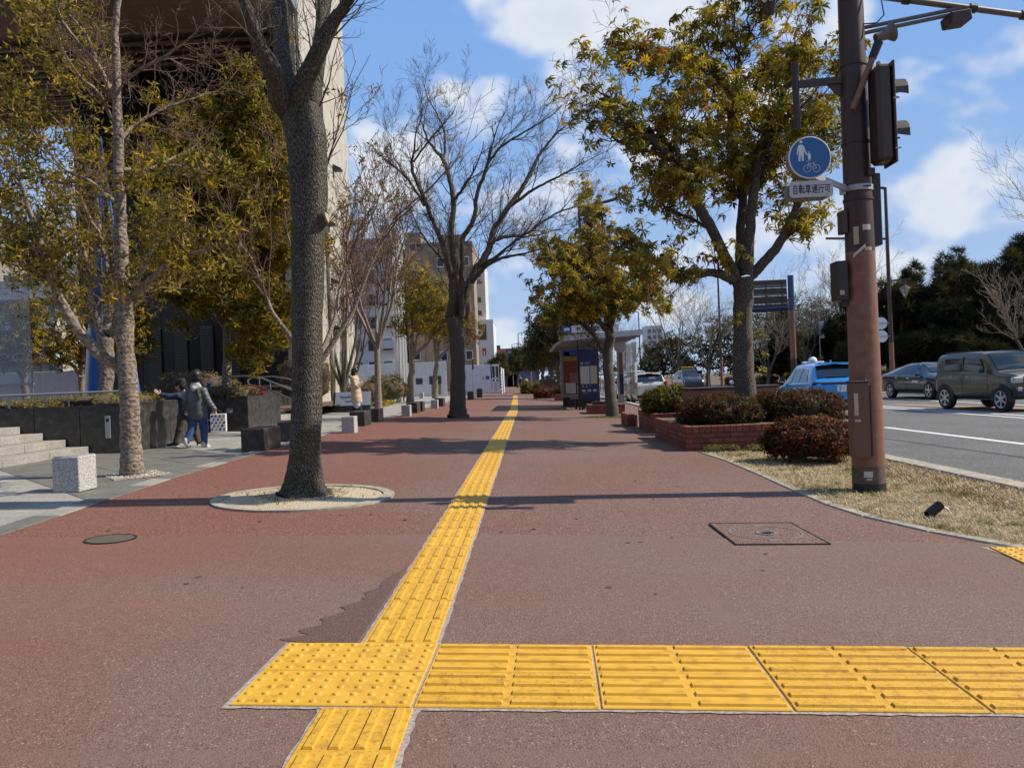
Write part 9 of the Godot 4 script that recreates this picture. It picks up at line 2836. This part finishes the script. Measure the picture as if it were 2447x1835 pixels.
	body = head_bones(hd, face, 0.205) + [[neck - Vector3(0, 0.04, 0), hd - Vector3(0, 0.05, 0), 0.042, 0.042], [neck - Vector3(0, 0.06, 0), pel, 0.072, 0.078], [shL, shR, 0.045, 0.045]] + chain([shL, elL, wrL], [0.04, 0.032, 0.025]) + chain([shR, elR, wrR], [0.04, 0.032, 0.025]) + chain([hipL, knL, anL], [0.064, 0.046, 0.032]) + chain([hipR, knR, anR], [0.064, 0.046, 0.032])
	bm = MB.new()
	flesh(bm, body, 0.014, 0.03)
	flesh(bm, hL + [[elL.lerp(wrL, 0.85), wrL, 0.025, 0.023]], 0.005, 0.008)
	flesh(bm, hR + [[elR.lerp(wrR, 0.85), wrR, 0.025, 0.023]], 0.005, 0.008)
	part("body", bm, M.skin, t)
	face_marks(hd, face, 0.205, t)
	grow("hair", [[hd + Vector3(0.02, 0.03, 0.0), hd + Vector3(-0.01, 0.04, 0.0), 0.088, 0.086], [hd + Vector3(0.05, -0.02, 0.03), hd + Vector3(0.05, -0.02, -0.03), 0.055, 0.055], [hd + Vector3(-0.04, 0.075, 0.03), hd + Vector3(-0.06, 0.05, -0.02), 0.04, 0.04], [hd + Vector3(0.0, 0.1, 0.02), hd + Vector3(0.05, 0.1, -0.02), 0.03, 0.03]], 0.009, 0.02, M.hair_black, t)
	strands(t, hd + Vector3(0.02, 0, 0), 0.095, 62)
	grow("top", [[neck - Vector3(0.0, 0.06, 0), g.call(-5.91, 0.76, -13.25), 0.092, 0.105], [shL, shR, 0.062, 0.062], [g.call(-5.9, 0.74, -13.2), g.call(-5.88, 0.74, -13.3), 0.09, 0.09]] + chain([shL, elL, elL.lerp(wrL, 0.8)], [0.06, 0.05, 0.042]) + chain([shR, elR, elR.lerp(wrR, 0.85)], [0.06, 0.048, 0.04]), 0.012, 0.025, M.navy_cloth, t)
	grow("trousers", [[hipL + Vector3(0, 0.02, 0), hipR + Vector3(0, 0.02, 0), 0.08, 0.08]] + chain([hipL, knL, anL], [0.078, 0.06, 0.046]) + chain([hipR, knR, anR], [0.078, 0.06, 0.046]), 0.012, 0.025, M.olive_cloth, t)
	grow("collar", [[neck + Vector3(-0.02, -0.01, 0.03), neck + Vector3(0.03, -0.005, 0.02), 0.03, 0.03]], 0.008, 0.01, M.sole_white, t)
	shoe(t, g.call(-6.04, 0.19, -13.17), g.call(-6.19, 0.19, -13.15), 1.0, M.cloth_black, M.sole_white)
	shoe(t, g.call(-5.75, 0.185, -13.37), g.call(-5.68, 0.185, -13.45), 1.0, M.cloth_black, M.sole_white)
	# the woman with her phone
	O = Vector3(-5.88, 0.18, -26.5)
	t = thing("person", "woman in a long beige padded coat looking down at a phone", "person", O)
	hd = g.call(-5.905, 1.62, -26.5)
	face = Vector3(0.93, -0.35, 0.15)
	neck = g.call(-5.925, 1.49, -26.5); pel = g.call(-5.90, 0.92, -26.5)
	shL = g.call(-5.94, 1.38, -26.34); shR = g.call(-5.94, 1.38, -26.66)
	elL = g.call(-5.84, 1.10, -26.28); wrL = g.call(-5.64, 1.24, -26.36)
	elR = g.call(-5.86, 1.10, -26.72); wrR = g.call(-5.66, 1.23, -26.60)
	hipL = g.call(-5.89, 0.88, -26.42); hipR = g.call(-5.91, 0.88, -26.58)
	knL = g.call(-5.78, 0.52, -26.42); anL = g.call(-5.74, 0.27, -26.42)
	knR = g.call(-5.93, 0.52, -26.58); anR = g.call(-5.99, 0.27, -26.58)
	hL = hand_bones(wrL, Vector3(0.85, 0.4, -0.15), Vector3(0, 1, 0.3), 1.0, 0.5, 1.0)
	hR = hand_bones(wrR, Vector3(0.85, 0.4, 0.3), Vector3(0, 1, -0.3), 1.0, 0.5, -1.0)
	body = head_bones(hd, face, 0.225) + [[neck - Vector3(0, 0.05, 0), hd - Vector3(0, 0.06, 0), 0.048, 0.05], [neck - Vector3(0, 0.08, 0), pel, 0.10, 0.11], [shL, shR, 0.055, 0.055]] + chain([shL, elL, wrL], [0.045, 0.038, 0.028]) + chain([shR, elR, wrR], [0.045, 0.038, 0.028]) + chain([hipL, knL, anL], [0.08, 0.056, 0.038]) + chain([hipR, knR, anR], [0.08, 0.056, 0.038])
	bm = MB.new()
	flesh(bm, body, 0.018, 0.035)
	flesh(bm, hL, 0.006, 0.009)
	flesh(bm, hR, 0.006, 0.009)
	part("body", bm, M.skin, t)
	face_marks(hd, face, 0.225, t)
	grow("hair", [[hd + Vector3(-0.03, 0.03, 0), hd + Vector3(0.02, 0.05, 0), 0.105, 0.10], [hd + Vector3(-0.07, -0.06, 0.02), hd + Vector3(-0.06, -0.10, -0.01), 0.07, 0.05], [hd + Vector3(0.01, -0.03, 0.085), hd + Vector3(0.0, -0.10, 0.08), 0.035, 0.03], [hd + Vector3(0.01, -0.03, -0.085), hd + Vector3(0.0, -0.10, -0.08), 0.035, 0.03]], 0.012, 0.03, M.hair_black, t)
	strands(t, hd + Vector3(-0.02, 0.0, 0), 0.112, 63)
	var coat := []
	for k in 8:
		var f := k / 7.0
		var y := lerpf(0.64, 1.36, f)
		var w := lerpf(0.165, 0.125, f) + 0.012 * (k % 2)
		coat.append([g.call(-5.87 - 0.05 * f + 0.0, y, -26.5 - 0.09), g.call(-5.87 - 0.05 * f, y, -26.5 + 0.09), w, w])
	coat += [[shL, shR, 0.085, 0.085]]
	for a in [[shL, elL, wrL], [shR, elR, wrR]]:
		for k in 6:
			var f := k / 5.0
			var p: Vector3 = (a[0] as Vector3).lerp(a[1], minf(f * 2.0, 1.0)) if f < 0.5 else (a[1] as Vector3).lerp(a[2], (f - 0.5) * 1.8)
			coat.append([p, p + Vector3(0.001, 0, 0), 0.09 - 0.03 * f, 0.09 - 0.03 * f])
	grow("coat", coat, 0.016, 0.03, M.coat_beige, t)
	grow("coat_hood", [[g.call(-6.04, 1.46, -26.42), g.call(-6.04, 1.46, -26.58), 0.075, 0.075], [g.call(-5.98, 1.40, -26.38), g.call(-5.98, 1.40, -26.62), 0.06, 0.06]], 0.014, 0.03, M.coat_beige_dark, t)
	grow("scarf", [[g.call(-5.87, 1.47, -26.44), g.call(-5.86, 1.46, -26.56), 0.05, 0.05], [g.call(-5.84, 1.43, -26.47), g.call(-5.80, 1.36, -26.5), 0.04, 0.03]], 0.012, 0.02, M.scarf_yellow, t)
	grow("skirt", [[g.call(-5.87, 0.66, -26.42), g.call(-5.85, 0.50, -26.40), 0.13, 0.125], [g.call(-5.89, 0.66, -26.58), g.call(-5.91, 0.50, -26.60), 0.13, 0.125]], 0.016, 0.03, M.skirt_blue, t)
	grow("leggings", chain([knL + Vector3(0, 0.05, 0), anL], [0.064, 0.05]) + chain([knR + Vector3(0, 0.05, 0), anR], [0.064, 0.05]), 0.012, 0.01, M.cloth_black, t)
	shoe(t, g.call(-5.78, 0.19, -26.42), g.call(-5.62, 0.19, -26.42), 1.15, M.cloth_black, M.sole_white)
	shoe(t, g.call(-6.03, 0.19, -26.58), g.call(-5.87, 0.19, -26.58), 1.15, M.cloth_black, M.sole_white)
	var ph := thing("phone", "small dark phone held by the woman in the beige coat", "phone", Vector3(-5.55, 1.27, -26.48))
	b = MB.new()
	b.box(Transform3D(Basis(Vector3.BACK, 0.6), Vector3(0, 0.03, 0)), Vector3(0.01, 0.15, 0.075), 0.003)
	part("case", b, M.cloth_black, ph)
	b = MB.new()
	b.box(Transform3D(Basis(Vector3.BACK, 0.6), Vector3(-0.006, 0.03, 0)), Vector3(0.002, 0.135, 0.066))
	part("glass_face", b, M.car_glass, ph)
	# walkers far along the pavement
	var far := [["distant walker in a pale coat on the red pavement", -0.2, -108.0, "coat_beige", "cloth_black"], ["distant walker in dark clothes with a white cap, beside the one in the pale coat", -1.0, -112.0, "cloth_black", "cloth_black"], ["distant walker in black with a light bag, close to the hoarding", -4.0, -112.0, "cloth_black", "navy_cloth"]]
	for q in far: small_person(q[0], Vector3(q[1], gy(q[1]), q[2]), M[q[3]], M[q[4]], q[1] == -1.0)
	small_person("distant walker in white on the far side of the road beside the white car", Vector3(12.3, -0.12, -100.0), M.sole_white, M.navy_cloth, true)
	# motorcyclist
	var mo := thing("motorcycle", "white police-style motorcycle beside the roadside trunk", "motorcycle", Vector3(15.6, ROAD_Y, -58.0), 0.1)
	for z in [-0.75, 0.75]:
		b = MB.new()
		b.lathe(Transform3D(Basis(Vector3.BACK, PI / 2), Vector3(0, 0.31, z)), [Vector2(0.2, -0.06), Vector2(0.31, -0.05), Vector2(0.31, 0.05), Vector2(0.2, 0.06)], 20)
		part("wheel", b, M.tyre, mo)
	grow("fairing", [[Vector3(0, 0.75, 0.55), Vector3(0, 1.0, 0.45), 0.24, 0.2], [Vector3(0.0, 0.55, 0.2), Vector3(0, 0.6, -0.5), 0.2, 0.18], [Vector3(0.2, 0.6, -0.6), Vector3(0.2, 0.65, -0.85), 0.15, 0.14], [Vector3(-0.2, 0.6, -0.6), Vector3(-0.2, 0.65, -0.85), 0.15, 0.14]], 0.03, 0.06, M.car_white, mo)
	cbox("seat", Vector3(0, 0.82, -0.3), Vector3(0.3, 0.1, 0.7), M.trim_black, mo, 0.03)
	b = MB.new()
	b.cyl(Vector3(-0.36, 1.05, 0.35), Vector3(0.36, 1.05, 0.35), 0.02, 0.02, 8)
	part("handlebar", b, M.trim_black, mo)
	cbox("screen", Vector3(0, 1.25, 0.5), Vector3(0.4, 0.36, 0.02), M.glass, mo, 0.0)
	cbox("head_lamp", Vector3(0, 0.85, 0.82), Vector3(0.2, 0.16, 0.06), M.lamp_clear, mo, 0.02)
	O = Vector3(15.6, ROAD_Y, -58.0)
	t = thing("person", "motorcyclist in dark clothes and a white helmet", "person", O, 0.1)
	grow("body", [[Vector3(0, 0.95, -0.3), Vector3(0, 1.38, -0.2), 0.15, 0.17], [Vector3(0, 1.5, -0.16), Vector3(0, 1.62, -0.12), 0.07, 0.1]] + chain([Vector3(-0.2, 1.38, -0.18), Vector3(-0.36, 1.18, 0.0), Vector3(-0.33, 1.06, 0.32)], [0.075, 0.06, 0.045]) + chain([Vector3(0.2, 1.38, -0.18), Vector3(0.36, 1.18, 0.0), Vector3(0.33, 1.06, 0.32)], [0.075, 0.06, 0.045]) + chain([Vector3(-0.14, 0.92, -0.3), Vector3(-0.26, 0.75, 0.1), Vector3(-0.24, 0.36, -0.05)], [0.11, 0.085, 0.06]) + chain([Vector3(0.14, 0.92, -0.3), Vector3(0.26, 0.75, 0.1), Vector3(0.24, 0.36, -0.05)], [0.11, 0.085, 0.06]), 0.03, 0.05, M.navy_cloth, t)
	grow("helmet", [[Vector3(0, 1.66, -0.12), Vector3(0, 1.68, -0.09), 0.15, 0.15]], 0.025, 0.03, M.sole_white, t)
	cbox("visor", Vector3(0, 1.66, 0.035), Vector3(0.2, 0.1, 0.03), M.car_glass, t, 0.01)
	print("people done")

func strands(t: Node3D, c: Vector3, rad: float, seed_: int) -> void:   # loose locks over the hair
	var r := RandomNumberGenerator.new()
	r.seed = seed_
	var b := MB.new()
	for k in 260:
		var d := rdir(r)
		d.y = absf(d.y) * 0.9 + r.randf_range(-0.2, 0.25)
		var p := c + Vector3(0, 0.035, 0) + d.normalized() * rad * r.randf_range(0.93, 1.04)
		var f := (Vector3(d.x, -0.9, d.z) + rdir(r) * 0.5).normalized()
		var s := f.cross(d).normalized() * 0.005
		if d.dot(Vector3(-0.7, 0, -0.4)) > 0.45 and d.y < 0.35: continue
		b.tri(p - s, p + s, p + f * 0.045 + d * 0.006)
	part("hair", b, M.hair_black, t)

func small_person(label: String, at: Vector3, top: Material, legs: Material, cap: bool) -> void:
	var t := thing("person", label, "person", at)
	grow("body", [[Vector3(0, 1.3, 0), Vector3(0, 1.5, 0.01), 0.05, 0.1], [Vector3(0, 0.9, 0), Vector3(0, 1.25, 0), 0.12, 0.12]] + chain([Vector3(-0.18, 1.28, 0), Vector3(-0.24, 1.02, 0), Vector3(-0.23, 0.78, 0.04)], [0.05, 0.045, 0.035]) + chain([Vector3(0.18, 1.28, 0), Vector3(0.24, 1.02, 0), Vector3(0.23, 0.78, 0.04)], [0.05, 0.045, 0.035]) + chain([Vector3(-0.09, 0.85, 0), Vector3(-0.1, 0.45, 0.06), Vector3(-0.1, 0.04, -0.08)], [0.09, 0.065, 0.045]) + chain([Vector3(0.09, 0.85, 0), Vector3(0.1, 0.45, 0.02), Vector3(0.1, 0.04, 0.1)], [0.09, 0.065, 0.045]), 0.03, 0.05, M.skin, t)
	grow("coat", [[Vector3(0, 0.75, 0), Vector3(0, 1.3, 0), 0.2, 0.17], [Vector3(-0.18, 1.26, 0), Vector3(-0.24, 0.86, 0.03), 0.08, 0.06], [Vector3(0.18, 1.26, 0), Vector3(0.24, 0.86, 0.03), 0.08, 0.06]], 0.03, 0.05, top, t)
	grow("trousers", chain([Vector3(-0.09, 0.8, 0), Vector3(-0.1, 0.45, 0.06), Vector3(-0.1, 0.1, -0.08)], [0.11, 0.085, 0.065]) + chain([Vector3(0.09, 0.8, 0), Vector3(0.1, 0.45, 0.02), Vector3(0.1, 0.1, 0.1)], [0.11, 0.085, 0.065]), 0.03, 0.04, legs, t)
	grow("hair", [[Vector3(0, 1.56, -0.01), Vector3(0, 1.57, 0.0), 0.115, 0.11]], 0.025, 0.02, M.sole_white if cap else M.hair_black, t)

func people_materials() -> void:
	var s := mat("skin", Color(0.48, 0.27, 0.18), 0.55)
	s.subsurf_scatter_enabled = true
	s.subsurf_scatter_strength = 0.1
	mat("hair_black", Color(0.012, 0.009, 0.008), 0.5)
	for d in [["puffer_grey", Color(0.085, 0.085, 0.09), 0.5], ["hoodie_grey", Color(0.40, 0.40, 0.40), 0.95], ["cloth_black", Color(0.012, 0.012, 0.014), 0.8], ["navy_cloth", Color(0.018, 0.03, 0.065), 0.85], ["olive_cloth", Color(0.055, 0.05, 0.033), 0.9], ["coat_beige", Color(0.46, 0.335, 0.255), 0.6], ["coat_beige_dark", Color(0.33, 0.245, 0.19), 0.7], ["skirt_blue", Color(0.38, 0.42, 0.50), 0.9], ["scarf_yellow", Color(0.55, 0.32, 0.03), 0.9], ["shoe_pale", Color(0.42, 0.39, 0.36), 0.7], ["sole_white", Color(0.62, 0.60, 0.57), 0.7], ["paper_white", Color(0.68, 0.68, 0.68), 0.6]]:
		var m := mat(d[0], d[1], d[2])
		m.rim_enabled = true
		m.rim = 0.3
	tmat("denim", ramp_tex(noise(90, 0.05, FastNoiseLite.TYPE_SIMPLEX, 4), 256, [0.0, 0.5, 1.0], [Color(0.012, 0.03, 0.085), Color(0.025, 0.06, 0.16), Color(0.06, 0.115, 0.25)]), 0.7, 0.9)
	for d in [["dia_rust", Color(0.24, 0.05, 0.035)], ["dia_olive", Color(0.22, 0.18, 0.03)], ["dia_blue", Color(0.03, 0.11, 0.34)], ["dia_dark", Color(0.06, 0.025, 0.03)], ["dia_gold", Color(0.40, 0.22, 0.03)], ["dia_tan", Color(0.34, 0.20, 0.12)]]: mat(d[0], d[1], 0.6)

func _ready() -> void:
	rng.seed = 4
	set_camera_and_light()
	make_materials()
	more_materials()
	left_materials()
	right_materials()
	car_materials()
	people_materials()
	build_ground()
	build_tactile()
	build_near_trees()
	build_plaza()
	build_far_buildings()
	build_behind()
	build_planters()
	build_street_furniture()
	build_cars()
	build_people()
	build_far_trees()
